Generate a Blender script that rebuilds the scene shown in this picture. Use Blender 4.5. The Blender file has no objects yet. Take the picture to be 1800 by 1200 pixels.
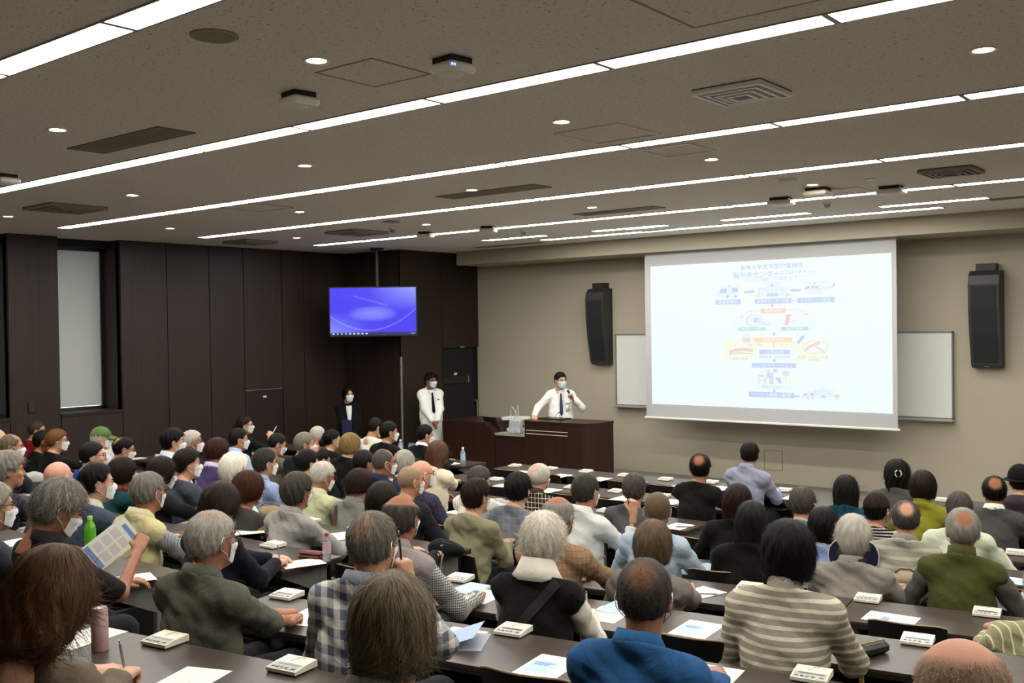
import bpy, math, random
import numpy as np
from mathutils import Matrix, Vector

# ------------------------------------------------------------------ camera, world, exposure
SC = bpy.context.scene
COL = SC.collection
CAMZ = 2.44                       # camera height above the front audience floor
HC = 1.30                         # ceiling above the camera
CEIL = CAMZ + HC
FPX = 1789.21
YAW, PITCH, ROLL = 0.678756, -0.0140674, -0.0147547

def _rot():
    cy, sy = math.cos(YAW), math.sin(YAW)
    fw = np.array([-sy*math.cos(PITCH), cy*math.cos(PITCH), math.sin(PITCH)])
    r = np.array([cy, sy, 0.0]); u = np.cross(r, fw)
    c, s = math.cos(ROLL), math.sin(ROLL)
    return np.array([c*r+s*u, -s*r+c*u, fw])
RC = _rot()
cam_data = bpy.data.cameras.new('camera')
cam_data.sensor_width = 36.0
cam_data.lens = FPX/1800*36.0
cam_data.clip_start = 0.05
cam = bpy.data.objects.new('camera', cam_data); COL.objects.link(cam)
M = Matrix.Identity(4)
for i in range(3):
    M[i][0] = RC[0][i]; M[i][1] = RC[1][i]; M[i][2] = -RC[2][i]
M[0][3], M[1][3], M[2][3] = 0, 0, CAMZ
cam.matrix_world = M
SC.camera = cam

W = bpy.data.worlds.new('world'); SC.world = W; W.use_nodes = True
W.node_tree.nodes['Background'].inputs[0].default_value = (0.75, 0.85, 1.0, 1)
W.node_tree.nodes['Background'].inputs[1].default_value = 2.6
SC.view_settings.view_transform = 'Standard'
SC.view_settings.look = 'None'
SC.view_settings.gamma = 1.0
SC.view_settings.use_curve_mapping = False
SC.view_settings.exposure = 0.0
STRIP_E, DOWN_E, SLIDE_E, TV_E = 30.0, 70.0, 1.0, 1.0

def ray(x, y):
    return RC.T @ np.array([(x-900)/FPX, (600-y)/FPX, 1.0])
def px(x, y, ax, val):
    """Point of the place seen at photograph position (x, y) on the plane axis = val (world)."""
    d = ray(x, y); v = val - (CAMZ if ax == 2 else 0.0)
    p = d*(v/d[ax]); p[2] += CAMZ
    return p

# floor profile of the raked hall: level in front, rising to the back
def floor_z(Y):
    d = min(1.72, 1.2+.113*(Y-2.4))
    return 1.72-d
STAGE = .13

# ------------------------------------------------------------------ helpers
def lin(c):
    c = c/255.0
    return c/12.92 if c <= .04045 else ((c+.055)/1.055)**2.4
def rgb(r, g, b): return (lin(r), lin(g), lin(b), 1.0)

def mesh_obj(name, verts, faces, mats, parent=None, smooth=False, matidx=None, edges=()):
    me = bpy.data.meshes.new(name)
    if isinstance(verts, np.ndarray): verts = verts.tolist()
    if isinstance(faces, np.ndarray): faces = faces.tolist()
    me.from_pydata(verts, edges, faces)
    if not isinstance(mats, (list, tuple)): mats = [mats]
    for m in mats: me.materials.append(m)
    if matidx is not None:
        me.polygons.foreach_set('material_index', np.asarray(matidx, dtype=np.int32))
    if smooth:
        me.polygons.foreach_set('use_smooth', np.ones(len(me.polygons), dtype=bool))
    me.update()
    return link(name, me, parent)
def link(name, me, parent=None):
    o = bpy.data.objects.new(name, me); COL.objects.link(o)
    if parent is not None: o.parent = parent
    return o
def empty(name, loc=(0, 0, 0), rz=0.0, parent=None):
    o = bpy.data.objects.new(name, None); COL.objects.link(o)
    o.location = loc; o.rotation_euler = (0, 0, rz); o.empty_display_size = .1
    if parent is not None: o.parent = parent
    return o
def tag(o, label=None, cat=None, group=None, kind=None):
    if label: o['label'] = label
    if cat: o['category'] = cat
    if group: o['group'] = group
    if kind: o['kind'] = kind
    return o
def copy_tree(o, parent=None):
    c = o.copy(); COL.objects.link(c)
    if parent is not None: c.parent = parent
    for ch in o.children: copy_tree(ch, c)
    return c

class MB:
    """Collects boxes, bars, tubes and lathes into one mesh."""
    def __init__(s): s.v = []; s.f = []
    def add(s, v, f):
        o = len(s.v); s.v += [tuple(map(float, p)) for p in v]; s.f += [tuple(i+o for i in q) for q in f]; return s
    def box(s, lo, hi, bev=0.0):
        x0, y0, z0 = lo; x1, y1, z1 = hi
        if bev <= 0:
            v = [(x, y, z) for z in (z0, z1) for y in (y0, y1) for x in (x0, x1)]
            return s.add(v, [(0, 2, 3, 1), (4, 5, 7, 6), (0, 1, 5, 4), (2, 6, 7, 3), (0, 4, 6, 2), (1, 3, 7, 5)])
        b = min(bev, (x1-x0)*.45, (y1-y0)*.45, (z1-z0)*.45)
        def ring(z, i):
            return [(x0+i, y0+b, z), (x0+b, y0+i, z), (x1-b, y0+i, z), (x1-i, y0+b, z), (x1-i, y1-b, z), (x1-b, y1-i, z), (x0+b, y1-i, z), (x0+i, y1-b, z)]
        def ring2(z):
            return [(x0+b, y0+2*b if y1-y0 > 4*b else y0+b, z), (x0+2*b if x1-x0 > 4*b else x0+b, y0+b, z), (x1-2*b if x1-x0 > 4*b else x1-b, y0+b, z), (x1-b, y0+2*b if y1-y0 > 4*b else y0+b, z),
                    (x1-b, y1-2*b if y1-y0 > 4*b else y1-b, z), (x1-2*b if x1-x0 > 4*b else x1-b, y1-b, z), (x0+2*b if x1-x0 > 4*b else x0+b, y1-b, z), (x0+b, y1-2*b if y1-y0 > 4*b else y1-b, z)]
        v = ring2(z0)+ring(z0+b, 0)+ring(z1-b, 0)+ring2(z1)
        f = [tuple(range(7, -1, -1)), tuple(range(24, 32))]
        for k in range(3):
            for i in range(8):
                j = (i+1) % 8
                f.append((k*8+i, k*8+j, k*8+8+j, k*8+8+i))
        return s.add(v, f)
    def prism(s, pts, axis, a, b):
        """pts: 2-D outline; extruded along axis from a to b."""
        n = len(pts)
        def mk(p, t):
            return {0: (t, p[0], p[1]), 1: (p[0], t, p[1]), 2: (p[0], p[1], t)}[axis]
        v = [mk(p, a) for p in pts]+[mk(p, b) for p in pts]
        f = [tuple(range(n-1, -1, -1)), tuple(range(n, 2*n))]
        for i in range(n):
            j = (i+1) % n; f.append((i, j, n+j, n+i))
        if axis == 1: f = [tuple(reversed(q)) for q in f]
        return s.add(v, f)
    def lathe(s, prof, c=(0, 0, 0), n=24, axis=2):
        v = []; f = []
        for r, z in prof:
            for i in range(n):
                a = 2*math.pi*i/n
                p = (r*math.cos(a), r*math.sin(a), z)
                if axis == 1: p = (p[0], p[2], p[1])
                if axis == 0: p = (p[2], p[0], p[1])
                v.append((p[0]+c[0], p[1]+c[1], p[2]+c[2]))
        m = len(prof)
        for k in range(m-1):
            for i in range(n):
                j = (i+1) % n; f.append((k*n+i, k*n+j, k*n+n+j, k*n+n+i))
        f.append(tuple(range(n-1, -1, -1))); f.append(tuple((m-1)*n+i for i in range(n)))
        return s.add(v, f)
    def tube(s, pts, r, n=8, r2=None):
        pts = [np.array(p, float) for p in pts]; m = len(pts); v = []; f = []
        up = np.array([0, 0, 1.0])
        for k, p in enumerate(pts):
            d = pts[min(k+1, m-1)]-pts[max(k-1, 0)]; d = d/(np.linalg.norm(d)+1e-9)
            a = np.cross(d, up if abs(d[2]) < .9 else np.array([1.0, 0, 0])); a /= np.linalg.norm(a); b = np.cross(d, a)
            rr = r if r2 is None else r+(r2-r)*k/(m-1)
            for i in range(n):
                t = 2*math.pi*i/n; v.append(p+rr*(math.cos(t)*a+math.sin(t)*b))
        for k in range(m-1):
            for i in range(n):
                j = (i+1) % n; f.append((k*n+i, k*n+n+i, k*n+n+j, k*n+j))
        f.append(tuple(range(n))); f.append(tuple((m-1)*n+i for i in range(n-1, -1, -1)))
        return s.add(v, f)
    def sphere(s, c, r, n=12, m=8, sc=(1, 1, 1)):
        prof = [(max(1e-4, r*math.sin(math.pi*k/m)), -r*math.cos(math.pi*k/m)) for k in range(m+1)]
        o = len(s.v); s.lathe(prof, (0, 0, 0), n)
        for i in range(o, len(s.v)):
            p = s.v[i]; s.v[i] = (p[0]*sc[0]+c[0], p[1]*sc[1]+c[1], p[2]*sc[2]+c[2])
        return s
    def mesh(s, name, mats):
        me = bpy.data.meshes.new(name); me.from_pydata(s.v, [], s.f); me.materials.append(mats); me.update(); return me
    def build(s, name, mat, parent=None, smooth=False):
        o = mesh_obj(name, s.v, s.f, mat, parent)
        if smooth:
            me = o.data; me.polygons.foreach_set('use_smooth', np.ones(len(me.polygons), dtype=bool))
            try: me.set_sharp_from_angle(angle=math.radians(40))
            except Exception: pass
        return o

# ------------------------------------------------------------------ materials
MATS = {}
def new_mat(name):
    m = bpy.data.materials.new(name); m.use_nodes = True
    nt = m.node_tree; b = nt.nodes['Principled BSDF']
    return m, nt, b
def N(nt, t, **kw):
    n = nt.nodes.new(t)
    for k, v in kw.items(): setattr(n, k, v)
    return n
def plain(name, col, rough=.6, metal=0.0, spec=.5, noise=0.0, scale=40.0, bump=0.0, alpha=None, trans=0.0):
    if name in MATS: return MATS[name]
    m, nt, b = new_mat(name)
    b.inputs['Base Color'].default_value = col; b.inputs['Roughness'].default_value = rough
    b.inputs['Metallic'].default_value = metal; b.inputs['Specular IOR Level'].default_value = spec
    b.inputs['Transmission Weight'].default_value = trans
    tc = N(nt, 'ShaderNodeTexCoord')
    nz = N(nt, 'ShaderNodeTexNoise'); nz.inputs['Scale'].default_value = scale; nz.inputs['Detail'].default_value = 3
    nt.links.new(tc.outputs['Object'], nz.inputs['Vector'])
    mx = N(nt, 'ShaderNodeMix', data_type='RGBA')
    k = max(noise, .03)
    mx.inputs[6].default_value = tuple(c*(1-k) for c in col[:3])+(1,)
    mx.inputs[7].default_value = tuple(min(1, c*(1+k)) for c in col[:3])+(1,)
    nt.links.new(nz.outputs['Fac'], mx.inputs[0]); nt.links.new(mx.outputs[2], b.inputs['Base Color'])
    if bump:
        bp = N(nt, 'ShaderNodeBump'); bp.inputs['Strength'].default_value = bump; bp.inputs['Distance'].default_value = .004
        nt.links.new(nz.outputs['Fac'], bp.inputs['Height']); nt.links.new(bp.outputs[0], b.inputs['Normal'])
    MATS[name] = m
    return m
def emit(name, col, e):
    if name in MATS: return MATS[name]
    m, nt, b = new_mat(name)
    b.inputs['Base Color'].default_value = (.02, .02, .02, 1); b.inputs['Roughness'].default_value = .6
    b.inputs['Emission Color'].default_value = col; b.inputs['Emission Strength'].default_value = e
    MATS[name] = m
    return m
def wood_mat(name, c1, c2, rough=.45, sx=60.0, sz=1.2, spec=.5):
    """Veneer with fine vertical grain (object z)."""
    m, nt, b = new_mat(name)
    tc = N(nt, 'ShaderNodeTexCoord'); mp = N(nt, 'ShaderNodeMapping'); mp.inputs['Scale'].default_value = (sx, sx, sz)
    nz = N(nt, 'ShaderNodeTexNoise'); nz.inputs['Scale'].default_value = 1.0; nz.inputs['Detail'].default_value = 4
    nt.links.new(tc.outputs['Object'], mp.inputs[0]); nt.links.new(mp.outputs[0], nz.inputs['Vector'])
    rp = N(nt, 'ShaderNodeValToRGB'); rp.color_ramp.elements[0].position = .3; rp.color_ramp.elements[1].position = .7
    rp.color_ramp.elements[0].color = c1; rp.color_ramp.elements[1].color = c2
    nt.links.new(nz.outputs['Fac'], rp.inputs[0]); nt.links.new(rp.outputs[0], b.inputs['Base Color'])
    b.inputs['Roughness'].default_value = rough; b.inputs['Specular IOR Level'].default_value = spec
    return m
def ceiling_mat():
    m, nt, b = new_mat('ceiling_board')
    tc = N(nt, 'ShaderNodeTexCoord'); mp = N(nt, 'ShaderNodeMapping'); mp.inputs['Scale'].default_value = (1.0, 1.6, 1.0)
    nt.links.new(tc.outputs['Object'], mp.inputs[0])
    nz = N(nt, 'ShaderNodeTexNoise'); nz.inputs['Scale'].default_value = 42; nz.inputs['Detail'].default_value = 3; nz.inputs['Roughness'].default_value = .7
    nt.links.new(mp.outputs[0], nz.inputs['Vector'])
    rp = N(nt, 'ShaderNodeValToRGB'); e = rp.color_ramp.elements
    e[0].position = .60; e[0].color = rgb(226, 220, 207); e[1].position = .67; e[1].color = rgb(128, 119, 106)
    nt.links.new(nz.outputs['Fac'], rp.inputs[0]); nt.links.new(rp.outputs[0], b.inputs['Base Color'])
    b.inputs['Roughness'].default_value = .95; b.inputs['Specular IOR Level'].default_value = .15
    bp = N(nt, 'ShaderNodeBump'); bp.inputs['Strength'].default_value = .5; bp.inputs['Distance'].default_value = .004; bp.invert = True
    nt.links.new(rp.outputs[0], bp.inputs['Height'])
    return m
CEIL_M = ceiling_mat()
WALL_M = plain('wall_paint_beige', rgb(176, 168, 150), .85, spec=.2, noise=.03, scale=3)
PANEL_M = wood_mat('dark_wood_panel', rgb(36, 25, 20), rgb(51, 37, 30), .5, 70, .6, .35)
PANEL2_M = wood_mat('dark_wood_door', rgb(30, 21, 17), rgb(40, 29, 24), .5, 70, .6, .35)
PODIUM_M = wood_mat('podium_veneer', rgb(34, 17, 12), rgb(52, 26, 18), .4, 50, .8, .4)
BLACK_M = plain('black_plastic', rgb(22, 22, 23), .45, noise=.05)
JOINT_M = plain('dark_joint', rgb(16, 14, 13), .8)
DESK_M = wood_mat('desk_laminate', rgb(58, 49, 44), rgb(72, 62, 56), .34, 14, 14, .5)
DESKEDGE_M = plain('desk_edge', rgb(34, 29, 27), .5)
METAL_M = plain('grey_metal', rgb(128, 128, 126), .45, metal=.3)
STEEL_M = plain('brushed_steel', rgb(170, 170, 168), .3, metal=.9)
WHITE_M = plain('white_plastic', rgb(226, 223, 212), .45)
CREAM_M = plain('cream_plastic', rgb(233, 228, 208), .45)
PAPER_M = plain('paper_white', rgb(238, 236, 224), .8, noise=.02, scale=8)
PRINT_M = plain('print_blue', rgb(176, 200, 232), .8)
INK_M = plain('print_ink_blue', rgb(96, 122, 190), .8)
GREYINK_M = plain('print_ink_grey', rgb(150, 150, 148), .8)
PLY_M = wood_mat('ply_edge', rgb(150, 122, 82), rgb(176, 146, 100), .55, 40, 3)
CARPET_M = plain('carpet_grey', rgb(128, 122, 114), .95, spec=.1, noise=.25, scale=120, bump=.4)
STAGE_M = plain('stage_floor', rgb(120, 117, 111), .6, noise=.05, scale=20)
SCREEN_M = plain('screen_fabric', rgb(176, 177, 178), .9, noise=.01)
BOARD_M = plain('whiteboard_enamel', rgb(222, 225, 220), .25)
# ------------------------------------------------------------------ room shell
XL, XR, YB, YF = -13.22, 4.2, -2.6, 13.8
YS = 10.95                        # stage front edge
XP, YP = -11.9, 11.85             # projecting wall block with the stage door
YT = 2.4+.52/.113                 # where the raked floor becomes level
fl = MB()
fl.prism([(YB, floor_z(YB)), (YT, 0), (YF, 0), (YF, -.2), (YB, -.2)], 0, XL-.8, XR)
tag(fl.build('floor', CARPET_M), kind='structure', label='grey carpet of the raked lecture hall floor')
st = MB().box((-11.88, YS, 0), (XR, YF, STAGE))
tag(st.build('floor_stage', STAGE_M), kind='structure', label='low grey stage floor along the front wall')
c = MB().box((XL-.8, YB, CEIL), (XR, YF+.2, CEIL+.15))
tag(c.build('ceiling', CEIL_M), kind='structure', label='fissured grey acoustic board ceiling')
fw = MB().box((XP-.2, YF, -.2), (XR, YF+.15, CEIL))
wall_front = tag(fw.build('wall_front', WALL_M), kind='structure', label='beige painted front wall behind the screen')
sf = MB().box((-8.985*HC, 13.0, CAMZ+.826*HC), (XR, YF, CEIL))
tag(sf.build('trim_1', WALL_M), kind='structure', label='beige soffit beam above the projection screen')
hat = MB()
p0 = px(1343, 790, 1, YF); p1 = px(1376, 828, 1, YF)
hx0, hx1, hz0, hz1 = p0[0], p1[0], p1[2], p0[2]
for a, b in (((hx0, hz0), (hx1, hz0+.008)), ((hx0, hz1-.008), (hx1, hz1)), ((hx0, hz0), (hx0+.008, hz1)), ((hx1-.008, hz0), (hx1, hz1))):
    hat.box((a[0], YF-.004, a[1]), (b[0], YF, b[1]))
hat.build('hatch_outline', plain('hatch_joint', rgb(128, 122, 108), .8), wall_front)
tag(MB().box((XR, YB, -.2), (XR+.15, YF, CEIL)).build('wall_right', WALL_M), kind='structure', label='beige right wall of the hall')
tag(MB().box((XL-.8, YB-.15, -.2), (XR, YB, CEIL)).build('wall_back', PANEL_M), kind='structure', label='dark panelled back wall of the hall')

# left wall: dark panels, two window recesses, a flush door
wl = empty('wall_left', (0, 0, 0)); tag(wl, kind='structure', label='dark wood panelled left wall')
SILL = CAMZ-1.07
RD = .48                          # recess depth
backing = MB()
backing.box((XL-.12, 7.67, -.2), (XL-.03, YP+.6, CEIL))
backing.box((XL-.12, YB, -.2), (XL-.03, YP, SILL-.02))
backing.box((XL-.12, 6.11, SILL-.02), (XL-.03, 6.78, CEIL))
backing.build('backing', JOINT_M, wl)
def panel(y0, y1, z0=0.0, z1=CEIL, x=XL, mat=PANEL_M, name='panel', parent=None):
    b = MB().box((x-.03, y0+.006, z0), (x, y1-.006, z1)); return b.build(name, mat, parent or wl)
for a, b in ((6.11, 6.78), (7.67, 8.40), (8.40, 9.12), (9.12, 9.74)): panel(a, b)
panel(9.74, 10.48, CAMZ-.92)
for a, b in ((10.48, 10.93), (10.93, 11.85)): panel(a, b)
for a, b in ((6.78, 7.67), (5.2, 6.11), (4.4, 5.2), (3.5, 4.4), (2.6, 3.5), (1.6, 2.6), (.6, 1.6), (-.4, .6), (-1.5, -.4), (YB, -1.5)):
    panel(a, b, 0, SILL-.02)
# recess cheeks, sills and blinds
def recess(y0, y1, n):
    r = MB()
    r.box((XL-RD-.05, y0-.03, SILL-.04), (XL-.02, y0, CEIL)); r.box((XL-RD-.05, y1, SILL-.04), (XL-.02, y1+.03, CEIL))
    r.build('recess_cheeks', PANEL_M, wl)
    MB().box((XL-RD, y0, CEIL-.10), (XL-RD+.2, y1, CEIL)).build('recess_head', JOINT_M, wl)
    w = empty('window_%d' % n, (0, 0, 0)); tag(w, kind='structure', label='tall recessed window behind a pale roller blind')
    s = MB().box((XL-RD, y0, SILL-.04), (XL+.015, y1, SILL)); s.build('window_sill', PANEL2_M, w)
    fr = MB()
    xg = XL-RD
    fr.box((xg-.05, y0, SILL), (xg+.02, y0+.04, CEIL-.1)); fr.box((xg-.05, y1-.04, SILL), (xg+.02, y1, CEIL-.1))
    fr.box((xg-.05, y0, SILL), (xg+.02, y1, SILL+.04)); fr.box((xg-.05, y0, CEIL-.14), (xg+.02, y1, CEIL-.1))
    fr.build('window_frame', BLACK_M, w)
    gl = MB().box((xg-.045, y0+.04, SILL+.04), (xg-.035, y1-.04, CEIL-.14))
    gl.build('window_pane', GLASS_M, w)
    bl = MB().box((xg-.015, y0+.045, SILL+.05), (xg-.010, y1-.045, CEIL-.12)); bl.build('roller_blind', BLIND_M, w)
def blind():
    m, nt, b = new_mat('roller_blind_cloth')
    out = nt.nodes['Material Output']
    d = N(nt, 'ShaderNodeBsdfDiffuse'); t = N(nt, 'ShaderNodeBsdfTranslucent'); mx = N(nt, 'ShaderNodeMixShader')
    tc = N(nt, 'ShaderNodeTexCoord'); nz = N(nt, 'ShaderNodeTexNoise'); nz.inputs['Scale'].default_value = 200
    mp = N(nt, 'ShaderNodeMapping'); mp.inputs['Scale'].default_value = (1, .2, 1)
    nt.links.new(tc.outputs['Object'], mp.inputs[0]); nt.links.new(mp.outputs[0], nz.inputs['Vector'])
    rp = N(nt, 'ShaderNodeValToRGB'); rp.color_ramp.elements[0].color = rgb(205, 205, 198); rp.color_ramp.elements[1].color = rgb(226, 226, 220)
    nt.links.new(nz.outputs['Fac'], rp.inputs[0])
    for s in (d, t): nt.links.new(rp.outputs[0], s.inputs[0])
    mx.inputs[0].default_value = .4
    nt.links.new(d.outputs[0], mx.inputs[1]); nt.links.new(t.outputs[0], mx.inputs[2]); nt.links.new(mx.outputs[0], out.inputs[0])
    return m
BLIND_M = blind()
GLASS_M = plain('window_glass', rgb(235, 240, 240), .02, trans=1.0)
recess(6.78, 7.67, 1)
recess(5.2, 6.11, 2)
for a, b in ((4.4, 5.2), (3.5, 4.4), (2.6, 3.5), (1.6, 2.6), (.6, 1.6), (-.4, .6), (-1.5, -.4), (YB, -1.5)): panel(a, b, SILL-.02, CEIL)
backing2 = MB().box((XL-.12, YB, SILL-.02), (XL-.03, 5.2, CEIL)); backing2.build('backing', JOINT_M, wl)
sw = MB().box((XL, 6.34, 1.42), (XL+.02, 6.43, 1.55), .004); sw.build('switch_plate', plain('bronze_plate', rgb(40, 32, 28), .4), wl)
d1 = empty('door_1', (0, 0, 0)); tag(d1, kind='structure', label='flush dark low door in the panelled left wall')
panel(9.745, 10.475, 0, CAMZ-.925, XL-.004, PANEL2_M, 'door_leaf', d1)
MB().box((XL-.004, 9.75, CAMZ-.935), (XL+.006, 10.47, CAMZ-.925)).build('door_top_trim', STEEL_M, d1)
MB().box((XL, 10.08, CAMZ-1.06), (XL+.008, 10.14, CAMZ-1.03)).build('door_plate', WHITE_M, d1)

# projecting block with the stage door
wb = empty('wall_stage_side', (0, 0, 0)); tag(wb, kind='structure', label='projecting dark panelled wall block beside the stage')
MB().box((XL-.1, YP+.02, 0), (XP-.03, YF+.2, CEIL)).build('backing', JOINT_M, wb)
MB().box((XL, YP, 0), (XL+.66, YP+.03, CEIL)).build('panel', PANEL_M, wb)
MB().box((XL+.67, YP, 0), (XP-.005, YP+.03, CEIL)).build('panel', PANEL_M, wb)
MB().box((XP-.03, YP, 0), (XP, 12.84, CEIL)).build('panel', PANEL_M, wb)
ZD = CAMZ-.35
MB().box((XP-.03, 12.85, ZD+.01), (XP, YF, CEIL)).build('panel', PANEL_M, wb)
pr = px(705, 627, 0, XP)
MB().tube([(XP+.01, YP-.012, 0), (XP+.01, YP-.012, pr[2])], .022, 10).build('corner_guard', STEEL_M, wb, True)
d2 = empty('door_2', (0, 0, 0)); tag(d2, kind='structure', label='dark stage door with push bar and long handle')
MB().box((XP-.06, 12.87, STAGE), (XP-.035, 13.72, ZD)).build('door_leaf', PANEL2_M, d2)
df = MB(); df.box((XP-.06, 12.85, STAGE), (XP+.004, 12.87, ZD+.02)); df.box((XP-.06, 13.72, STAGE), (XP+.004, 13.74, ZD+.02)); df.box((XP-.06, 12.85, ZD), (XP+.004, 13.74, ZD+.02))
df.build('door_frame', JOINT_M, d2)
q = px(803, 657, 0, XP); MB().box((XP-.035, q[1]-.04, q[2]-.02), (XP-.028, q[1]+.04, q[2]+.02)).build('door_plate', WHITE_M, d2)
q0 = px(780, 663, 0, XP); q1 = px(824, 672, 0, XP)
MB().box((XP-.035, q0[1], q1[2]), (XP-.005, q1[1], q0[2]), .006).build('push_bar', plain('dark_bar', rgb(48, 46, 42), .4, metal=.4), d2)
MB().box((XP-.005, q1[1]-.02, q1[2]), (XP+.003, q1[1]+.01, q0[2])).build('push_bar_cap', STEEL_M, d2)
h0 = px(835, 703, 0, XP)
MB().tube([(XP-.035, h0[1], h0[2]), (XP+.04, h0[1], h0[2]), (XP+.05, h0[1], h0[2]-.02), (XP+.05, h0[1], h0[2]-.9), (XP-.035, h0[1], h0[2]-.92)], .012, 8).build('door_handle', STEEL_M, d2, True)
q = px(811, 610, 0, XP); MB().box((XP, q[1]-.05, q[2]-.01), (XP+.03, q[1]+.05, q[2]+.02)).build('door_sensor', METAL_M, d2)
tag(MB().box((XP, 11.9, 0), (XP+.012, 12.84, .08)).build('baseboard_stage', JOINT_M), kind='structure')

# ------------------------------------------------------------------ ceiling fittings
JX0, SEG = -1.664, 1.1642
LENS_M = emit('light_diffuser', (1.0, .97, .90, 1), STRIP_E)
TRAY_M = plain('light_tray', rgb(150, 148, 142), .5)
seg_l = SEG-.03
SW = .076
def strip_proto():
    o = empty('ceiling_light', (0, 0, CEIL))
    MB().box((-seg_l/2, -SW, -.004), (seg_l/2, SW, .0)).build('diffuser', LENS_M, o)
    t = MB(); t.box((-seg_l/2-.014, -SW-.012, -.006), (seg_l/2+.014, -SW, .0)); t.box((-seg_l/2-.014, SW, -.006), (seg_l/2+.014, SW+.012, .0))
    t.box((-seg_l/2-.014, -SW, -.006), (-seg_l/2, SW, .0)); t.box((seg_l/2, -SW, -.006), (seg_l/2+.014, SW, .0))
    t.build('frame', TRAY_M, o)
    return o
sp = strip_proto(); first = True
rows = [(2.334, -9, 3, 'nearest the back of the hall'), (4.268, -9, 3, 'second strip counted from the back wall'), (6.29, -9, 3, 'third strip counted from the back wall'), (8.27, -9, 3, 'fourth strip counted from the back wall'), (10.3, -9, 3, 'fifth strip counted from the back wall')]
names = ['rear', 'second', 'third', 'fourth', 'fifth']
def place_light(x, y, lab, grp):
    global first
    o = sp if first else copy_tree(sp); first = False
    o.location = (x, y, CEIL); tag(o, lab, 'ceiling light', grp)
for (y, k0, k1, _), nm in zip(rows, names):
    for k in range(k0, k1):
        place_light(JX0+(k+.5)*SEG, y, 'white linear ceiling light in the %s continuous strip from the rear' % nm if nm != 'rear' else 'wide white linear ceiling light in the rearmost continuous strip', 'lights of the %s strip' % nm)
x7a, x7b = px(947, 421, 2, CEIL)[0], px(1661, 365, 2, CEIL)[0]
n7 = 5
for k in range(n7):
    place_light(x7a+(k+.5)*(x7b-x7a)/n7, 12.19, 'white linear ceiling light in the front strip beside the beige soffit', 'lights of the soffit strip')
for a, b in (((848, 422), (962, 414)), ((1040, 405), (1172, 396)), ((1268, 387), (1427, 374)), ((1545, 362), (1737, 348))):
    pa, pb = px(*a, 2, CEIL), px(*b, 2, CEIL)
    place_light((pa[0]+pb[0])/2, 11.6, 'single short white ceiling light set apart behind the soffit strip', 'separate short lights near the soffit')

DL_M = emit('downlight_lens', (1.0, .86, .68, 1), DOWN_E)
def downlight():
    o = empty('downlight', (0, 0, CEIL))
    MB().lathe([(.048, -.003), (.048, .0)], n=24).build('lens', DL_M, o)
    t = MB()
    prof = [(.048, -.005), (.062, -.007), (.066, 0), (.048, 0)]
    v = []; f = []
    n = 24
    for r, z in prof:
        for i in range(n): v.append((r*math.cos(2*math.pi*i/n), r*math.sin(2*math.pi*i/n), z))
    for k in range(4):
        for i in range(n):
            j = (i+1) % n; k2 = (k+1) % 4; f.append((k*n+i, k2*n+i, k2*n+j, k*n+j))
    t.add(v, f).build('trim_ring', WHITE_M, o)
    return o
dl = downlight(); first_d = True
for i in range(-3, 4):
    for j in range(-1, 4):
        x, y = -4.857*HC+1.927*HC*i, 2.5025*HC+1.5403*HC*j
        if x < -12.9 or x > 3.5: continue
        if (i, j) in ((2, 2), (2, 3), (2, 0)): continue
        o = dl if first_d else copy_tree(dl); first_d = False
        o.location = (x, y, CEIL)
        tag(o, 'small round warm recessed downlight between the linear strips', 'downlight', 'recessed ceiling downlights')

def cp(x, y): return px(x, y, 2, CEIL)
VENT_M = plain('vent_grey', rgb(150, 142, 126), .6); VENTD_M = plain('vent_dark', rgb(62, 58, 52), .8)
VENTW_M = plain('vent_white', rgb(238, 236, 230), .5)
def square_diffuser(x, y, s, mat, lab, rings=4):
    o = empty('air_diffuser', (x, y, CEIL)); tag(o, lab, 'air vent')
    MB().box((-s, -s, -.004), (s, s, 0)).build('back_plate', VENTD_M, o)
    for k in range(rings):
        a = s*(1-k*.9/rings); b = a-s*.09; z = -.006-.004*k
        t = MB()
        for lo, hi in (((-a, -a), (a, -b)), ((-a, b), (a, a)), ((-a, -b), (-b, b)), ((b, -b), (a, b))):
            t.box((lo[0], lo[1], z-.026), (hi[0], hi[1], z))
        t.build('ring_vane', mat, o)
    return o
square_diffuser(-2.56, 5.25, .205, VENTW_M, 'square ceiling air diffuser with white concentric frames')
q = cp(1672, 299); square_diffuser(q[0], q[1], .22, VENT_M, 'square tan ceiling air diffuser in front of the fourth light strip')
q = cp(627, 407); square_diffuser(q[0], q[1], .3, VENT_M, 'square dull ceiling diffuser near the hanging television')
q = cp(115, 364); square_diffuser(q[0], q[1], .3, VENT_M, 'square grimy ceiling diffuser near the left wall window')
q = cp(440, 424); square_diffuser(q[0], q[1], .28, VENT_M, 'square dull ceiling diffuser over the low dark door')
def slot_grille(x0, x1, y0, y1, lab, n=7):
    o = empty('slot_grille', ((x0+x1)/2, (y0+y1)/2, CEIL)); tag(o, lab, 'air vent')
    hx, hy = (x1-x0)/2, (y1-y0)/2
    MB().box((-hx, -hy, -.003), (hx, hy, 0)).build('back_plate', VENTD_M, o)
    f = MB()
    for lo, hi in (((-hx, -hy), (hx, -hy+.014)), ((-hx, hy-.014), (hx, hy)), ((-hx, -hy), (-hx+.014, hy)), ((hx-.014, -hy), (hx, hy))): f.box((*lo, -.008), (*hi, 0))
    f.build('frame', VENT_M, o)
    proto = None
    for k in range(n):
        y = -hy+.02+(2*hy-.04)*(k+.5)/n
        if proto is None:
            s = MB().box((-hx+.014, -.008, -.008), (hx-.014, .008, -.003)).build('slat', VENT_M, o); proto = s
        else:
            s = proto.copy(); COL.objects.link(s); s.parent = o
        s.location = (0, y, 0)
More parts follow.
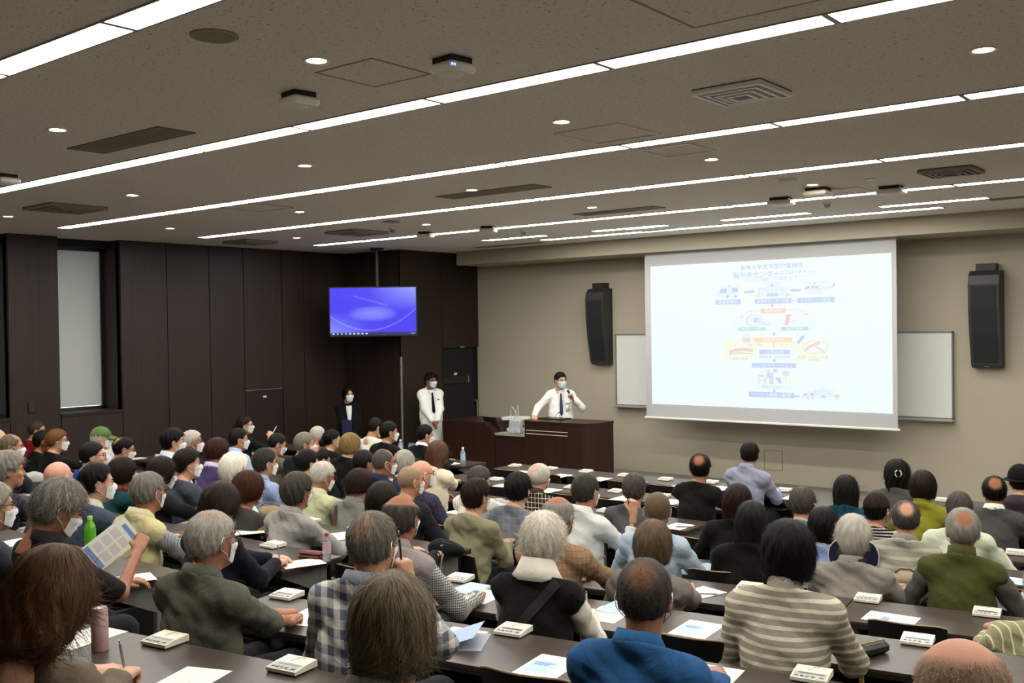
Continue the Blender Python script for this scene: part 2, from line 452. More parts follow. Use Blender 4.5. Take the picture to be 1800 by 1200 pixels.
slot_grille(-6.9, -5.77, 3.62, 3.9, 'long slatted ceiling grille between the second strip and rear downlights', 9)
a, b = cp(775, 346), cp(957, 326); slot_grille(a[0], b[0], a[1]-.08, a[1]+.2, 'long slatted ceiling grille behind the fourth light strip', 8)
a, b = cp(1015, 377), cp(1178, 366); slot_grille(a[0], b[0], a[1]-.1, a[1]+.15, 'long slatted ceiling grille between the fourth and fifth light strips', 6)
a, b = cp(815, 433), cp(935, 424); slot_grille(a[0], b[0], 12.45, 12.6, 'narrow dark slot grille in front of the soffit near the stage door', 3)
a, b = cp(1755, 356), cp(1800, 352); slot_grille(a[0], b[0]+.4, 11.75, 11.9, 'narrow dark slot grille near the soffit towards the right wall', 3)
def access_hatch(x, y, s, lab, mat=VENTW_M):
    o = empty('access_hatch', (x, y, CEIL)); tag(o, lab, 'access hatch')
    f = MB(); b = s-.012
    for lo, hi in (((-s, -s), (s, -b)), ((-s, b), (s, s)), ((-s, -b), (-b, b)), ((b, -b), (s, b))): f.box((*lo, -.012 if mat is VENTW_M else -.003), (*hi, 0))
    f.build('frame', mat, o); MB().box((-b+.004, -b+.004, -.002), (b-.004, b-.004, 0)).build('hatch_panel', CEIL_M, o)
access_hatch(-3.79, 3.61, .21, 'square access hatch beside the blue-lit ceiling access point', VENT_M)
access_hatch(-3.79, 6.69, .21, 'square white-rimmed access hatch just in front of the third light strip')
q = cp(1068, 234); access_hatch(q[0], q[1], .26, 'square access hatch just behind the third light strip')
q = cp(1480, 336); access_hatch(q[0], q[1], .24, 'square access hatch touching the fifth light strip')
q = cp(1292, 5); access_hatch(q[0], q[1]-.1, .3, 'square access hatch between the rear and second light strips', VENT_M)
q = cp(1185, 408); access_hatch(q[0], 11.9, .22, 'square access hatch between the soffit strips')
q = cp(450, 364); access_hatch(q[0], q[1], .28, 'square faint access hatch behind the third strip towards the left wall', VENT_M)
def access_point(x, y, rz, s, lab, led=False):
    o = empty('wireless_access_point', (x, y, CEIL), rz); tag(o, lab, 'access point')
    MB().box((-s*.8, -s*.8, -.03), (s*.8, s*.8, 0)).build('mount', BLACK_M, o)
    b = MB().box((-s, -s, -.075), (s, s, -.03), .012); b.build('body', WHITE_M, o)
    MB().lathe([(s*.5, -.082), (s*.6, -.075)], n=20).build('dome', WHITE_M, o)
    if led:
        e = emit('led_blue', (.15, .25, 1, 1), 4)
        for k in (0, 1): MB().box((s*.2+k*.016-.1, -s-.002, -.058), (s*.2+k*.016-.09, -s, -.048)).build('led', e, o)
q = cp(795, 103); access_point(q[0], q[1], math.radians(39+45), .085, 'white square wireless access point with blue light', True)
q = cp(525, 163); access_point(q[0], q[1], math.radians(39+45), .085, 'white square ceiling box near the slatted grille and access hatch')
q = cp(8, 307); access_point(q[0], q[1], math.radians(5), .09, 'white square ceiling box near the second strip towards the left wall')
q = cp(1373, 348); access_point(q[0], q[1], math.radians(10), .12, 'white square ceiling box on the fifth strip beside the round grille')
q = cp(1567, 328); access_point(q[0], q[1], math.radians(4), .12, 'white square ceiling box on the fifth strip towards the right wall')
q = cp(1438, 331); access_point(q[0], q[1], math.radians(4), .12, 'white square ceiling box lit by a downlight next to it')
q = cp(748, 408); access_point(q[0], q[1], math.radians(25), .10, 'white square ceiling box on the fifth strip near the television')
q = cp(858, 398); access_point(q[0], q[1], math.radians(25), .10, 'white square ceiling box on the fifth strip over the lectern')
def disc(x, y, r, lab, cat, mat1, mat2, name):
    o = empty(name, (x, y, CEIL)); tag(o, lab, cat)
    MB().lathe([(r*.86, -.010), (r, -.006), (r, 0)], n=32).build('rim', mat1, o)
    MB().lathe([(r*.8, -.013), (r*.84, -.010)], n=32).build('grille', mat2, o)
q = cp(377, 62); disc(q[0], q[1], .105, 'large tan round ceiling speaker between the rear strips', 'speaker', VENT_M, plain('tan_grille', rgb(132, 124, 100), .7), 'ceiling_speaker')
q = cp(1385, 314); disc(q[0], q[1], .11, 'round ceiling speaker with a white rim near the fifth strip', 'speaker', VENTW_M, VENT_M, 'ceiling_speaker')
q = cp(688, 389); disc(q[0], q[1], .11, 'round grey ceiling speaker between the fourth and fifth strips', 'speaker', VENT_M, VENT_M, 'ceiling_speaker')
q = cp(1530, 314); disc(q[0], q[1], .05, 'tiny round white ceiling sensor near the tan diffuser', 'sensor', VENTW_M, VENTW_M, 'ceiling_sensor')
def detector(x, y, lab):
    o = empty('smoke_detector', (x, y, CEIL)); tag(o, lab, 'detector')
    MB().lathe([(.045, -.02), (.055, 0)], n=20).build('base', WHITE_M, o); MB().lathe([(.015, -.06), (.03, -.05), (.035, -.02)], n=16).build('sensor_head', METAL_M, o)
q = cp(1454, 356); detector(q[0], q[1], 'small white smoke detector in front of the fifth strip facing the screen')
q = cp(920, 405); detector(q[0], q[1], 'small white smoke detector between the soffit strips over the lectern')
q = cp(690, 401); detector(q[0], q[1], 'small white smoke detector above the hanging television')

# ------------------------------------------------------------------ television on a ceiling pole
tvp = cp(657, 440)
TVd = 11.3
def ty(x, y): return px(x, y, 1, TVd)
cc = ty(656, 547)
tv = empty('television', (cc[0], cc[1], CEIL), 0); tag(tv, 'flat television showing a blue desktop, hung from the ceiling by a pole', 'television')
tw = (730.5-580)/FPX*(RC[2] @ (cc-np.array([0, 0, CAMZ])))
th = tw*83/151.0
za = math.radians(40.0)
tvb = empty('screen_assembly', (0, 0, cc[2]-CEIL), za, tv)
MB().box((-tw/2-.022, -.02, -th/2-.028), (tw/2+.022, .05, th/2+.022), .006).build('bezel', BLACK_M, tvb)
def tvmat():
    m, nt, b = new_mat('television_desktop')
    tc = N(nt, 'ShaderNodeTexCoord'); sx = N(nt, 'ShaderNodeSeparateXYZ'); nt.links.new(tc.outputs['Object'], sx.inputs[0])
    def mth(op, a, bb=None, c=None):
        n = N(nt, 'ShaderNodeMath', operation=op)
        for i, v in enumerate((a, bb, c)):
            if v is None: continue
            if isinstance(v, (int, float)): n.inputs[i].default_value = v
            else: nt.links.new(v, n.inputs[i])
        return n.outputs[0]
    x = mth('DIVIDE', sx.outputs[0], tw/2); z = mth('DIVIDE', sx.outputs[2], th/2)
    e1 = mth('ADD', mth('POWER', mth('ABSOLUTE', mth('DIVIDE', x, .6)), 2.0), mth('POWER', mth('ABSOLUTE', mth('DIVIDE', mth('ADD', z, .1), .35)), 2.0))
    g1 = mth('MAXIMUM', mth('SUBTRACT', 1.0, e1), 0.0)
    arc = mth('ABSOLUTE', mth('SUBTRACT', z, mth('SUBTRACT', mth('MULTIPLY', mth('POWER', mth('ABSOLUTE', mth('ADD', x, .1)), 2.0), .75), .80)))
    g2 = mth('MAXIMUM', mth('SUBTRACT', 1.0, mth('MULTIPLY', arc, 22.0)), 0.0)
    arc3 = mth('ABSOLUTE', mth('SUBTRACT', z, mth('ADD', mth('MULTIPLY', x, -.55), .42)))
    g3 = mth('MULTIPLY', mth('MAXIMUM', mth('SUBTRACT', 1.0, mth('MULTIPLY', arc3, 18.0)), 0.0), mth('LESS_THAN', mth('ABSOLUTE', mth('ADD', x, .05)), .4))
    g4 = mth('MULTIPLY', mth('MAXIMUM', mth('MULTIPLY', mth('ADD', x, .1), z), 0.0), .8)
    s = mth('ADD', mth('ADD', mth('MULTIPLY', g1, .5), mth('MULTIPLY', g2, .45)), mth('ADD', mth('MULTIPLY', g3, .3), g4))
    rp = N(nt, 'ShaderNodeValToRGB'); e = rp.color_ramp.elements
    e[0].color = rgb(62, 48, 240); e[1].color = rgb(150, 165, 255); e[1].position = .9
    nt.links.new(s, rp.inputs[0]); nt.links.new(rp.outputs[0], b.inputs['Emission Color']); b.inputs['Emission Strength'].default_value = TV_E
    b.inputs['Base Color'].default_value = (.01, .01, .02, 1)
    return m
MB().box((-tw/2, -.0215, -th/2), (tw/2, -.0205, th/2)).build('display', tvmat(), tvb)
MB().box((-tw/2, -.0225, -th/2), (tw/2, -.0216, -th/2+th*.055)).build('taskbar', emit('taskbar_navy', rgb(22, 18, 92), 1.0), tvb)
ic = emit('taskbar_icons', rgb(215, 225, 255), 1.0)
for k in range(9):
    x = -tw/2+.05+k*.066
    if k in (1, 2, 3): s = .010
    else: s = .016
    MB().box((x-s, -.0235, -th/2+.012), (x+s, -.0226, -th/2+.034)).build('taskbar_icon', ic, tvb)
MB().box((tw/2-.09, -.0235, -th/2+.014), (tw/2-.02, -.0226, -th/2+.022)).build('clock', ic, tvb)
MB().tube([(0, .1, cc[2]-CEIL), (0, .1, 0)], .03, 12).build('pole', plain('pole_dark', rgb(58, 54, 50), .4, metal=.5), tv, True)
MB().lathe([(.11, -.03), (.11, 0)], (0, .1, 0), 20).build('ceiling_plate', BLACK_M, tv)
MB().box((-.2, .05, -.15), (.2, .12, .15)).build('bracket', BLACK_M, tvb)

# ------------------------------------------------------------------ front wall: whiteboards, speakers, screen, projected slide
def whiteboard(x0, x1, lab):
    z0, z1 = CAMZ-1.27, CAMZ-.135
    o = empty('whiteboard', ((x0+x1)/2, 13.76, z0)); tag(o, lab, 'whiteboard')
    w = (x1-x0)/2; h = z1-z0
    MB().box((-w, -.01, 0), (w, .02, h)).build('panel', BOARD_M, o)
    f = MB()
    for lo, hi in (((-w-.015, 0), (w+.015, .015)), ((-w-.015, h-.015), (w+.015, h)), ((-w-.015, 0), (-w, h)), ((w, 0), (w+.015, h))): f.box((lo[0], -.025, lo[1]), (hi[0], .03, hi[1]))
    f.build('frame', METAL_M, o)
    MB().box((-w-.03, -.09, -.03), (w+.03, .03, 0), .006).build('pen_tray', plain('alu_tray', rgb(188, 188, 182), .35, metal=.5), o)
whiteboard(-8.94, -6.6, 'wide whiteboard end showing beside the screen on the lectern side')
whiteboard(-6.2, -3.82, 'wide whiteboard end showing beside the screen next to the outer speaker')
def wall_speaker(pts_l, xl, xr, ztop, zbot, lab, flip):
    w = xr-xl; h = ztop-zbot
    o = empty('wall_speaker', ((xl+xr)/2, YF, zbot)); tag(o, lab, 'speaker')
    prof = [(0, 0), (-.10, 0), (-.15, .03*h), (-.23, .35*h), (-.27, .62*h), (-.28, .86*h), (-.25, .95*h), (-.18, h), (0, h)]
    b = MB().prism(prof, 0, -w/2, w/2); b.build('cabinet', plain('speaker_cabinet', rgb(44, 44, 45), .5), o)
    g = MB().prism([(-.155, .05*h), (-.235, .35*h), (-.276, .62*h), (-.287, .84*h), (-.27, .84*h), (-.26, .62*h), (-.22, .35*h), (-.14, .05*h)], 0, -w/2+.035, w/2-.035)
    g.build('grille', plain('speaker_grille', rgb(18, 20, 24), .7, noise=.2, scale=300), o)
    MB().box((-w*.32, -.16, h), (w*.32, 0, h+.09)).build('bracket', BLACK_M, o)
    MB().box((-.03, -.152, .012*h), (.03, -.135, .018*h)).build('badge', METAL_M, o)
wall_speaker(None, -9.38, -9.04, CAMZ+.60, CAMZ-.62, 'tall dark curved wall speaker on the lectern side of the screen', 0)
wall_speaker(None, -3.56, -3.20, CAMZ+.62, CAMZ-.60, 'tall dark curved wall speaker on the far side of the screen', 1)
YSC = 13.15
scr = empty('projection_screen', (-6.18, YSC, CAMZ+1.075)); tag(scr, 'wide pull-down projection screen showing a pale flow chart slide', 'projection screen')
SX0, SX1, SZ0 = -8.03, -4.315, CAMZ-1.365
def W2(o): o.matrix_parent_inverse = scr.matrix_world.inverted(); return o
bpy.context.view_layer.update()
W2(MB().box((SX0, YSC, SZ0), (SX1, YSC+.008, CAMZ+1.3)).build('screen_cloth', SCREEN_M, scr))
W2(MB().box((SX0-.03, YSC-.015, SZ0-.03), (SX1+.03, YSC+.02, SZ0), .006).build('bottom_bar', plain('bar_white', rgb(220, 219, 212), .4), scr))
W2(MB().box((SX0-.1, YSC-.03, CAMZ+1.15), (SX1+.1, YSC+.12, CAMZ+1.28)).build('casing', WHITE_M, scr))
slide = MB().box((-7.93, YSC-.0015, CAMZ-1.178), (-4.375, YSC-.0005, CAMZ+.875)).build('slide', emit('slide_ground', rgb(238, 251, 255), SLIDE_E), scr); W2(slide)
def S2(o): o.matrix_parent_inverse = slide.matrix_world.inverted(); return o
bpy.context.view_layer.update()
def sp2(x, y): q = px(x, y, 1, YSC); return (q[0], q[2])
def semit(r, g, b):
    k = .30; r, g, b = int(r+(238-r)*k), int(g+(250-g)*k), int(b+(255-b)*k)
    return emit('slide_%d_%d_%d' % (r, g, b), rgb(r, g, b), SLIDE_E)
LAY = [0]
def spoly(name, pts, col):
    LAY[0] += 1
    y = YSC-.002-.00004*LAY[0]
    v = [(x, y, z) for x, z in (sp2(*p) for p in pts)]
    # facing the audience
    return S2(mesh_obj(name, v, [tuple(range(len(v)))], semit(*col), slide))
def srect(name, x0, y0, x1, y1, col):
    LAY[0] += 1
    y = YSC-.002-.00004*LAY[0]; xm, ym = (x0+x1)/2, (y0+y1)/2
    xa, xb, za, zb = sp2(x0, ym)[0], sp2(x1, ym)[0], sp2(xm, y1)[1], sp2(xm, y0)[1]
    return S2(mesh_obj(name, [(xa, y, za), (xb, y, za), (xb, y, zb), (xa, y, zb)], [(0, 1, 2, 3)], semit(*col), slide))
def text_mesh(body):
    cu = bpy.data.curves.new('txt', 'FONT'); cu.body = body; cu.size = 1.0; cu.resolution_u = 2
    o = bpy.data.objects.new('txt', cu); COL.objects.link(o)
    dg = bpy.context.evaluated_depsgraph_get(); me = o.evaluated_get(dg).to_mesh()
    v = np.array([q.co[:] for q in me.vertices]).reshape(-1, 3); f = [tuple(p.vertices) for p in me.polygons]
    o.evaluated_get(dg).to_mesh_clear(); bpy.data.objects.remove(o); bpy.data.curves.remove(cu)
    return v, f
def stext(body, x0, y0, x1, hpx, col, name='slide_text'):
    """Text between photograph columns x0..x1, y0 its middle."""
    v, f = text_mesh(body)
    if len(v) == 0: return
    xm = (x0+x1)/2; zm = sp2(xm, y0)[1]; a = sp2(x0, y0); b = sp2(x1, y0)
    w = b[0]-a[0]; vx0, vx1 = v[:, 0].min(), v[:, 0].max(); vy0, vy1 = v[:, 1].min(), v[:, 1].max()
    hz = hpx/FPX*17.0
    LAY[0] += 1
    y = YSC-.002-.00004*LAY[0]
    X = a[0]+(v[:, 0]-vx0)/(vx1-vx0)*w; Z = zm+((v[:, 1]-vy0)/(vy1-vy0)-.5)*hz
    S2(mesh_obj(name, np.stack([X, np.full(len(X), y), Z], 1), f, semit(*col), slide))
INKC = (150, 160, 205); BLU = (176, 190, 238); WHT = (240, 250, 255); ORG = (255, 196, 164); GRN = (170, 212, 208)
stext('東海大学医学部付属病院', 1301, 468, 1412, 7.5, INKC)
stext('脳卒中センター', 1289, 482, 1370, 8.5, INKC)
stext('のフローチャート', 1371, 478, 1434, 6, INKC)
srect('slide_rule', 1286, 485.9, 1440, 486.5, (200, 205, 222))
stext('リハビリ病院への転院まで', 1308, 490.5, 1402, 5.2, (180, 190, 218))
def arrow(x0, y0, x1, y1, w, col=BLU):
    d = np.array([x1-x0, y1-y0], float); L = np.linalg.norm(d); d /= L; n = np.array([-d[1], d[0]])
    p = lambda t, s: tuple(np.array([x0, y0])+d*t+n*s)
    hl = min(L*.5, w*1.6)
    spoly('slide_arrow', [p(0, -w*.5), p(L-hl, -w*.5), p(L-hl, -w), p(L, 0), p(L-hl, w), p(L-hl, w*.5), p(0, w*.5)], col)
def tbox(x0, y0, x1, y1, col, body, tcol=WHT, pad=.12):
    srect('slide_box', x0, y0, x1, y1, col)
    w = x1-x0
    stext(body, x0+w*pad, (y0+y1)/2, x1-w*pad, (y1-y0)*.62, tcol)
# ambulance
def ambulance(x, y, s):
    P = lambda l: [(x+a*s, y-b*s) for a, b in l]
    spoly('slide_ambulance', P([(0, 2), (0, 9), (5, 18), (10, 21), (40, 24), (41, 5), (38, 2)]), (226, 238, 246))
    spoly('slide_ambulance_window', P([(5, 10), (8, 17), (18, 18), (18, 10)]), BLU)
    spoly('slide_ambulance_window', P([(28, 11), (28, 18.5), (39, 19), (39, 11.5)]), BLU)
    spoly('slide_ambulance_light', P([(20, 22), (20, 24), (26, 24.5), (26, 22.5)]), (240, 190, 190))
    spoly('slide_ambulance_line', P([(0, 7), (0, 8), (41, 9.5), (41, 8.5)]), (222, 206, 190))
    for cx in (20, 35):
        spoly('slide_ambulance_wheel', P([(cx+2.6*math.cos(t), 3+2.8*math.sin(t)) for t in np.linspace(0, 2*math.pi, 13)[:-1]]), (176, 176, 196))
ambulance(1260, 524, .95)
arrow(1308, 513.5, 1328, 512, 4)
# hospital
srect('slide_hospital', 1345, 497, 1372, 521, (226, 236, 250)); srect('slide_hospital', 1331, 507, 1345, 521, (228, 238, 250)); srect('slide_hospital', 1372, 505.5, 1385, 521, (228, 238, 250))
srect('slide_hospital_roof', 1344, 496.4, 1372, 497.2, (190, 205, 214)); srect('slide_hospital_roof', 1330, 506.4, 1345, 507.2, (190, 205, 214)); srect('slide_hospital_roof', 1372, 505, 1386, 505.6, (190, 205, 214))
srect('slide_cross', 1355.6, 499.2, 1358.4, 503.6, (226, 170, 180)); srect('slide_cross', 1353.6, 500.6, 1360.4, 502.4, (226, 170, 180))
for r in range(3):
    for cxx in (1334, 1339.5, 1349, 1356, 1363, 1375, 1380):
        if r == 2 and 1347 < cxx < 1370: continue
        srect('slide_window', cxx, 508+r*3.8, cxx+2.4, 510+r*3.8, (190, 212, 232))
srect('slide_entrance', 1348, 515.5, 1368, 521, (184, 196, 222))
spoly('slide_bush', [(1327, 522), (1332, 516.5), (1336, 520.5), (1346, 521)], (196, 224, 190)); spoly('slide_bush', [(1372, 520.6), (1382, 519), (1387, 514), (1391, 519.8)], (196, 224, 190))
arrow(1408, 509.5, 1389, 510.5, 4)
# helicopter
spoly('slide_rotor', [(1408, 496.6), (1458, 494.6), (1458, 495.4), (1408, 497.4)], (196, 206, 216)); srect('slide_rotor_mast', 1430, 496, 1434, 500, (190, 200, 212))
spoly('slide_helicopter', [(1412, 509), (1418, 503), (1430, 500), (1442, 500), (1449, 503), (1466, 503.5), (1466, 505.5), (1450, 509), (1442, 513), (1420, 513.5)], (222, 234, 244))
spoly('slide_helicopter_window', [(1413, 508), (1418, 503.6), (1424, 503.4), (1422, 507)], (170, 180, 198)); srect('slide_helicopter_window', 1427, 503, 1431, 506.4, (176, 186, 204)); srect('slide_helicopter_window', 1433, 503, 1437, 506.4, (176, 186, 204))
spoly('slide_helicopter_stripe', [(1437, 507), (1440.5, 500.6), (1442, 500.6), (1438.6, 507)], (234, 176, 190)); spoly('slide_helicopter_tail', [(1462, 504), (1466, 496), (1468.6, 496), (1466.5, 504.5)], (224, 184, 198))
srect('slide_helicopter_skid', 1417, 514.6, 1446, 515.4, (190, 196, 206))
tbox(1258, 526.5, 1302, 535, BLU, '救急車搬送'); tbox(1327, 524.5, 1391, 533.5, BLU, '脳卒中センター到着', pad=.06); tbox(1402, 522.5, 1467, 531.5, BLU, 'ドクターヘリ搬送', pad=.1)
srect('slide_link', 1391, 527.2, 1402, 528.2, BLU)
arrow(1358, 534.5, 1358, 540.5, 3.4)
def curve(pts, w, col, name='slide_curve'):
    pts = np.array(pts, float); L = []; Rr = []
    for k in range(len(pts)):
        d = pts[min(k+1, len(pts)-1)]-pts[max(0, k-1)]; d /= np.linalg.norm(d); n = np.array([-d[1], d[0]])*w/2
        L.append(pts[k]+n); Rr.append(pts[k]-n)
    for k in range(len(pts)-1):
        spoly(name, [tuple(L[k]), tuple(L[k+1]), tuple(Rr[k+1]), tuple(Rr[k])], col)
tbox(1337, 542, 1381.5, 550.5, ORG, '緊急検査', pad=.16)
curve([(1337, 545.5), (1320, 547), (1308, 551), (1304, 556)], 1.1, (240, 196, 180)); spoly('slide_arrow', [(1300, 555), (1308, 555), (1304, 559)], (240, 190, 170))
curve([(1381, 543.8), (1402, 544), (1414, 547), (1418, 551)], 1.1, (240, 196, 180)); spoly('slide_arrow', [(1413.5, 551), (1422, 550), (1418.5, 555)], (240, 190, 170))
srect('slide_pale_panel', 1287, 561, 1358, 582, (231, 247, 241)); srect('slide_pale_panel', 1364, 560, 1436, 581, (231, 247, 241))
C2 = lambda x, y, rx, ry, n=20: [(x+rx*math.cos(t), y+ry*math.sin(t)) for t in np.linspace(0, 2*math.pi, n+1)[:-1]]
spoly('slide_scanner', C2(1326, 563, 15.5, 11.5), (206, 216, 234)); spoly('slide_scanner', C2(1327, 563, 14.3, 10.4), (228, 238, 248)); spoly('slide_scanner_bore', C2(1330, 562.5, 6, 4.6), (192, 200, 226))
spoly('slide_scanner_bed', [(1328, 563), (1334, 561.5), (1354, 569), (1351, 572), (1345, 572)], (216, 226, 242))
spoly('slide_tube_cap', [(1381, 553), (1390, 552), (1391, 556), (1382, 557)], (226, 180, 190)); spoly('slide_tube', [(1382, 557), (1389, 556), (1386, 571), (1379, 571)], (238, 186, 186))
spoly('slide_report', [(1390, 561), (1411, 559.5), (1415, 569), (1386, 570.5)], (232, 240, 248)); srect('slide_report_line', 1392, 563.6, 1398, 564.6, (196, 200, 210))
tbox(1298.5, 575, 1345, 581, GRN, '頭部CT・MRI', pad=.12); tbox(1373, 574, 1421, 580.6, GRN, '血液検査', pad=.18)
arrow(1361, 584, 1361, 591, 4)
srect('slide_yellow_panel', 1271, 597, 1458, 633, (243, 246, 214)); srect('slide_pale_panel', 1328, 613, 1398, 632, (233, 247, 250))
tbox(1326, 593, 1392.5, 601, (255, 204, 160), '血管内治療', pad=.22)
spoly('slide_drip_bag', [(1305, 588), (1308, 586), (1317, 586), (1320, 588), (1320, 600), (1316, 603), (1309, 603), (1305, 600)], (222, 234, 244)); srect('slide_drip_fill', 1306.5, 594, 1318.5, 600.5, (250, 196, 180))
curve([(1312, 603), (1313, 608), (1319, 609)], .8, (196, 206, 226)); srect('slide_link', 1320, 596, 1327, 597, (250, 200, 160))
stext('IV t-PA', 1318, 606, 1341, 4.5, (190, 186, 170)); arrow(1360.5, 601, 1360.5, 611.5, 3.6, (252, 206, 170))
spoly('slide_catheter', [(1400, 602), (1410, 589), (1415.5, 590.5), (1414, 594), (1405, 604)], BLU); curve([(1399, 594), (1404, 586), (1412, 584), (1416, 588)], .7, (190, 196, 222)); curve([(1373, 606), (1385, 606), (1395, 603), (1400, 600)], .8, (206, 206, 190))
curve([(1282, 619), (1294, 615), (1310, 614), (1324, 616)], 5.5, (238, 190, 186), 'slide_vessel'); curve([(1282, 623), (1296, 620), (1324, 621)], 1.4, (196, 190, 196), 'slide_vessel')
stext('血管内治療', 1288, 630, 1315, 4, (196, 196, 180))
spoly('slide_skull', C2(1433, 610, 22, 11.5), (216, 214, 206)); spoly('slide_skull', C2(1433, 610, 21, 10.5), (244, 242, 232))
curve([(1416, 614), (1428, 607), (1441, 602)], 4.5, (238, 190, 186), 'slide_vessel'); curve([(1432, 606), (1441, 613), (1450, 620)], 1.6, (176, 190, 226), 'slide_probe')
stext('脳室ドレナージ術', 1404, 627.5, 1456, 4, (200, 198, 180)); stext('開頭術', 1422, 632, 1440, 4, (200, 198, 180))
tbox(1335, 614.5, 1389, 622, BLU, '入院治療', pad=.2); stext('薬物治療', 1335, 627, 1356, 4, (176, 186, 214)); stext('急性期管理', 1361, 627, 1388, 4, (176, 186, 214))
arrow(1361.5, 631, 1361.5, 637, 4)
tbox(1322, 638, 1399.5, 646, BLU, 'リハビリテーション', pad=.08)
srect('slide_picture', 1333, 648, 1392, 675, (236, 247, 250))
srect('slide_chair', 1333.5, 659, 1344, 662.5, (226, 206, 186)); srect('slide_chair', 1333.5, 664, 1334.4, 674, (190, 190, 180)); srect('slide_chair', 1343, 664, 1344, 674, (190, 190, 180)); srect('slide_chair', 1333.5, 667.6, 1344, 668.6, (196, 196, 186))
spoly('slide_figure_head', C2(1351, 652.5, 3.8, 3.4), (214, 224, 208)); spoly('slide_figure_body', [(1348, 656), (1359, 655), (1361, 663), (1350, 664), (1347, 662)], (184, 212, 246)); spoly('slide_figure_legs', [(1352, 664), (1360, 663), (1361, 674.5), (1353, 675)], (208, 212, 222)); srect('slide_cane', 1346, 663, 1346.8, 674, (170, 176, 186))
spoly('slide_figure_head', C2(1363, 651, 4, 3.8), (206, 200, 206)); spoly('slide_figure_body', [(1361, 655), (1370, 656), (1373, 663), (1363, 664)], (246, 250, 250)); spoly('slide_figure_legs', [(1363, 664), (1372, 663), (1374, 673), (1370, 674)], BLU)
spoly('slide_tree', C2(1382, 656, 6.5, 5), (196, 226, 224)); srect('slide_tree_trunk', 1381.4, 660, 1382.6, 668, (190, 206, 196)); srect('slide_ground_patch', 1375, 669, 1392, 673.5, (244, 240, 212))
srect('slide_pale_panel', 1328, 677, 1397, 684, (226, 244, 253)); stext('早期リハビリ', 1339, 680, 1375, 5, (170, 186, 214))
arrow(1361.5, 684.5, 1361.5, 689.5, 4)
tbox(1317, 689, 1397, 698.5, BLU, 'リハビリ病院へ転院', pad=.07); arrow(1397, 696, 1407, 696, 3.2)
srect('slide_hospital', 1428, 684.5, 1466, 698.5, (224, 238, 250)); srect('slide_hospital', 1440, 680.5, 1456, 685, (226, 240, 250)); srect('slide_entrance', 1443, 694.5, 1452, 698.8, (190, 204, 214))
for r in range(2):
    for k in range(6): srect('slide_window', 1431+k*5.4, 687+r*4, 1433.4+k*5.4, 689+r*4, (204, 220, 234))
spoly('slide_bush', C2(1472, 696, 6, 3.6), (196, 226, 180)); ambulance(1409, 701, .56); srect('slide_ground_line', 1409, 700.4, 1478, 701, (196, 208, 206))
# ------------------------------------------------------------------ distance fields for bodies, hair and clothes
def grid(lo, hi, h):
    ax = [np.arange(l, u+h, h, dtype=np.float32) for l, u in zip(lo, hi)]
    return ax, np.meshgrid(*ax, indexing='ij')
def surface_nets(fn, lo, hi, h):
    ax, (X, Y, Z) = grid(lo, hi, h)
    D = fn(X, Y, Z).astype(np.float32)
    S = D < 0
    nx, ny, nz = D.shape
    c = np.zeros((nx-1, ny-1, nz-1), np.int8)
    for dx in (0, 1):
        for dy in (0, 1):
            for dz in (0, 1):
                c += S[dx:nx-1+dx, dy:ny-1+dy, dz:nz-1+dz]
    act = np.argwhere((c > 0) & (c < 8))
    if len(act) == 0: return np.zeros((0, 3)), np.zeros((0, 4), int)
    idx = np.full(c.shape, -1, np.int32); idx[act[:, 0], act[:, 1], act[:, 2]] = np.arange(len(act))
    cor = np.array([(dx, dy, dz) for dx in (0, 1) for dy in (0, 1) for dz in (0, 1)])
    V = np.stack([D[act[:, 0]+a, act[:, 1]+b, act[:, 2]+g] for a, b, g in cor], 1)
    pos = np.zeros((len(act), 3), np.float32); cnt = np.zeros(len(act), np.float32)
    for a in range(8):
        for b in range(a+1, 8):
            if np.abs(cor[a]-cor[b]).sum() != 1: continue
            va, vb = V[:, a], V[:, b]; cr = (va < 0) != (vb < 0)
            t = np.where(cr, va/(va-vb+1e-12*(va == vb)), 0)
            pos += np.where(cr[:, None], cor[a]+t[:, None]*(cor[b]-cor[a]), 0); cnt += cr
    P = (act+pos/cnt[:, None])*h+np.array(lo, np.float32)
    F = []
    for axn in range(3):
        o1, o2 = [(1, 2), (2, 0), (0, 1)][axn]
        sl0 = [slice(None)]*3; sl1 = [slice(None)]*3
        sl0[axn] = slice(0, -1); sl1[axn] = slice(1, None)
        a, b = S[tuple(sl0)], S[tuple(sl1)]
        e = np.argwhere(a != b)
        ok = np.ones(len(e), bool)
        for o in (o1, o2): ok &= (e[:, o] >= 1) & (e[:, o] < D.shape[o]-1)
        e = e[ok]
        flip = a[e[:, 0], e[:, 1], e[:, 2]]
        q = []
        for d1, d2 in ((-1, -1), (0, -1), (0, 0), (-1, 0)):
            k = e.copy(); k[:, o1] += d1; k[:, o2] += d2
            q.append(idx[k[:, 0], k[:, 1], k[:, 2]])
        q = np.stack(q, 1)
        q = np.where(flip[:, None], q, q[:, ::-1])
        F.append(q)
    F = np.concatenate(F)
    return P.astype(float), F[(F >= 0).all(1)]
def ell(X, Y, Z, c, r):
    x, y, z = (X-c[0])/r[0], (Y-c[1])/r[1], (Z-c[2])/r[2]
    k0 = np.sqrt(x*x+y*y+z*z); k1 = np.sqrt((x/r[0])**2+(y/r[1])**2+(z/r[2])**2)+1e-9
    return k0*(k0-1)/k1
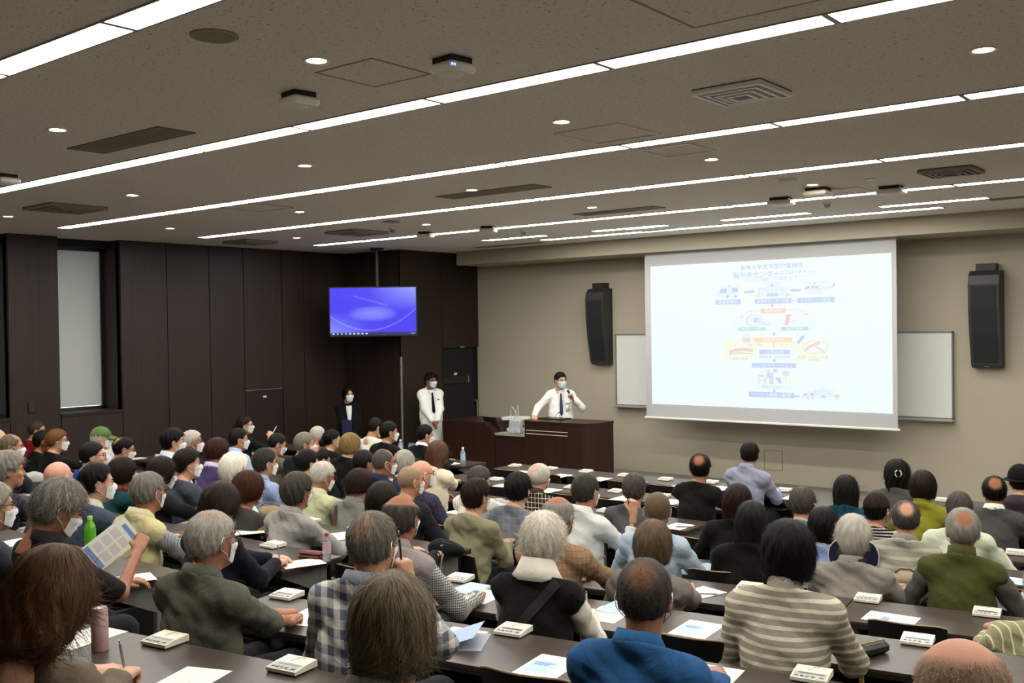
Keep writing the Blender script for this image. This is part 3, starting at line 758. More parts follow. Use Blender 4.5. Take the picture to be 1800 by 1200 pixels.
def cone(X, Y, Z, a, b, r1, r2, sx=1.0):
    a = np.array(a, np.float32); b = np.array(b, np.float32); d = b-a; L = float(d @ d)+1e-9
    px_, py_, pz_ = X-a[0], Y-a[1], Z-a[2]
    t = np.clip((px_*d[0]+py_*d[1]+pz_*d[2])/L, 0, 1)
    return np.sqrt((px_-t*d[0])**2+(py_-t*d[1])**2+(pz_-t*d[2])**2)-(r1+(r2-r1)*t)
def smin(a, b, k):
    h = np.maximum(k-np.abs(a-b), 0)/k
    return np.minimum(a, b)-h*h*k*.25
def smax(a, b, k): return -smin(-a, -b, k)
def fold(X, Y, Z, s, seed):
    """Soft cloth folds."""
    a = seed*1.7
    w = np.sin(X*s*1.3+Y*s*.7+Z*s*1.1+a+1.3*np.sin(Z*s*.6-X*s*.4+a*2))
    v = np.sin(X*s*.5-Y*s*1.2+Z*s*1.9-a+1.1*np.sin(Y*s*.9+X*s*.5+a))
    return (w+v)*.5

# ---- head, in head coordinates (x right, y forward, z up, origin in the middle of the skull)
def sd_head(X, Y, Z, neck=True):
    d = ell(X, Y, Z, (0, -.010, .030), (.076, .096, .088))
    d = smin(d, ell(X, Y, Z, (0, .030, -.045), (.060, .064, .072)), .03)
    d = smin(d, ell(X, Y, Z, (0, .060, -.092), (.028, .026, .024)), .03)
    d = smin(d, cone(X, Y, Z, (-.034, .076, .020), (.034, .076, .020), .014, .014), .02)
    d = smin(d, ell(np.abs(X), Y, Z, (.040, .066, -.022), (.022, .02, .02)), .02)
    d = smax(d, -ell(np.abs(X), Y, Z, (.032, .098, .006), (.017, .014, .010)), .012)
    d = smin(d, cone(X, Y, Z, (0, .088, .008), (0, .106, -.030), .008, .0125), .010)
    d = smin(d, ell(X, Y, Z, (0, .093, -.060), (.022, .010, .008)), .008)
    ear = ell(np.abs(X)-.004*np.sin(Y*60), Y, Z, (.079, -.008, -.006), (.010, .021, .034))
    ear = smax(ear, -ell(np.abs(X), Y, Z, (.090, -.004, -.002), (.007, .012, .020)), .006)
    d = smin(d, ear, .008)
    if neck:
        d = smin(d, cone(X, Y, Z, (0, -.022, -.05), (0, -.052, -.22), .054, .062), .03)
    return d
HEAD = {}
for nm, h in (('near', .0065), ('far', .0095)):
    HEAD[nm] = surface_nets(sd_head, (-.115, -.14, -.23), (.115, .15, .15), h)
# eyes and brows
def face_bits():
    m = MB()
    for s in (-1, 1): m.sphere((s*.032, .083, .007), .011, 10, 6, (1.25, .7, .62))
    n1 = len(m.f)
    for s in (-1, 1): m.tube([(s*.014, .094, .024), (s*.034, .092, .030), (s*.052, .078, .024)], .0035, 6)
    return np.array(m.v), m.f, n1
FB_V, FB_F, FB_N = face_bits()

# ---- hands: wrist at the origin, fingers along +y, palm down (right hand, thumb on -x)
def hand_sdf(curl, spread=1.0, thumb=(0, 0)):
    segs = []
    for x0, ln in ((-.030, .068), (-.010, .076), (.011, .071), (.031, .055)):
        p = np.array([x0*spread, .088-.3*abs(x0)*.3, .004]); ang = 0.0; dirx = x0*1.2
        for k, (fr, c) in enumerate(zip((.45, .31, .24), curl)):
            ang -= c
            q = p+np.array([dirx*.12, math.cos(ang), math.sin(ang)])*ln*fr
            segs.append((p, q, .0095-.0012*k, .0090-.0013*k)); p = q
    t0 = np.array([-.022, .020, -.004]); t1 = np.array([-.046-.01*thumb[0], .055, -.014-.02*thumb[1]]); t2 = t1+np.array([.006+.018*thumb[1], .032, -.010*thumb[1]-.004])
    def f(X, Y, Z):
        d = cone(X*.9, Y, Z*1.15, (0, -.05, 0), (0, .02, 0), .027, .026)
        for x0 in (-.030, -.010, .011, .031):
            d = smin(d, cone(X, Y, Z, (x0*.5, .012, 0), (x0*spread, .088-.09*abs(x0), .003), .015, .0125), .016)
        for a, b, r1, r2 in segs: d = smin(d, cone(X, Y, Z, a, b, r1, r2), .004)
        d = smin(d, cone(X, Y, Z, t0, t1, .015, .0115), .012)
        return smin(d, cone(X, Y, Z, t1, t2, .0105, .0088), .005)
    return f
HAND = {}
for nm, f in (('rest', hand_sdf((.25, .45, .35))), ('grip', hand_sdf((.95, 1.0, .55), .8, (-1, 1))), ('flat', hand_sdf((.05, .12, .10))), ('fist', hand_sdf((1.35, 1.45, .8), .78, (-1, 1)))):
    HAND[nm] = surface_nets(f, (-.085, -.085, -.11), (.075, .19, .04), .0048)

def frame(ydir, up):
    y = np.array(ydir, float); y /= np.linalg.norm(y); u = np.array(up, float)
    x = np.cross(y, u); x /= np.linalg.norm(x)+1e-9; z = np.cross(x, y)
    return np.stack([x, y, z], 1)
def ik(S, Wp, l1, l2, hint):
    S = np.array(S, float); Wp = np.array(Wp, float); d = Wp-S; L = np.linalg.norm(d)
    if L > (l1+l2)*.985:
        Wp = S+d/L*(l1+l2)*.985; d = Wp-S; L = np.linalg.norm(d)
    a = (l1*l1-l2*l2+L*L)/(2*L); hgt = math.sqrt(max(1e-6, l1*l1-a*a))
    n = d/L; hv = np.array(hint, float); hv = hv-n*(hv @ n); hv /= np.linalg.norm(hv)+1e-9
    return S+n*a+hv*hgt, Wp

# ---- garments and skin materials
def skin_mat(name, col):
    if name in MATS: return MATS[name]
    m, nt, b = new_mat(name)
    tc = N(nt, 'ShaderNodeTexCoord'); nz = N(nt, 'ShaderNodeTexNoise'); nz.inputs['Scale'].default_value = 22; nz.inputs['Detail'].default_value = 4
    nt.links.new(tc.outputs['Object'], nz.inputs['Vector'])
    mx = N(nt, 'ShaderNodeMix', data_type='RGBA'); mx.inputs[6].default_value = tuple(c*f for c, f in zip(col, (.86, .74, .70)))+(1,); mx.inputs[7].default_value = tuple(min(1, c*f) for c, f in zip(col, (1.08, 1.1, 1.1)))+(1,)
    nt.links.new(nz.outputs['Fac'], mx.inputs[0]); nt.links.new(mx.outputs[2], b.inputs['Base Color'])
    b.inputs['Roughness'].default_value = .48; b.inputs['Subsurface Weight'].default_value = .08; b.inputs['Subsurface Radius'].default_value = (.01, .004, .002)
    MATS[name] = m; return m
SKIN = {'a': skin_mat('skin_light', rgb(204, 160, 132)[:3]), 'b': skin_mat('skin_medium', rgb(184, 136, 106)[:3]), 'c': skin_mat('skin_tan', rgb(158, 106, 78)[:3]), 'p': skin_mat('skin_pink', rgb(206, 152, 128)[:3]), 'd': skin_mat('skin_brown', rgb(140, 86, 58)[:3])}
EYE_M = plain('eye_dark', rgb(40, 30, 26), .25); BROW_M = plain('brow_dark', rgb(44, 36, 32), .8)

def hair_mat(c1, c2, key, sc):
    nm = 'hair_'+key
    if nm in MATS: return MATS[nm]
    m, nt, b = new_mat(nm)
    tc = N(nt, 'ShaderNodeTexCoord'); sx = N(nt, 'ShaderNodeSeparateXYZ'); nt.links.new(tc.outputs['Object'], sx.inputs[0])
    at = N(nt, 'ShaderNodeMath', operation='ARCTAN2'); nt.links.new(sx.outputs[0], at.inputs[0]); nt.links.new(sx.outputs[1], at.inputs[1])
    mu = N(nt, 'ShaderNodeMath', operation='MULTIPLY'); nt.links.new(at.outputs[0], mu.inputs[0]); mu.inputs[1].default_value = 26.0
    mz = N(nt, 'ShaderNodeMath', operation='MULTIPLY'); nt.links.new(sx.outputs[2], mz.inputs[0]); mz.inputs[1].default_value = 6.0
    cb = N(nt, 'ShaderNodeCombineXYZ'); nt.links.new(mu.outputs[0], cb.inputs[0]); nt.links.new(mz.outputs[0], cb.inputs[1])
    nz = N(nt, 'ShaderNodeTexNoise'); nz.inputs['Scale'].default_value = 1.6; nz.inputs['Detail'].default_value = 5; nz.inputs['Roughness'].default_value = .75
    nt.links.new(cb.outputs[0], nz.inputs['Vector'])
    gi = N(nt, 'ShaderNodeNewGeometry')
    ad = N(nt, 'ShaderNodeMath', operation='MULTIPLY_ADD'); nt.links.new(gi.outputs['Random Per Island'], ad.inputs[0]); ad.inputs[1].default_value = .5; nt.links.new(nz.outputs['Fac'], ad.inputs[2])
    rp = N(nt, 'ShaderNodeValToRGB'); e = rp.color_ramp.elements; e[0].position = .40; e[0].color = c1; e[1].position = .90; e[1].color = c2
    nt.links.new(ad.outputs[0], rp.inputs[0])
    av = N(nt, 'ShaderNodeAttribute'); av.attribute_name = 'scalp'
    k1 = N(nt, 'ShaderNodeMath', operation='MULTIPLY_ADD'); nt.links.new(nz.outputs['Fac'], k1.inputs[0]); k1.inputs[1].default_value = -1.3; k1.inputs[2].default_value = .62
    k2 = N(nt, 'ShaderNodeMath', operation='MULTIPLY_ADD', use_clamp=True); nt.links.new(av.outputs['Fac'], k2.inputs[0]); k2.inputs[1].default_value = 1.5; k2.inputs[2].default_value = 0.0
    k3 = N(nt, 'ShaderNodeMath', operation='GREATER_THAN'); nt.links.new(av.outputs['Fac'], k3.inputs[0]); k3.inputs[1].default_value = .02
    k4 = N(nt, 'ShaderNodeMath', operation='MULTIPLY'); nt.links.new(k1.outputs[0], k4.inputs[0]); nt.links.new(k3.outputs[0], k4.inputs[1])
    k5 = N(nt, 'ShaderNodeMath', operation='ADD', use_clamp=True); nt.links.new(k2.outputs[0], k5.inputs[0]); nt.links.new(k4.outputs[0], k5.inputs[1])
    k6 = N(nt, 'ShaderNodeMath', operation='MULTIPLY', use_clamp=True); nt.links.new(k5.outputs[0], k6.inputs[0]); nt.links.new(k3.outputs[0], k6.inputs[1])
    sm = N(nt, 'ShaderNodeMix', data_type='RGBA'); nt.links.new(k6.outputs[0], sm.inputs[0]); nt.links.new(rp.outputs[0], sm.inputs[6]); sm.inputs[7].default_value = sc
    nt.links.new(sm.outputs[2], b.inputs['Base Color'])
    b.inputs['Roughness'].default_value = .5; b.inputs['Specular IOR Level'].default_value = .14
    bp = N(nt, 'ShaderNodeBump'); bp.inputs['Strength'].default_value = .4; bp.inputs['Distance'].default_value = .003
    nt.links.new(nz.outputs['Fac'], bp.inputs['Height']); nt.links.new(bp.outputs[0], b.inputs['Normal'])
    MATS[nm] = m; return m
HAIR = {'black': ((5, 4, 4), (23, 19, 17)), 'dkbrown': ((12, 8, 6), (44, 29, 21)), 'brown': ((40, 25, 16), (92, 62, 40)), 'redbrown': ((20, 9, 6), (72, 36, 21)), 'auburn': ((14, 7, 5), (56, 28, 17)), 'golden': ((72, 44, 22), (146, 98, 56)), 'ashbrown': ((22, 17, 11), (96, 79, 58)),
        'dkgrey': ((15, 13, 11), (80, 74, 67)), 'grey': ((74, 70, 64), (160, 154, 144)), 'ltgrey': ((118, 112, 103), (206, 200, 188)), 'white': ((168, 160, 142), (240, 234, 218)),
        'greybrown': ((44, 36, 26), (132, 118, 94)), 'blonde': ((76, 60, 32), (150, 124, 76)), 'stubble': ((112, 90, 70), (160, 132, 108)), 'saltpepper': ((38, 35, 30), (132, 126, 114))}
def hair_of(k, sk='a'): return hair_mat(rgb(*HAIR[k][0]), rgb(*HAIR[k][1]), k+'_'+sk, rgb(*SCALP[sk]))
SCALP = {'a': (190, 144, 116), 'b': (172, 122, 94), 'c': (150, 98, 70), 'p': (200, 146, 122), 'd': (140, 86, 58)}

def fabric(col, pat=None, col2=None, scale=1.0, rough=.85):
    nm = 'cloth_%d_%d_%d' % tuple(col)+('_%s_%d_%d_%d_%g' % ((pat,)+tuple(col2)+(scale,)) if pat else '')
    if nm in MATS: return MATS[nm]
    m, nt, b = new_mat(nm)
    tc = N(nt, 'ShaderNodeTexCoord'); c1 = rgb(*col)
    if max(col) < 60: c1 = tuple(x*(.35+.65*max(col)/60*.8) for x in c1[:3])+(1,)
    nz = N(nt, 'ShaderNodeTexNoise'); nz.inputs['Scale'].default_value = 9; nz.inputs['Detail'].default_value = 5; nt.links.new(tc.outputs['Object'], nz.inputs['Vector'])
    def mth(op, a, bb):
        n = N(nt, 'ShaderNodeMath', operation=op)
        for i, v in enumerate((a, bb)):
            if isinstance(v, (int, float)): n.inputs[i].default_value = v
            else: nt.links.new(v, n.inputs[i])
        return n.outputs[0]
    base = N(nt, 'ShaderNodeMix', data_type='RGBA'); base.inputs[6].default_value = tuple(x*.9 for x in c1[:3])+(1,); base.inputs[7].default_value = tuple(min(1, x*1.1) for x in c1[:3])+(1,)
    nt.links.new(nz.outputs['Fac'], base.inputs[0]); outc = base.outputs[2]
    if pat:
        sx = N(nt, 'ShaderNodeSeparateXYZ'); nt.links.new(tc.outputs['Object'], sx.inputs[0])
        c2 = rgb(*col2)
        def stripe(s, per, duty):
            return mth('LESS_THAN', mth('FRACT', mth('ADD', mth('DIVIDE', s, per), 50.0), 0.0), duty)
        xy = mth('ADD', sx.outputs[0], mth('MULTIPLY', sx.outputs[1], .8))
        if pat == 'hstripe': fac = stripe(sx.outputs[2], .036*scale, .38)
        elif pat == 'vstripe': fac = stripe(xy, .03*scale, .16)
        elif pat == 'plaid': fac = mth('MULTIPLY', mth('ADD', stripe(xy, .07*scale, .5), stripe(sx.outputs[2], .07*scale, .5)), .5)
        elif pat == 'gingham': fac = mth('MULTIPLY', mth('ADD', stripe(xy, .012*scale, .5), stripe(sx.outputs[2], .012*scale, .5)), .5)
        elif pat == 'lines': fac = mth('MULTIPLY', mth('MAXIMUM', stripe(xy, .055*scale, .12), stripe(sx.outputs[2], .055*scale, .12)), .9)
        elif pat == 'dots':
            vo = N(nt, 'ShaderNodeTexVoronoi'); vo.inputs['Scale'].default_value = 70/scale; nt.links.new(tc.outputs['Object'], vo.inputs['Vector']); fac = mth('LESS_THAN', vo.outputs['Distance'], .25)
        elif pat == 'mottle':
            n2 = N(nt, 'ShaderNodeTexNoise'); n2.inputs['Scale'].default_value = 60/scale; nt.links.new(tc.outputs['Object'], n2.inputs['Vector']); fac = mth('GREATER_THAN', n2.outputs['Fac'], .52)
        mx = N(nt, 'ShaderNodeMix', data_type='RGBA'); nt.links.new(fac, mx.inputs[0]); nt.links.new(outc, mx.inputs[6]); mx.inputs[7].default_value = c2; outc = mx.outputs[2]
    nt.links.new(outc, b.inputs['Base Color']); b.inputs['Roughness'].default_value = rough; b.inputs['Specular IOR Level'].default_value = .12
    b.inputs['Sheen Weight'].default_value = .03
    n3 = N(nt, 'ShaderNodeTexNoise'); n3.inputs['Scale'].default_value = 14; n3.inputs['Detail'].default_value = 3; n3.inputs['Distortion'].default_value = 1.2
    nt.links.new(tc.outputs['Object'], n3.inputs['Vector'])
    bp = N(nt, 'ShaderNodeBump'); bp.inputs['Strength'].default_value = .35; bp.inputs['Distance'].default_value = .02
    nt.links.new(n3.outputs['Fac'], bp.inputs['Height']); nt.links.new(bp.outputs[0], b.inputs['Normal'])
    MATS[nm] = m; return m
MASK_M = plain('mask_white', rgb(232, 233, 232), .9, spec=.1); MASKB_M = plain('mask_blue', rgb(196, 216, 232), .9, spec=.1)
GLASSFR_M = plain('glasses_frame', rgb(40, 34, 30), .35)

# ---- mask and glasses templates in head coordinates
def trace_head(theta, z, off):
    ox = np.zeros_like(theta); oy = np.full_like(theta, .005); r = np.full_like(theta, .20)
    dx, dy = np.sin(theta), np.cos(theta)
    for _ in range(60):
        d = sd_head(ox+dx*r, oy+dy*r, z, False)-off; r = r-np.clip(d, -.02, .02)*.7
    return ox+dx*r, oy+dy*r
def mask_template():
    nt_, nz_ = 22, 10
    T, Zz = np.meshgrid(np.linspace(-1.04, 1.04, nt_), np.linspace(0, 1, nz_), indexing='ij')
    w = 1-(np.abs(T)/1.04)**2
    z = -.107*Zz-.004+(1-Zz)*(-.012*(np.abs(T)/1.04))+Zz*.030*(np.abs(T)/1.04)**1.5
    x, y = trace_head(T, z, .0045)
    tent = .003*w*np.sin(math.pi*np.clip(Zz*1.05, 0, 1))
    y = y+tent+.0012*np.sin(Zz*math.pi*7)*w
    V = np.stack([x, y, z], -1).reshape(-1, 3)
    F = [(i*nz_+j, i*nz_+j+1, (i+1)*nz_+j+1, (i+1)*nz_+j) for i in range(nt_-1) for j in range(nz_-1)]
    m = MB(); m.add(V, F)
    for s, i in ((-1, 0), (1, nt_-1)):
        a, b = V[i*nz_], V[i*nz_+nz_-1]
        m.tube([a, (s*.080, .018, .012), (s*.088, -.012, .026), (s*.092, -.028, .006), (s*.088, -.024, -.024), (s*.080, .012, -.05), b], .0016, 5)
    me = m.mesh('mask', MASK_M); me.polygons.foreach_set('use_smooth', np.ones(len(me.polygons), dtype=bool)); return me
MASK_ME = mask_template(); MASKB_ME = MASK_ME.copy(); MASKB_ME.materials[0] = MASKB_M
def glasses_template():
    m = MB()
    for s in (-1, 1):
        m.tube([(s*.033+.025*math.cos(t), .106-.25*abs(.025*math.cos(t)+.033)*.3, .006+.019*math.sin(t)) for t in np.linspace(0, 2*math.pi, 17)], .0019, 6)
        m.tube([(s*.058, .098, .012), (s*.076, .08, .016), (s*.083, .01, .016), (s*.084, -.018, .004)], .0019, 6)
    m.tube([(-.009, .105, .010), (0, .109, .013), (.009, .105, .010)], .0016, 6)
    return m.mesh('glasses', GLASSFR_M)
GLASSES_ME = glasses_template()

# ---- hair
def hair_field(st, seed, o):
    t = o.get('t', .0); ts = o.get('ts', 0.0)
    side, back, top = {'short': (.011, .012, .022), 'buzz': (.003, .003, .004), 'thin': (.007, .008, .007), 'bob': (.022, .024, .026), 'long': (.018, .020, .022), 'pony': (.010, .010, .014), 'bun': (.010, .010, .014), 'wavy': (.030, .026, .030), 'fluffy': (.022, .022, .034)}[st]
    side, back, top = side+ts, back+ts, top+t
    bald = o.get('bald')
    rs = np.random.RandomState(seed); ph = rs.uniform(0, 6, 4)
    zy = np.array([-.14, -.075, -.03, .0, .03, .06, .10]); zz = np.array([-.085, -.080, -.035, .004, .018, .055, .078])+o.get('nape', 0)*np.array([1, 1, .5, 0, 0, 0, 0])
    if st in ('fluffy',): zz = zz+np.array([-.01, -.01, -.012, -.008, -.004, -.004, -.006])
    hl = o.get('hairline', 0.0)
    def f(X, Y, Z):
        d = ell(X, Y, Z, (0, -.008, .026), (.079+side, .099+back, .091+top))
        if st in ('short', 'buzz', 'thin', 'fluffy', 'pony', 'bun'):
            cut = (np.interp(Y, zy, zz+hl*np.array([0, 0, 0, 0, .2, .8, 1]))-Z)*.75
            if st in ('pony', 'bun'): cut = (np.interp(Y, zy, zz+np.array([.0, .0, .01, .012, .006, 0, 0]))-Z)*.75
            d = smax(d, cut, .012)
            if st in ('short', 'fluffy'):
                d = smax(d, -ell(np.abs(X), Y, Z, (.092, -.004, -.006), (.022, .024, .036)), .008)
        elif st == 'bob':
            ln = o.get('len', .105)
            d = smin(d, ell(X, Y, Z, (0, -.022, -.035), (.090+ts, .092+ts, .115)), .05)
            d = smax(d, (-ln-Z+.35*np.maximum(Y+.04, 0)*0), .018)
            d = smax(d, -ell(X, Y, Z, (0, .120, -.045), (.068, .098, .128)), .014)
        elif st in ('long', 'wavy'):
            ln = o.get('len', .30)
            d = smin(d, ell(X, Y, Z, (0, -.030, -.04), (.088+ts, .085, .12)), .05)
            for x0 in (-.05, 0, .05):
                d = smin(d, cone(X, Y, Z, (x0, -.06, -.02), (x0*1.25, -.085, -ln+.04), .045, .036), .04)
            d = smax(d, -ell(X, Y, Z, (0, .120, -.045), (.066, .102, .135)), .014)
        if st == 'pony':
            d = smin(d, cone(X, Y, Z, (0, -.10, .03), (0, -.135, -.02), .028, .030), .02)
            d = smin(d, cone(X, Y, Z, (0, -.135, -.02), (0, -.135, -o.get('len', .2)), .030, .014), .02)
        if st == 'bun': d = smin(d, ell(X, Y, Z, (0, -.128, o.get('bz', -.01)), (.035, .03, .035)), .012)
        a = np.arctan2(X, Y); amp = o.get('amp', .0015 if st != 'buzz' else .0005)*(2.2 if st in ('wavy', 'fluffy') else 1)
        d = d+amp*(np.sin(a*15+ph[0]+3*np.sin(Z*22+ph[1]))+.8*np.sin(a*27+ph[2]+2.5*np.sin(Z*30+ph[3])))*np.clip((np.abs(X)+np.abs(Y))*18, 0, 1)
        if bald:
            m_ = bald_mask(bald, X, Y, Z)*o.get('soft', .66 if bald == 'crown' else 1.0)
            d = d*(1-m_)+np.maximum(d, sd_head(X, Y, Z, False)-.0022)*m_
        return d
    return f
BALD = {'top': ((0, .015, .135), (.070, .108, .088)), 'crown': ((0, -.082, .090), (.046, .050, .056)), 'most': ((0, .02, .13), (.087, .120, .112)), 'front': ((0, .075, .115), (.062, .075, .068))}
def bald_mask(bald, X, Y, Z):
    d = ell(X, Y, Z, *BALD[bald]); t = np.clip((.022-d)/.044, 0, 1); return t*t*(3-2*t)
def strands(V, F, n, ln, seed, wid, droop=1.0, keep=None):
    rs = np.random.RandomState(seed)
    if keep is not None: F = F[keep[F].max(1) < .55]
    c = V[F].mean(1); e1 = V[F[:, 1]]-V[F[:, 0]]; e2 = V[F[:, 3]]-V[F[:, 0]]; nr = np.cross(e1, e2); nr /= np.linalg.norm(nr, axis=1)[:, None]+1e-9
    ctr = np.array([0, -.01, .02])
    nr = np.where(((c-ctr)*nr).sum(1)[:, None] < 0, -nr, nr)
    k = rs.randint(0, len(c), n); p = c[k].copy(); nn = nr[k]
    dirv = np.stack([p[:, 0], p[:, 1]+.035, -np.ones(n)*.06*droop], 1)+rs.normal(0, .015, (n, 3))
    dirv -= nn*(dirv*nn).sum(1)[:, None]; dirv /= np.linalg.norm(dirv, axis=1)[:, None]+1e-9
    L = ln*rs.uniform(.5, 1.2, n); side = np.cross(nn, dirv); side /= np.linalg.norm(side, axis=1)[:, None]+1e-9
    K = 4; rows = []
    bend = rs.normal(0, .16, n)
    for j in range(K):
        t = j/(K-1)
        q = p+dirv*(L*t)[:, None]+nn*(.0035*math.sin(math.pi*min(1, t*1.1))+.001-(.9*(L*t)**2/.19))[:, None]+side*(bend*L*t*t)[:, None]
        w = wid*(1-.75*t)
        rows.append(q-side*w/2); rows.append(q+side*w/2)
    VV = np.stack(rows, 1).reshape(-1, 3); b = (np.arange(n)*2*K)[:, None]
    FF = np.concatenate([b+np.array([2*j, 2*j+1, 2*j+3, 2*j+2]) for j in range(K-1)], 0)
    return VV, FF
# ------------------------------------------------------------------ desk rows
# centre and far-left blocks: rows parallel to the front wall; right block turned towards the lectern
CROWS = [(9.98, 1.72), (8.96, 1.72), (7.85, 1.70), (6.6, 1.63), (5.25, 1.52), (4.22, 1.405), (3.11, 1.28), (2.05, 1.17)]
RROWS = [(2.43, 1.18), (3.54, 1.32), (4.55, 1.43), (5.64, 1.55), (6.57, 1.64), (7.45, 1.70), (8.28, 1.72), (9.2, 1.72), (10.1, 1.72)]
RA = math.radians(9.3); RT = math.tan(RA)
DEPTH = .46
def row_front(X, Y, blk):
    """(near edge along the body's forward direction, desk top z) of the desk in front of a head at X, Y."""
    best = None
    for y0, d in (RROWS if blk == 'R' else CROWS):
        near = (y0+RT*(X+2) if blk == 'R' else y0)-DEPTH
        if near > Y+.02 and (best is None or near < best[0]): best = (near, CAMZ-d)
    return best or (Y+.6, CAMZ-1.72)

# ------------------------------------------------------------------ people
TROUSER_ME = SHOE_ME = None
def seated_trousers():
    def f(X, Y, Z):
        d = ell(X, Y, Z, (0, .0, .53), (.175, .14, .11))
        for s in (-1, 1):
            d = smin(d, cone(X, Y, Z, (s*.09, .02, .53), (s*.10, .40, .50), .085, .068), .04)
            d = smin(d, cone(X, Y, Z, (s*.10, .40, .50), (s*.11, .38, .07), .066, .050), .03)
        return d+.003*fold(X, Y, Z, 22, 3)
    v, q = surface_nets(f, (-.24, -.2, .0), (.24, .5, .68), .02)
    me = bpy.data.meshes.new('trousers'); me.from_pydata(v.tolist(), [], q.tolist()); me.materials.append(fabric((40, 40, 46)))
    me.polygons.foreach_set('use_smooth', np.ones(len(me.polygons), dtype=bool)); return me
def shoe():
    f = lambda X, Y, Z: smax(smin(ell(X, Y, Z, (0, -.02, .05), (.045, .07, .06)), ell(X, Y, Z, (0, .09, .03), (.045, .09, .045)), .04), -Z+.002, .01)
    v, q = surface_nets(f, (-.07, -.12, -.02), (.07, .21, .14), .015)
    me = bpy.data.meshes.new('shoe'); me.from_pydata(v.tolist(), [], q.tolist()); me.materials.append(plain('shoe_dark', rgb(36, 32, 30), .5))
    me.polygons.foreach_set('use_smooth', np.ones(len(me.polygons), dtype=bool)); return me
TROUSER_ME = seated_trousers(); SHOE_ME = shoe()

def torso_field(j, g, off):
    P, Nk, SL, SR = j['P'], j['N'], j['S'][0], j['S'][1]
    Cc = Nk+np.array([0, -.015, -.20]); mid = (P+Cc)/2
    def f(X, Y, Z):
        d = ell(X, Y, Z, P, (.172*g+off, .135*g+off, .13+off))
        d = smin(d, ell(X, Y, Z, mid, (.155*g+off, .118*g+off, .19+off)), .09)
        d = smin(d, ell(X, Y, Z, Cc, (.160*g+off, .108*g+off, .18+off)), .09)
        d = smin(d, cone(X, Y, Z, SL, SR, .056+off, .056+off), .07)
        for S_ in (SL, SR): d = smin(d, cone(X, Y, Z, Nk+np.array([0, -.01, .035]), S_, .052+off, .048+off), .05)
        return d
    return f
def arm_field(j, off, f0=0.0, f1=2.0, k=1.0):
    """Arms from fraction f0 to f1 (1 = elbow, 2 = wrist)."""
    def f(X, Y, Z):
        d = None
        for S_, E_, W_ in zip(j['S'], j['E'], j['W']):
            for a, b, lo, hi, r1, r2 in ((S_, E_, 0, 1, .056, .047), (E_, W_, 1, 2, .046, .034)):
                t0, t1 = max(0, f0-lo), min(1, f1-lo)
                if t1 <= 0 or t0 >= 1: continue
                q = cone(X, Y, Z, a+(b-a)*t0, a+(b-a)*t1, (r1+(r2-r1)*t0)*k+off, (r1+(r2-r1)*t1)*k+off)
                d = q if d is None else smin(d, q, .03)
        return d
    return f
def bounds(pts, m):
    p = np.array(pts); return tuple(p.min(0)-m), tuple(p.max(0)+m)

def rot3(yaw, nod, roll):
    cy, sy, cn, sn, cr, sr = math.cos(yaw), math.sin(yaw), math.cos(nod), math.sin(nod), math.cos(roll), math.sin(roll)
    Rz = np.array([[cy, -sy, 0], [sy, cy, 0], [0, 0, 1]]); Rx = np.array([[1, 0, 0], [0, cn, sn], [0, -sn, cn]]); Ry = np.array([[cr, 0, sr], [0, 1, 0], [-sr, 0, cr]])
    return Rz @ Rx @ Ry
def to_m4(R_, t):
    m = Matrix.Identity(4)
    for a in range(3):
        for b in range(3): m[a][b] = R_[a][b]
        m[a][3] = t[a]
    return m

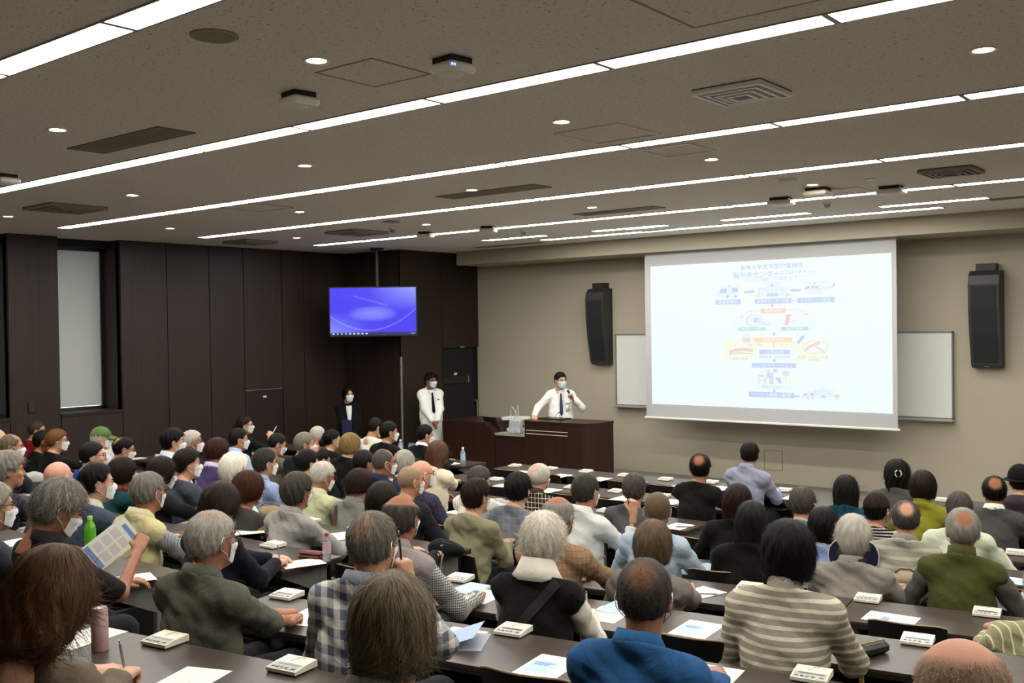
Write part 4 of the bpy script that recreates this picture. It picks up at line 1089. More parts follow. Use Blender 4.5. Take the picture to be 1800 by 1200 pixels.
def dress(root, j, o, seed, near):
    """Body, hair, clothes and things worn, all children of root. j: joints in root space."""
    g = o.get('g', 1.0); Hd, R_ = j['H'], j['R']; hs = o.get('hs', 1.0)
    lod = 'near' if near else 'far'
    skin = SKIN[o.get('skin', 'a')]
    # ---- skin: head and neck, trunk, arms, hands in one mesh
    Vs, Fs, Mi = [], [], []
    def put(v, f, mi=0):
        o0 = sum(len(a) for a in Vs); Vs.append(np.asarray(v, float)); Fs.extend([tuple(int(i)+o0 for i in q) for q in f]); Mi.extend([mi]*len(f))
    hv, hf = HEAD[lod]
    put((hv*hs) @ R_.T+Hd, hf)
    fb = (FB_V*hs) @ R_.T+Hd
    put(fb, FB_F); Mi[-len(FB_F):] = [1]*FB_N+[2]*(len(FB_F)-FB_N)
    tf = torso_field(j, g, -.016)
    lo, hi = bounds([j['P'], j['N'], j['S'][0], j['S'][1]], .22)
    v, f = surface_nets(tf, lo, hi, .034); put(v, f)
    bare = o.get('bare')           # sleeve length as a fraction: 1 = elbow
    if True:
        af = arm_field(j, -.004 if bare is not None else -.012, .0 if bare is None else .3, 2.0, .80)
        lo, hi = bounds(list(j['S'])+list(j['E'])+list(j['W']), .07); v, f = surface_nets(af, lo, hi, (.011 if near else .015) if bare is not None else .022); put(v, f)
    for s, E_, W_, hp, up in zip((-1, 1), j['E'], j['W'], j['hand'], j['up']):
        v, f = HAND[hp]; v = v.copy(); f2 = f
        if s < 0: v[:, 0] *= -1; f2 = f[:, ::-1]
        Fm = frame(W_-E_ if j.get('hdir') is None or j['hdir'][0 if s < 0 else 1] is None else j['hdir'][0 if s < 0 else 1], up)
        put((v*o.get('hands', .95)) @ Fm.T+W_, f2)
    mesh_obj('body', np.concatenate(Vs), Fs, [skin, EYE_M, o.get('brow') or BROW_M], root, True, Mi)
    # ---- hair
    hair = o.get('hair')
    if hair:
        st, col, ho = hair[0], hair[1], (hair[2] if len(hair) > 2 else {})
        zlo = {'long': -ho.get('len', .30)-.04, 'wavy': -ho.get('len', .30)-.04, 'bob': -.15, 'pony': -ho.get('len', .2)-.04}.get(st, -.12)
        hh = .0065 if near else .0095
        v, f = surface_nets(hair_field(st, seed, ho), (-.145, -.185, zlo), (.145, .16, .20), hh)
        hm = hair_of(col, o.get('skin', 'a')); sc_ = bald_mask(ho['bald'], v[:, 0], v[:, 1], v[:, 2])*ho.get('soft', .66 if ho.get('bald') == 'crown' else 1.0) if ho.get('bald') and len(v) else None
        if len(v):
            allv, allf = v, f
            n = o.get('strands', 3800 if near == 2 else (1500 if near else 420))
            if st == 'buzz': n = n//3
            sv, sf = strands(v, f, n, {'short': .035, 'buzz': .010, 'thin': .030, 'bob': .07, 'long': .09, 'wavy': .06, 'pony': .05, 'bun': .04, 'fluffy': .05}[st], seed, .0016 if near else .0026, 1.0, sc_)
            allv = np.concatenate([v, sv]); allf = np.concatenate([f, sf+len(v)])
            ob = mesh_obj('hair', allv*hs, allf, hm, root, True)
            if sc_ is not None:
                at_ = ob.data.attributes.new('scalp', 'FLOAT', 'POINT'); arr = np.zeros(len(allv), np.float32); arr[:len(v)] = sc_; at_.data.foreach_set('value', arr)
            ob.matrix_local = to_m4(R_, Hd)
            if ho.get('tie'):
                t = MB().lathe([(.022, -.008), (.028, -.004), (.028, .004), (.022, .008)], (0, -.118, .02), 14).build('hair_tie', BLACK_M, root, True); t.matrix_local = to_m4(R_, Hd)
    if o.get('mask', True):
        mk = link('mask', MASKB_ME if o.get('mask') == 'blue' else MASK_ME, root); mk.matrix_local = to_m4(R_*hs, Hd)
    if o.get('glasses'):
        gl = link('glasses', GLASSES_ME, root); gl.matrix_local = to_m4(R_*hs, Hd)
    # ---- garment
    c = o['cloth']; h = .0095 if near == 2 else (.012 if near else .016)
    m1 = fabric(*c['top']) if not isinstance(c['top'], bpy.types.Material) else c['top']
    Nk = j['N']
    amp = c.get('fold', .006)
    def neckcut(X, Y, Z): return (Z-Nk[2]-c.get('neck', .020))*.9+.42*(Y-Nk[1])
    tor = torso_field(j, g, c.get('off', .006)); f1 = c.get('sleeve', 1.93)
    def finish(d, X, Y, Z):
        d = d+amp*fold(X, Y, Z, 26, seed % 17)*.8+amp*.4*fold(X, Y, Z, 55, seed % 11)
        if c.get('skirt'):
            pass
        return smax(d, neckcut(X, Y, Z), .008)
    two = c.get('sleeves')
    def gar(X, Y, Z):
        d = tor(X, Y, Z)
        if c.get('hood'): d = smin(d, ell(X, Y, Z, Nk+np.array([0, -.075, -.015]), (.115, .055, .075)), .03)
        if c.get('coat'): d = smin(d, c['coat'](X, Y, Z), .06)
        if not two and f1 > 0: d = smin(d, arm_field(j, c.get('off', .006), 0, f1, c.get('ak', 1.0))(X, Y, Z), .035)
        return finish(d, X, Y, Z)
    ext = [j['P']+np.array([0, 0, -.06]), Nk+np.array([0, 0, .05])]+list(j['S'])+([] if two else list(j['E'])+list(j['W']))
    if c.get('lo') is not None: ext.append(np.array([-.2, -.2, c['lo']])); ext.append(np.array([.2, .2, c['lo']]))
    lo, hi = bounds(ext, .19 if c.get('lo') is None else .12)
    v, f = surface_nets(gar, lo, hi, h)
    mesh_obj(c.get('name', 'shirt'), v, f, m1, root, True)
    if two:
        m2 = fabric(*two)
        af = arm_field(j, c.get('off', .006)-.002, 0, f1)
        def sl(X, Y, Z): return af(X, Y, Z)+amp*fold(X, Y, Z, 30, seed % 7)
        for side in (0, 1):
            jj = dict(S=[j['S'][side]], E=[j['E'][side]], W=[j['W'][side]]); a1 = arm_field(jj, c.get('off', .006)-.002, 0, f1)
            lo, hi = bounds([j['S'][side], j['E'][side], j['W'][side]], .09)
            v, f = surface_nets(lambda X, Y, Z: a1(X, Y, Z)+amp*fold(X, Y, Z, 30, seed % 7), lo, hi, h)
            mesh_obj('sleeve', v, f, m2, root, True)
    col = c.get('collar')
    if col:
        m3 = fabric(*col); prof = c.get('cprof') or [(.060, .050), (.066, .056), (.086, .012), (.084, .004), (.070, .0)]
        n = 28; vv = []; ff = []
        for k, (r, z) in enumerate(prof):
            for i in range(n):
                a = 2*math.pi*i/n; x, y = r*math.cos(a), r*math.sin(a)*1.02
                vv.append((Nk[0]+x, Nk[1]+y+.006, Nk[2]+z+.008-.42*y*(1 if y > 0 else .6)-c.get('cdrop', 0)))
        for k in range(len(prof)-1):
            for i in range(n): jn = (i+1) % n; ff.append((k*n+i, k*n+jn, k*n+n+jn, k*n+n+i))
        mesh_obj('collar', vv, ff, m3, root, True)
    return root

POINT = np.array([-9.2, 12.4])          # where the listeners look: the speaker at the lectern
CHAIRS = []                             # (x, y, z, rotation) of chairs in use
PEOPLE = {}
def person(pid, label, hx, hy, Y, hair, cloth, arms=('desk', 'desk'), group=None, near=0, blk=None, nod=0.0, hh=None, twist=0.0, lean=.12, roll=0.0, chair=True, sw=.165, dz=0, **o):
    Hw = px(hx, hy, 1, Y); X = Hw[0]
    blk = blk or ('R' if X > -3.8 else 'C')
    bh = (RA if blk == 'R' else 0.0)+math.radians(twist)
    fwd = np.array([-math.sin(bh), math.cos(bh)])
    rx, ry = Hw[0]-fwd[0]*lean, Hw[1]-fwd[1]*lean
    fz = floor_z(ry)+dz
    root = empty('person', (rx, ry, fz), bh)
    tag(root, label, 'person', group)
    H = np.array([0, lean, Hw[2]-fz])
    if hh is None: hd = math.atan2(-(POINT[0]-X), POINT[1]-Hw[1])
    else: hd = math.radians(hh)
    R_ = rot3(hd-bh, math.radians(nod), math.radians(roll))
    hs = o.get('hs', 1.0)
    Nk = H+np.array([0, -.045, 0])+np.array([0, -.015, -.148*hs])
    P = np.array([0, .0, .53])
    if Nk[2]-P[2] < .42: P = np.array([0, -.03, max(.47, Nk[2]-.42)])
    S_ = [Nk+np.array([-sw, -.005, -.065]), Nk+np.array([sw, -.005, -.065])]
    near_edge, top = row_front(X, Hw[1], blk)
    dy = (near_edge-Hw[1])*math.cos(bh if blk == 'R' else 0)+lean; tz = top-fz
    Wp, Ee, hands, ups, hdir = [], [], [], [], []
    for s, kind, sh in zip((-1, 1), arms, S_):
        hand, up, hint, hd_ = 'rest', (0, 0, 1), (s*.55, -.5, -.7), None
        if isinstance(kind, tuple) and kind[0] == 'px':
            q_ = px(kind[1], kind[2], 2, top+(kind[4] if len(kind) > 4 else .04)); dx_, dy_ = q_[0]-rx, q_[1]-ry
            w = np.array([dx_*math.cos(bh)+dy_*math.sin(bh), -dx_*math.sin(bh)+dy_*math.cos(bh), q_[2]-fz]); hand = kind[3]; hd_ = (-s*.45, .85, -.08)
        elif isinstance(kind, tuple): w = np.array(kind[:3], float); hand = kind[3] if len(kind) > 3 else 'rest'; up = (s, -.3, .3)
        elif kind == 'desk': w = np.array([s*.13, dy+.07, tz+.035]); hd_ = (-s*.55, .8, -.08)
        elif kind == 'wide': w = np.array([s*.24, dy+.10, tz+.035]); hd_ = (-s*.45, .85, -.05)
        elif kind == 'write': w = np.array([s*.15, dy+.10, tz+.045]); hand = 'grip'; hd_ = (-s*.5, .8, -.12)
        elif kind == 'hold': w = np.array([s*.10, dy-.02, tz+.16]); hand = 'grip'; hd_ = (-s*.3, .7, .5)
        elif kind == 'chin': w = H+np.array([s*.07, .13, -.17]); hand = 'grip'; up = (s, -.3, .1); hd_ = (-s*.3, .05, .95); hint = (s*.5, .2, -.9)
        elif kind == 'clasp': w = np.array([s*.06, dy+.16, tz+.05]); hand = 'grip'; hd_ = (-s*.55, .8, .1)
        elif kind == 'raise': w = H+np.array([s*.24, .22, -.16]); hand = 'grip'; up = (s, -.3, .1); hd_ = (-s*.1, .25, .95); hint = (s*.3, .3, -1)
        else: w = np.array([s*.10, .30, .64]); hint = (s*.7, -.6, -.3)       # in the lap
        if kind in ('desk', 'wide') and np.linalg.norm(w-sh) > .575: w = np.array([s*.15, lean+.22, .66]); hint = (s*.7, -.6, -.3); hd_ = None
        e, w = ik(sh, w, .285, .255, hint)
        Wp.append(w); Ee.append(e); hands.append(hand); ups.append(up); hdir.append(np.array(hd_) if hd_ is not None else None)
    j = dict(P=P, N=Nk, S=S_, E=Ee, W=Wp, H=H, R=R_, hand=hands, up=ups, hdir=hdir)
    o['hair'] = hair; o['cloth'] = cloth
    dress(root, j, o, pid*7+1, near)
    tr = link('trousers', TROUSER_ME, root)
    if P[2] < .52: tr.location = (0, P[1], P[2]-.53)
    if o.get('pants'):
        tr.material_slots[0].link = 'OBJECT'; tr.material_slots[0].material = fabric(o['pants'])
    for s in (-1, 1):
        sh = link('shoe', SHOE_ME, root); sh.location = (s*.11, .37, .0)
    if chair: CHAIRS.append((rx+fwd[0]*.075, ry+fwd[1]*.075, fz, bh, label))
    PEOPLE[pid] = (root, j, Hw, tz, dy)
    return root

# ---- things worn or carried by one person, in head space
def wear(pid, name, mb, mat, smooth=True):
    root, j = PEOPLE[pid][:2]
    ob = mb.build(name, mat, root, smooth); ob.matrix_local = to_m4(j['R'], j['H']); return ob
def wear_body(pid, name, mb, mat, smooth=True):
    return mb.build(name, mat, PEOPLE[pid][0], smooth)
def strap(pid, p0, p1, mat, w=.016, name='bag_strap', side=-1, bulge=.145):
    """Band across the back from one shoulder to the opposite hip."""
    root, j = PEOPLE[pid][:2]; pts = []
    tf = torso_field(j, 1.0, .018)
    m = MB(); ring = []
    for t in np.linspace(0, 1, 16):
        q = np.array(p0)*(1-t)+np.array(p1)*t; y = -.4
        for _ in range(40):
            d = float(tf(np.array([q[0]]), np.array([y]), np.array([q[2]]))[0]); y += max(-.05, min(.05, d))*.8
            if abs(d) < .001: break
        ring.append((q[0], y-.004, q[2]))
    v = []; f = []
    for k, q in enumerate(ring):
        a = np.array(ring[min(k+1, 15)])-np.array(ring[max(k-1, 0)]); n = np.cross(a, (0, -1, 0)); n /= np.linalg.norm(n)+1e-9
        v += [tuple(np.array(q)-n*w), tuple(np.array(q)+n*w), tuple(np.array(q)-n*w+np.array([0, .008, 0])), tuple(np.array(q)+n*w+np.array([0, .008, 0]))]
    for k in range(15): b = 4*k; f += [(b, b+1, b+5, b+4), (b+2, b+6, b+7, b+3), (b, b+4, b+6, b+2), (b+1, b+3, b+7, b+5)]
    return m.add(v, f).build(name, mat, root, True)
# ------------------------------------------------------------------ the audience
GA = 'seated listeners'
def top(col, *a, **k):
    d = dict(top=(col,)+a); d.update(k); return d
WHITE = (222, 220, 212)
# --- rear right block
person(28, 'person with long brown hair and taupe top bent over writing beside a pink tumbler', 92, 1050, 1.30, ('long', 'brown', {'len': .17, 'ts': .002}), top((104, 92, 76), name='sweater'), (('px', 215, 1180, 'rest'), ('px', 258, 1172, 'grip')), GA, 2, nod=24, lean=.22, mask=True, glasses=True, hh=30)
person(52, 'person with tousled grey-brown hair and grey top at the rearmost desk', 690, 1108, 1.62, ('bob', 'greybrown', {'len': .085, 't': -.006, 'ts': -.007}), top((150, 146, 136), name='sweater', collar=((150, 146, 136),)), ('lap', 'lap'), GA, 2, mask='blue', nod=6)
person(81, 'bald person at the rearmost desk in front of a printed handout', 1692, 1240, 1.95, ('buzz', 'stubble', {'bald': 'top'}), top((96, 104, 112)), ('lap', 'lap'), GA, 2, skin='p', nod=8)
person(27, 'grey-haired person in olive shirt with clasped hands on the desk', 372, 950, 2.45, ('thin', 'ltgrey', {'bald': 'top', 'soft': .42, 't': .003}), top((84, 84, 72), collar=((84, 84, 72),), fold=.008, sleeve=1.1), (('px', 498, 1082, 'grip'), ('px', 512, 1090, 'grip')), GA, 2, glasses=True, skin='c', hh=5, bare=1, lean=.02)
person(51, 'grey-haired person in grey and white checked shirt with hand at chin', 655, 958, 2.6, ('thin', 'saltpepper', {'bald': 'crown', 'soft': .5, 't': .004}), top((198, 198, 188), 'plaid', (84, 88, 108), .85, collar=((120, 124, 134),), fold=.007), ('lap', 'chin'), GA, 2, glasses=True, skin='b', hh=18)
person(63, 'person with cropped greying hair and blue denim shirt, ears showing', 1133, 1052, 2.77, ('buzz', 'dkgrey', {'t': .010, 'ts': .006, 'amp': .0012, 'bald': 'crown', 'soft': .3}), top((38, 82, 128), collar=((42, 88, 136),), fold=.007), ('wide', ('px', 1275, 1188, 'fist')), GA, 2, skin='c', hh=24, nod=4)
person(61, 'white-haired person in black knit vest over white blouse, writing', 955, 952, 3.71, ('fluffy', 'white', {'nape': -.012, 't': -.006, 'ts': -.002}), top((30, 29, 28), name='vest', sleeves=((216, 210, 196),), collar=((216, 210, 196),), cprof=[(.066, .075), (.074, .078), (.10, .02), (.12, -.01), (.10, -.03)], neck=.0), ('desk', ('px', 1038, 1080, 'grip')), GA, 2, skin='b', mask=True, hh=22)
person(80, 'person with black bob hair and beige striped top, writing', 1386, 973, 3.88, ('bob', 'black', {'len': .10, 'ts': .002}), top((150, 143, 128), 'hstripe', (206, 198, 178), .98, name='sweater', collar=((160, 152, 136),), cprof=[(.060, .055), (.064, .058), (.076, .0), (.07, -.01)], fold=.005), ('lap', ('px', 1492, 1140, 'grip')), GA, 2, skin='b', hh=22)
person(50, 'large bald tanned person in mauve vest over gingham shirt', 706, 912, 3.6, ('short', 'dkgrey', {'bald': 'most', 'ts': .0}), top((142, 132, 130), name='vest', sleeves=((196, 196, 190), 'gingham', (58, 60, 64)), collar=((142, 132, 130),)), ('lap', 'wide'), GA, 1, skin='c', hh=18)
person(60, 'person with brown bob and highlights in rumpled grey jacket', 1148, 958, 4.72, ('bob', 'ashbrown', {'len': .10}), top((112, 106, 98), name='jacket', collar=((112, 106, 98),), fold=.009), ('lap', ('px', 1212, 1033, 'rest')), GA, 1, hs=1.0, hh=20)
person(62, 'person with thinning grey hair in brown checked jacket', 982, 910, 4.62, ('thin', 'grey', {'bald': 'top', 't': .002}), top((140, 112, 84), 'lines', (112, 88, 66), .6, name='jacket', fold=.009), ('desk', 'wide'), GA, 1, skin='c', hh=10)
person(82, 'person in pale green striped shirt near the black spectacle case row', 1838, 1040, 5.0, ('short', 'grey'), top((146, 144, 108), 'vstripe', (214, 210, 182), 1.2, collar=((146, 144, 108),), fold=.008), ('wide', 'desk'), GA, 1, skin='b')
person(59, 'person with brown buzz cut in washed denim shirt', 1156, 898, 5.7, ('buzz', 'ashbrown', {'t': .004, 'ts': .002}), top((158, 176, 190), collar=((158, 176, 190),), fold=.008), ('wide', 'wide'), GA, 1, blk='R', skin='c', hh=24)
person(67, 'person with long straight black hair and black top', 1322, 918, 5.8, ('long', 'black', {'len': .26}), top((20, 20, 21), name='sweater'), ('desk', 'desk'), GA, 1, hh=20)
person(66, 'person with very long auburn hair and black top', 1297, 882, 6.66, ('long', 'auburn', {'len': .40}), top((22, 21, 22), name='sweater'), ('wide', 'desk'), GA, 1, hh=18)
person(74, 'grey-haired person with navy sun visor and rumpled grey shirt', 1500, 948, 5.9, ('fluffy', 'ltgrey', {'nape': -.03, 't': .004}), top((136, 130, 122), fold=.010, collar=((136, 130, 122),)), ('desk', 'wide'), GA, 1, skin='a', hh=20, mask=True)
person(77, 'grey-haired person in olive green vest over grey shirt', 1692, 933, 6.0, ('short', 'grey', {'bald': 'crown', 't': -.006}), top((70, 72, 36), name='vest', sleeves=((92, 88, 84),), collar=((70, 72, 36),), cprof=[(.064, .062), (.070, .066), (.078, .01), (.074, 0)], g=1.05), ('wide', 'wide'), GA, 1, skin='c', hh=22)
person(69, 'person with black bob hair and light blue top with white stripes', 1448, 925, 6.78, ('bob', 'black', {'len': .11, 'ts': .002}), top((124, 142, 182), name='sweater'), ('desk', 'desk'), GA, 1, hh=22)
person(75, 'balding grey person in grey striped polo shirt', 1592, 913, 6.85, ('short', 'dkgrey', {'bald': 'crown', 't': -.01}), top((138, 136, 122), 'hstripe', (166, 163, 146), 1.6, name='polo_shirt', collar=((130, 128, 116),), sleeve=.85), ('desk', 'desk'), GA, 1, skin='p', bare=1, hh=22)
person(68, 'person with short greying hair in teal patterned blouse', 1411, 886, 7.56, ('fluffy', 'dkgrey', {'t': -.01, 'ts': -.004}), top((92, 136, 130), 'mottle', (70, 112, 110), 1.0, name='blouse'), ('desk', 'desk'), GA, 1, skin='a', hh=5)
person(73, 'person with dark brown knit cap and black striped top', 1541, 897, 7.65, ('short', 'black'), top((34, 34, 36), 'hstripe', (190, 188, 182), .6, name='sweater'), ('desk', 'desk'), GA, 1, skin='b', hh=0)
person(76, 'person with dark grey hair in pale mint jacket', 1686, 897, 7.7, ('short', 'dkgrey', {'t': .004}), top((196, 202, 178), name='jacket', collar=((196, 202, 178),)), ('wide', 'wide'), GA, 1, hh=20)
person(70, 'person with long dark hair and dark teal sweater', 1487, 862, 8.39, ('long', 'black', {'len': .17}), top((20, 62, 74), name='sweater', collar=((20, 62, 74),), cprof=[(.058, .05), (.063, .052), (.074, 0), (.07, -.01)]), ('desk', 'desk'), GA, 1, hh=20)
person(72, 'person with brown bob hair and olive yellow sweater', 1622, 856, 8.48, ('bob', 'dkbrown', {'len': .085}), top((128, 124, 34), name='sweater', collar=((128, 124, 34),), cprof=[(.058, .05), (.063, .052), (.074, 0), (.07, -.01)]), ('desk', 'desk'), GA, 1, hh=22)
person(78, 'person with balding crown in charcoal sweater and white collar', 1748, 865, 8.57, ('short', 'black', {'bald': 'crown', 't': -.008, 'soft': .75}), top((72, 70, 69), name='sweater', collar=((220, 218, 210),)), ('desk', 'wide'), GA, 1, skin='c', hh=18)
person(71, 'person with wavy black hair held by a white clip', 1577, 834, 9.33, ('wavy', 'black', {'len': .19}), top((78, 75, 70), name='sweater'), ('desk', 'desk'), GA, 1, hh=22)
person(79, 'person in black knit hat and dark purple hooded jacket', 1793, 846, 9.45, ('short', 'black'), top((62, 54, 56), name='jacket', hood=True), ('desk', 'desk'), GA, 1, hh=15)
# --- centre block
person(25, 'grey-haired person in black polo shirt reading a blue leaflet', 103, 896, 2.34, ('fluffy', 'grey', {'t': .002, 'nape': -.01}), top((36, 35, 36), name='polo_shirt', collar=((46, 44, 46),), sleeve=.9), ('desk', (.16, .42, .86, 'grip')), GA, 2, glasses=True, skin='c', bare=1, nod=22, hh=-12)
person(26, 'masked person with glasses and grey hair beside the black polo reader', -14, 892, 2.34, ('short', 'grey'), top((60, 62, 70)), ('desk', 'desk'), GA, 1, glasses=True, skin='b', hh=-10)
person(7, 'person with swept-back silver hair and dark pinstripe top', 15, 828, 3.4, ('fluffy', 'grey', {'t': .006}), top((42, 42, 54), 'vstripe', (62, 62, 74), 1.0), ('desk', 'wide'), GA, 1, skin='b', mask=False, hh=-15)
person(9, 'bald person with mask loops seen from behind', 103, 842, 3.4, None, top((66, 64, 62)), ('desk', 'desk'), GA, 1, skin='p', hh=18)
person(10, 'dark-haired person in slate blue tracksuit top with white piping', 171, 850, 3.4, ('short', 'black', {'t': .0, 'hairline': .02}), top((64, 74, 92), name='jacket', collar=((206, 204, 190),)), ('desk', 'desk'), GA, 1, skin='a', hh=-18)
person(14, 'grey-haired person in cream fishing vest over striped shirt', 261, 866, 3.42, ('short', 'grey', {'t': -.006}), top((198, 188, 140), name='vest', sleeves=((150, 154, 158), 'vstripe', (92, 98, 108), .7), collar=((206, 198, 160),)), ('desk', 'raise'), GA, 1, skin='c', hh=12)
person(23, 'person with long dark hair and navy sweater writing next to a red-capped bottle', 388, 888, 3.4, ('long', 'dkbrown', {'len': .19, 'ts': .004}), top((26, 28, 44), name='sweater'), ('desk', ('px', 486, 990, 'grip')), GA, 1, nod=12, hh=25)
person(13, 'person with dark bob, russet scarf and teal sweater', 216, 832, 4.51, ('bob', 'dkbrown', {'len': .07, 'ts': -.004}), top((18, 62, 66), name='sweater'), ('desk', 'desk'), GA, 1, hh=-22)
person(15, 'dark-haired person in black shirt with a wrist watch', 284, 833, 4.45, ('bob', 'dkbrown', {'len': .065, 'ts': -.006}), top((34, 34, 38), sleeve=.9), ('desk', 'wide'), GA, 1, bare=1, hh=-20, nod=8)
person(24, 'person with rust brown bob hair, charcoal top and tan sleeves', 437, 860, 4.51, ('bob', 'redbrown', {'len': .075}), top((62, 58, 56), name='vest', sleeves=((150, 128, 104),)), ('desk', 'wide'), GA, 1, hh=-5, skin='b')
person(42, 'person with wavy dark hair in light grey shirt', 522, 866, 4.51, ('fluffy', 'dkgrey', {'t': .0}), top((148, 145, 142), collar=((148, 145, 142),), fold=.008), ('lap', 'wide'), GA, 1, skin='c', hh=8)
person(49, 'dark-haired person with red collar beside the tanned bald head', 672, 884, 4.51, ('bob', 'dkbrown', {'len': .075}), top((30, 28, 30), collar=((176, 40, 58),)), ('desk', 'desk'), GA, 1)
person(11, 'person with cropped black hair and bright blue jacket', 163, 802, 4.51, ('buzz', 'black', {'t': .01, 'ts': .004}), top((38, 84, 168), name='jacket'), ('desk', 'desk'), GA, 1, glasses=True, mask=False, hh=-28)
person(16, 'person with low dark ponytail and slate grey top', 330, 816, 4.8, ('pony', 'dkbrown', {'len': .14, 'ts': .006, 't': .006}), top((66, 70, 82), name='blouse'), ('desk', 'desk'), GA, 1, hh=-24)
person(22, 'person with fluffy white hair and pale blue shirt', 412, 826, 4.78, ('fluffy', 'white', {'t': -.004}), top((196, 208, 216), collar=((196, 208, 216),)), ('desk', 'desk'), GA, 1, hh=8)
person(38, 'person with spiky dark grey hair and blue striped shirt', 466, 815, 5.54, ('short', 'dkgrey', {'t': .004}), top((132, 150, 188), 'vstripe', (176, 188, 212), .6, collar=((140, 158, 194),)), ('desk', 'desk'), GA, 1, skin='b', hh=-12)
person(41, 'grey-haired person with glasses in pale green shirt holding paper', 567, 838, 5.54, ('short', 'ltgrey', {'t': -.008}), top((186, 188, 150), collar=((190, 192, 160),)), ('desk', 'hold'), GA, 1, skin='c', glasses=True, nod=14, hh=-10)
person(43, 'person with dark brown crop and grey vest with brown strap', 632, 853, 5.54, ('bob', 'dkbrown', {'len': .05, 'ts': -.008}), top((118, 116, 110), name='vest', sleeve=.5, collar=((118, 116, 110),)), ('desk', 'chin'), GA, 1, skin='a', bare=1, hh=-8)
person(47, 'bald person with mask in dark leather jacket', 722, 846, 5.6, ('buzz', 'stubble', {'bald': 'front', 't': -.002}), top((38, 38, 42), name='jacket'), ('desk', 'desk'), GA, 1, skin='b', hh=-16)
person(54, 'person with short brown hair in sage hooded sweatshirt', 838, 874, 5.54, ('fluffy', 'dkbrown', {'t': -.006, 'ts': -.004, 'nape': -.01}), top((128, 124, 98), name='hoodie', hood=True, fold=.008), (('px', 872, 952, 'rest'), ('px', 893, 952, 'rest')), GA, 1, hh=-5)
person(57, 'person with dark greying hair in white shirt raising a fist', 1030, 865, 5.75, ('short', 'dkgrey', {'t': -.006}), top((206, 206, 204), collar=((212, 212, 208),), fold=.008), ('desk', 'raise'), GA, 1, blk='C', skin='b', hh=0)
person(39, 'dark-haired person in grey hoodie with green lanyard', 541, 815, 6.1, ('short', 'black'), top((150, 150, 140), name='hoodie', hood=True), ('desk', 'desk'), GA, 1, mask=False, hh=-10)
person(48, 'pink bald person with glasses in navy spotted shirt', 742, 834, 6.13, None, top((46, 46, 66), 'dots', (108, 104, 120), .8), ('desk', 'wide'), GA, 1, skin='p', glasses=True, hh=-20)
person(40, 'person with balding dark crown and black top', 563, 809, 6.72, ('short', 'black', {'bald': 'crown'}), top((36, 36, 40)), ('desk', 'desk'), GA, 0, skin='b', nod=10, hh=-12)
person(44, 'dark-haired person in black beside the crew cut', 640, 814, 6.89, ('short', 'black', {'ts': .004}), top((30, 30, 34)), ('desk', 'desk'), GA, 0, skin='c', hh=-8, mask=False)
person(45, 'person with crew cut, glasses and navy shirt', 675, 814, 6.13, ('buzz', 'dkgrey', {'bald': 'front', 't': .006}), top((34, 40, 66), collar=((34, 40, 66),)), ('desk', 'desk'), GA, 1, glasses=True, skin='c', hh=-22)
person(46, 'person with smooth silver bob hair', 711, 816, 6.75, ('bob', 'grey', {'len': .06, 'ts': -.006}), top((60, 58, 60)), ('desk', 'desk'), GA, 0, hh=8)
person(53, 'dark-haired person in white pinstriped shirt leaning forward', 842, 844, 6.98, ('short', 'dkgrey', {'t': -.002}), top((222, 216, 208), 'vstripe', (190, 170, 160), .8, collar=((222, 216, 208),)), ('desk', 'desk'), GA, 1, nod=16, hh=-18, lean=.2)
person(55, 'person with short black hair in grey quilted vest', 911, 861, 6.13, ('fluffy', 'black', {'t': -.004}), top((104, 108, 116), 'lines', (122, 126, 134), 1.0, name='vest', sleeves=((40, 44, 60),)), ('desk', 'desk'), GA, 1, hh=16)
person(56, 'person with white thinning hair in black plaid shirt', 948, 839, 7.0, ('thin', 'ltgrey', {'bald': 'crown', 'ts': .008, 'soft': .55}), top((48, 40, 34), 'lines', (196, 188, 166), .7, collar=((60, 52, 46),)), ('desk', 'desk'), GA, 1, skin='p', hh=6)
person(58, 'person with dark hair in charcoal vest at an empty row', 1115, 861, 6.89, ('short', 'dkgrey', {'t': .004, 'ts': .004}), top((74, 74, 76), name='vest', sleeve=.3), ('desk', 'desk'), GA, 1, blk='C', skin='b', hh=20)
person(64, 'person with long dark hair and bald crown in black shirt', 1231, 823, 8.14, ('short', 'black', {'bald': 'crown', 'nape': -.03, 'ts': .004}), top((26, 26, 27), fold=.007), ('desk', 'desk'), GA, 1, blk='C', skin='c', hh=20)
person(65, 'dark-haired person in blue-grey shirt sitting upright in the front row', 1318, 799, 9.25, ('short', 'black', {'t': -.004}), top((142, 144, 164), collar=((142, 144, 164),), fold=.007, lo=.42), ('desk', 'desk'), GA, 1, blk='C', skin='b', hh=22)
# --- far left block
person(1, 'bald person beside the receding grey-brown hair near the window wall', -6, 774, 4.7, None, top((80, 70, 66)), ('desk', 'desk'), GA, 0, skin='a')
person(2, 'person with receding grey-brown hair and mask in profile', 21, 786, 4.51, ('thin', 'greybrown', {'t': .006, 'bald': 'front'}), top((44, 46, 56)), ('desk', 'desk'), GA, 0, skin='b', hh=-28)
person(4, 'person with short black hair and black top in front of the red jacket', 76, 776, 5.95, ('short', 'black', {'ts': .004}), top((24, 24, 26)), ('desk', 'desk'), GA, 0, skin='c', mask=False, hh=-25, sw=.14)
person(5, 'person with golden brown ponytail in black holding white paper', 101, 775, 5.54, ('pony', 'golden', {'len': .24, 'ts': .008, 't': .008}), top((24, 23, 24), name='sweater'), ('desk', 'hold'), GA, 0, glasses=True, hh=-28)
person(12, 'balding dark-haired person in pale grey shirt leaning on the desk', 218, 790, 5.54, ('short', 'black', {'bald': 'crown', 't': -.006}), top((158, 162, 166), collar=((158, 162, 166),)), ('desk', 'raise'), GA, 0, skin='b', glasses=True, nod=10, hh=-24)
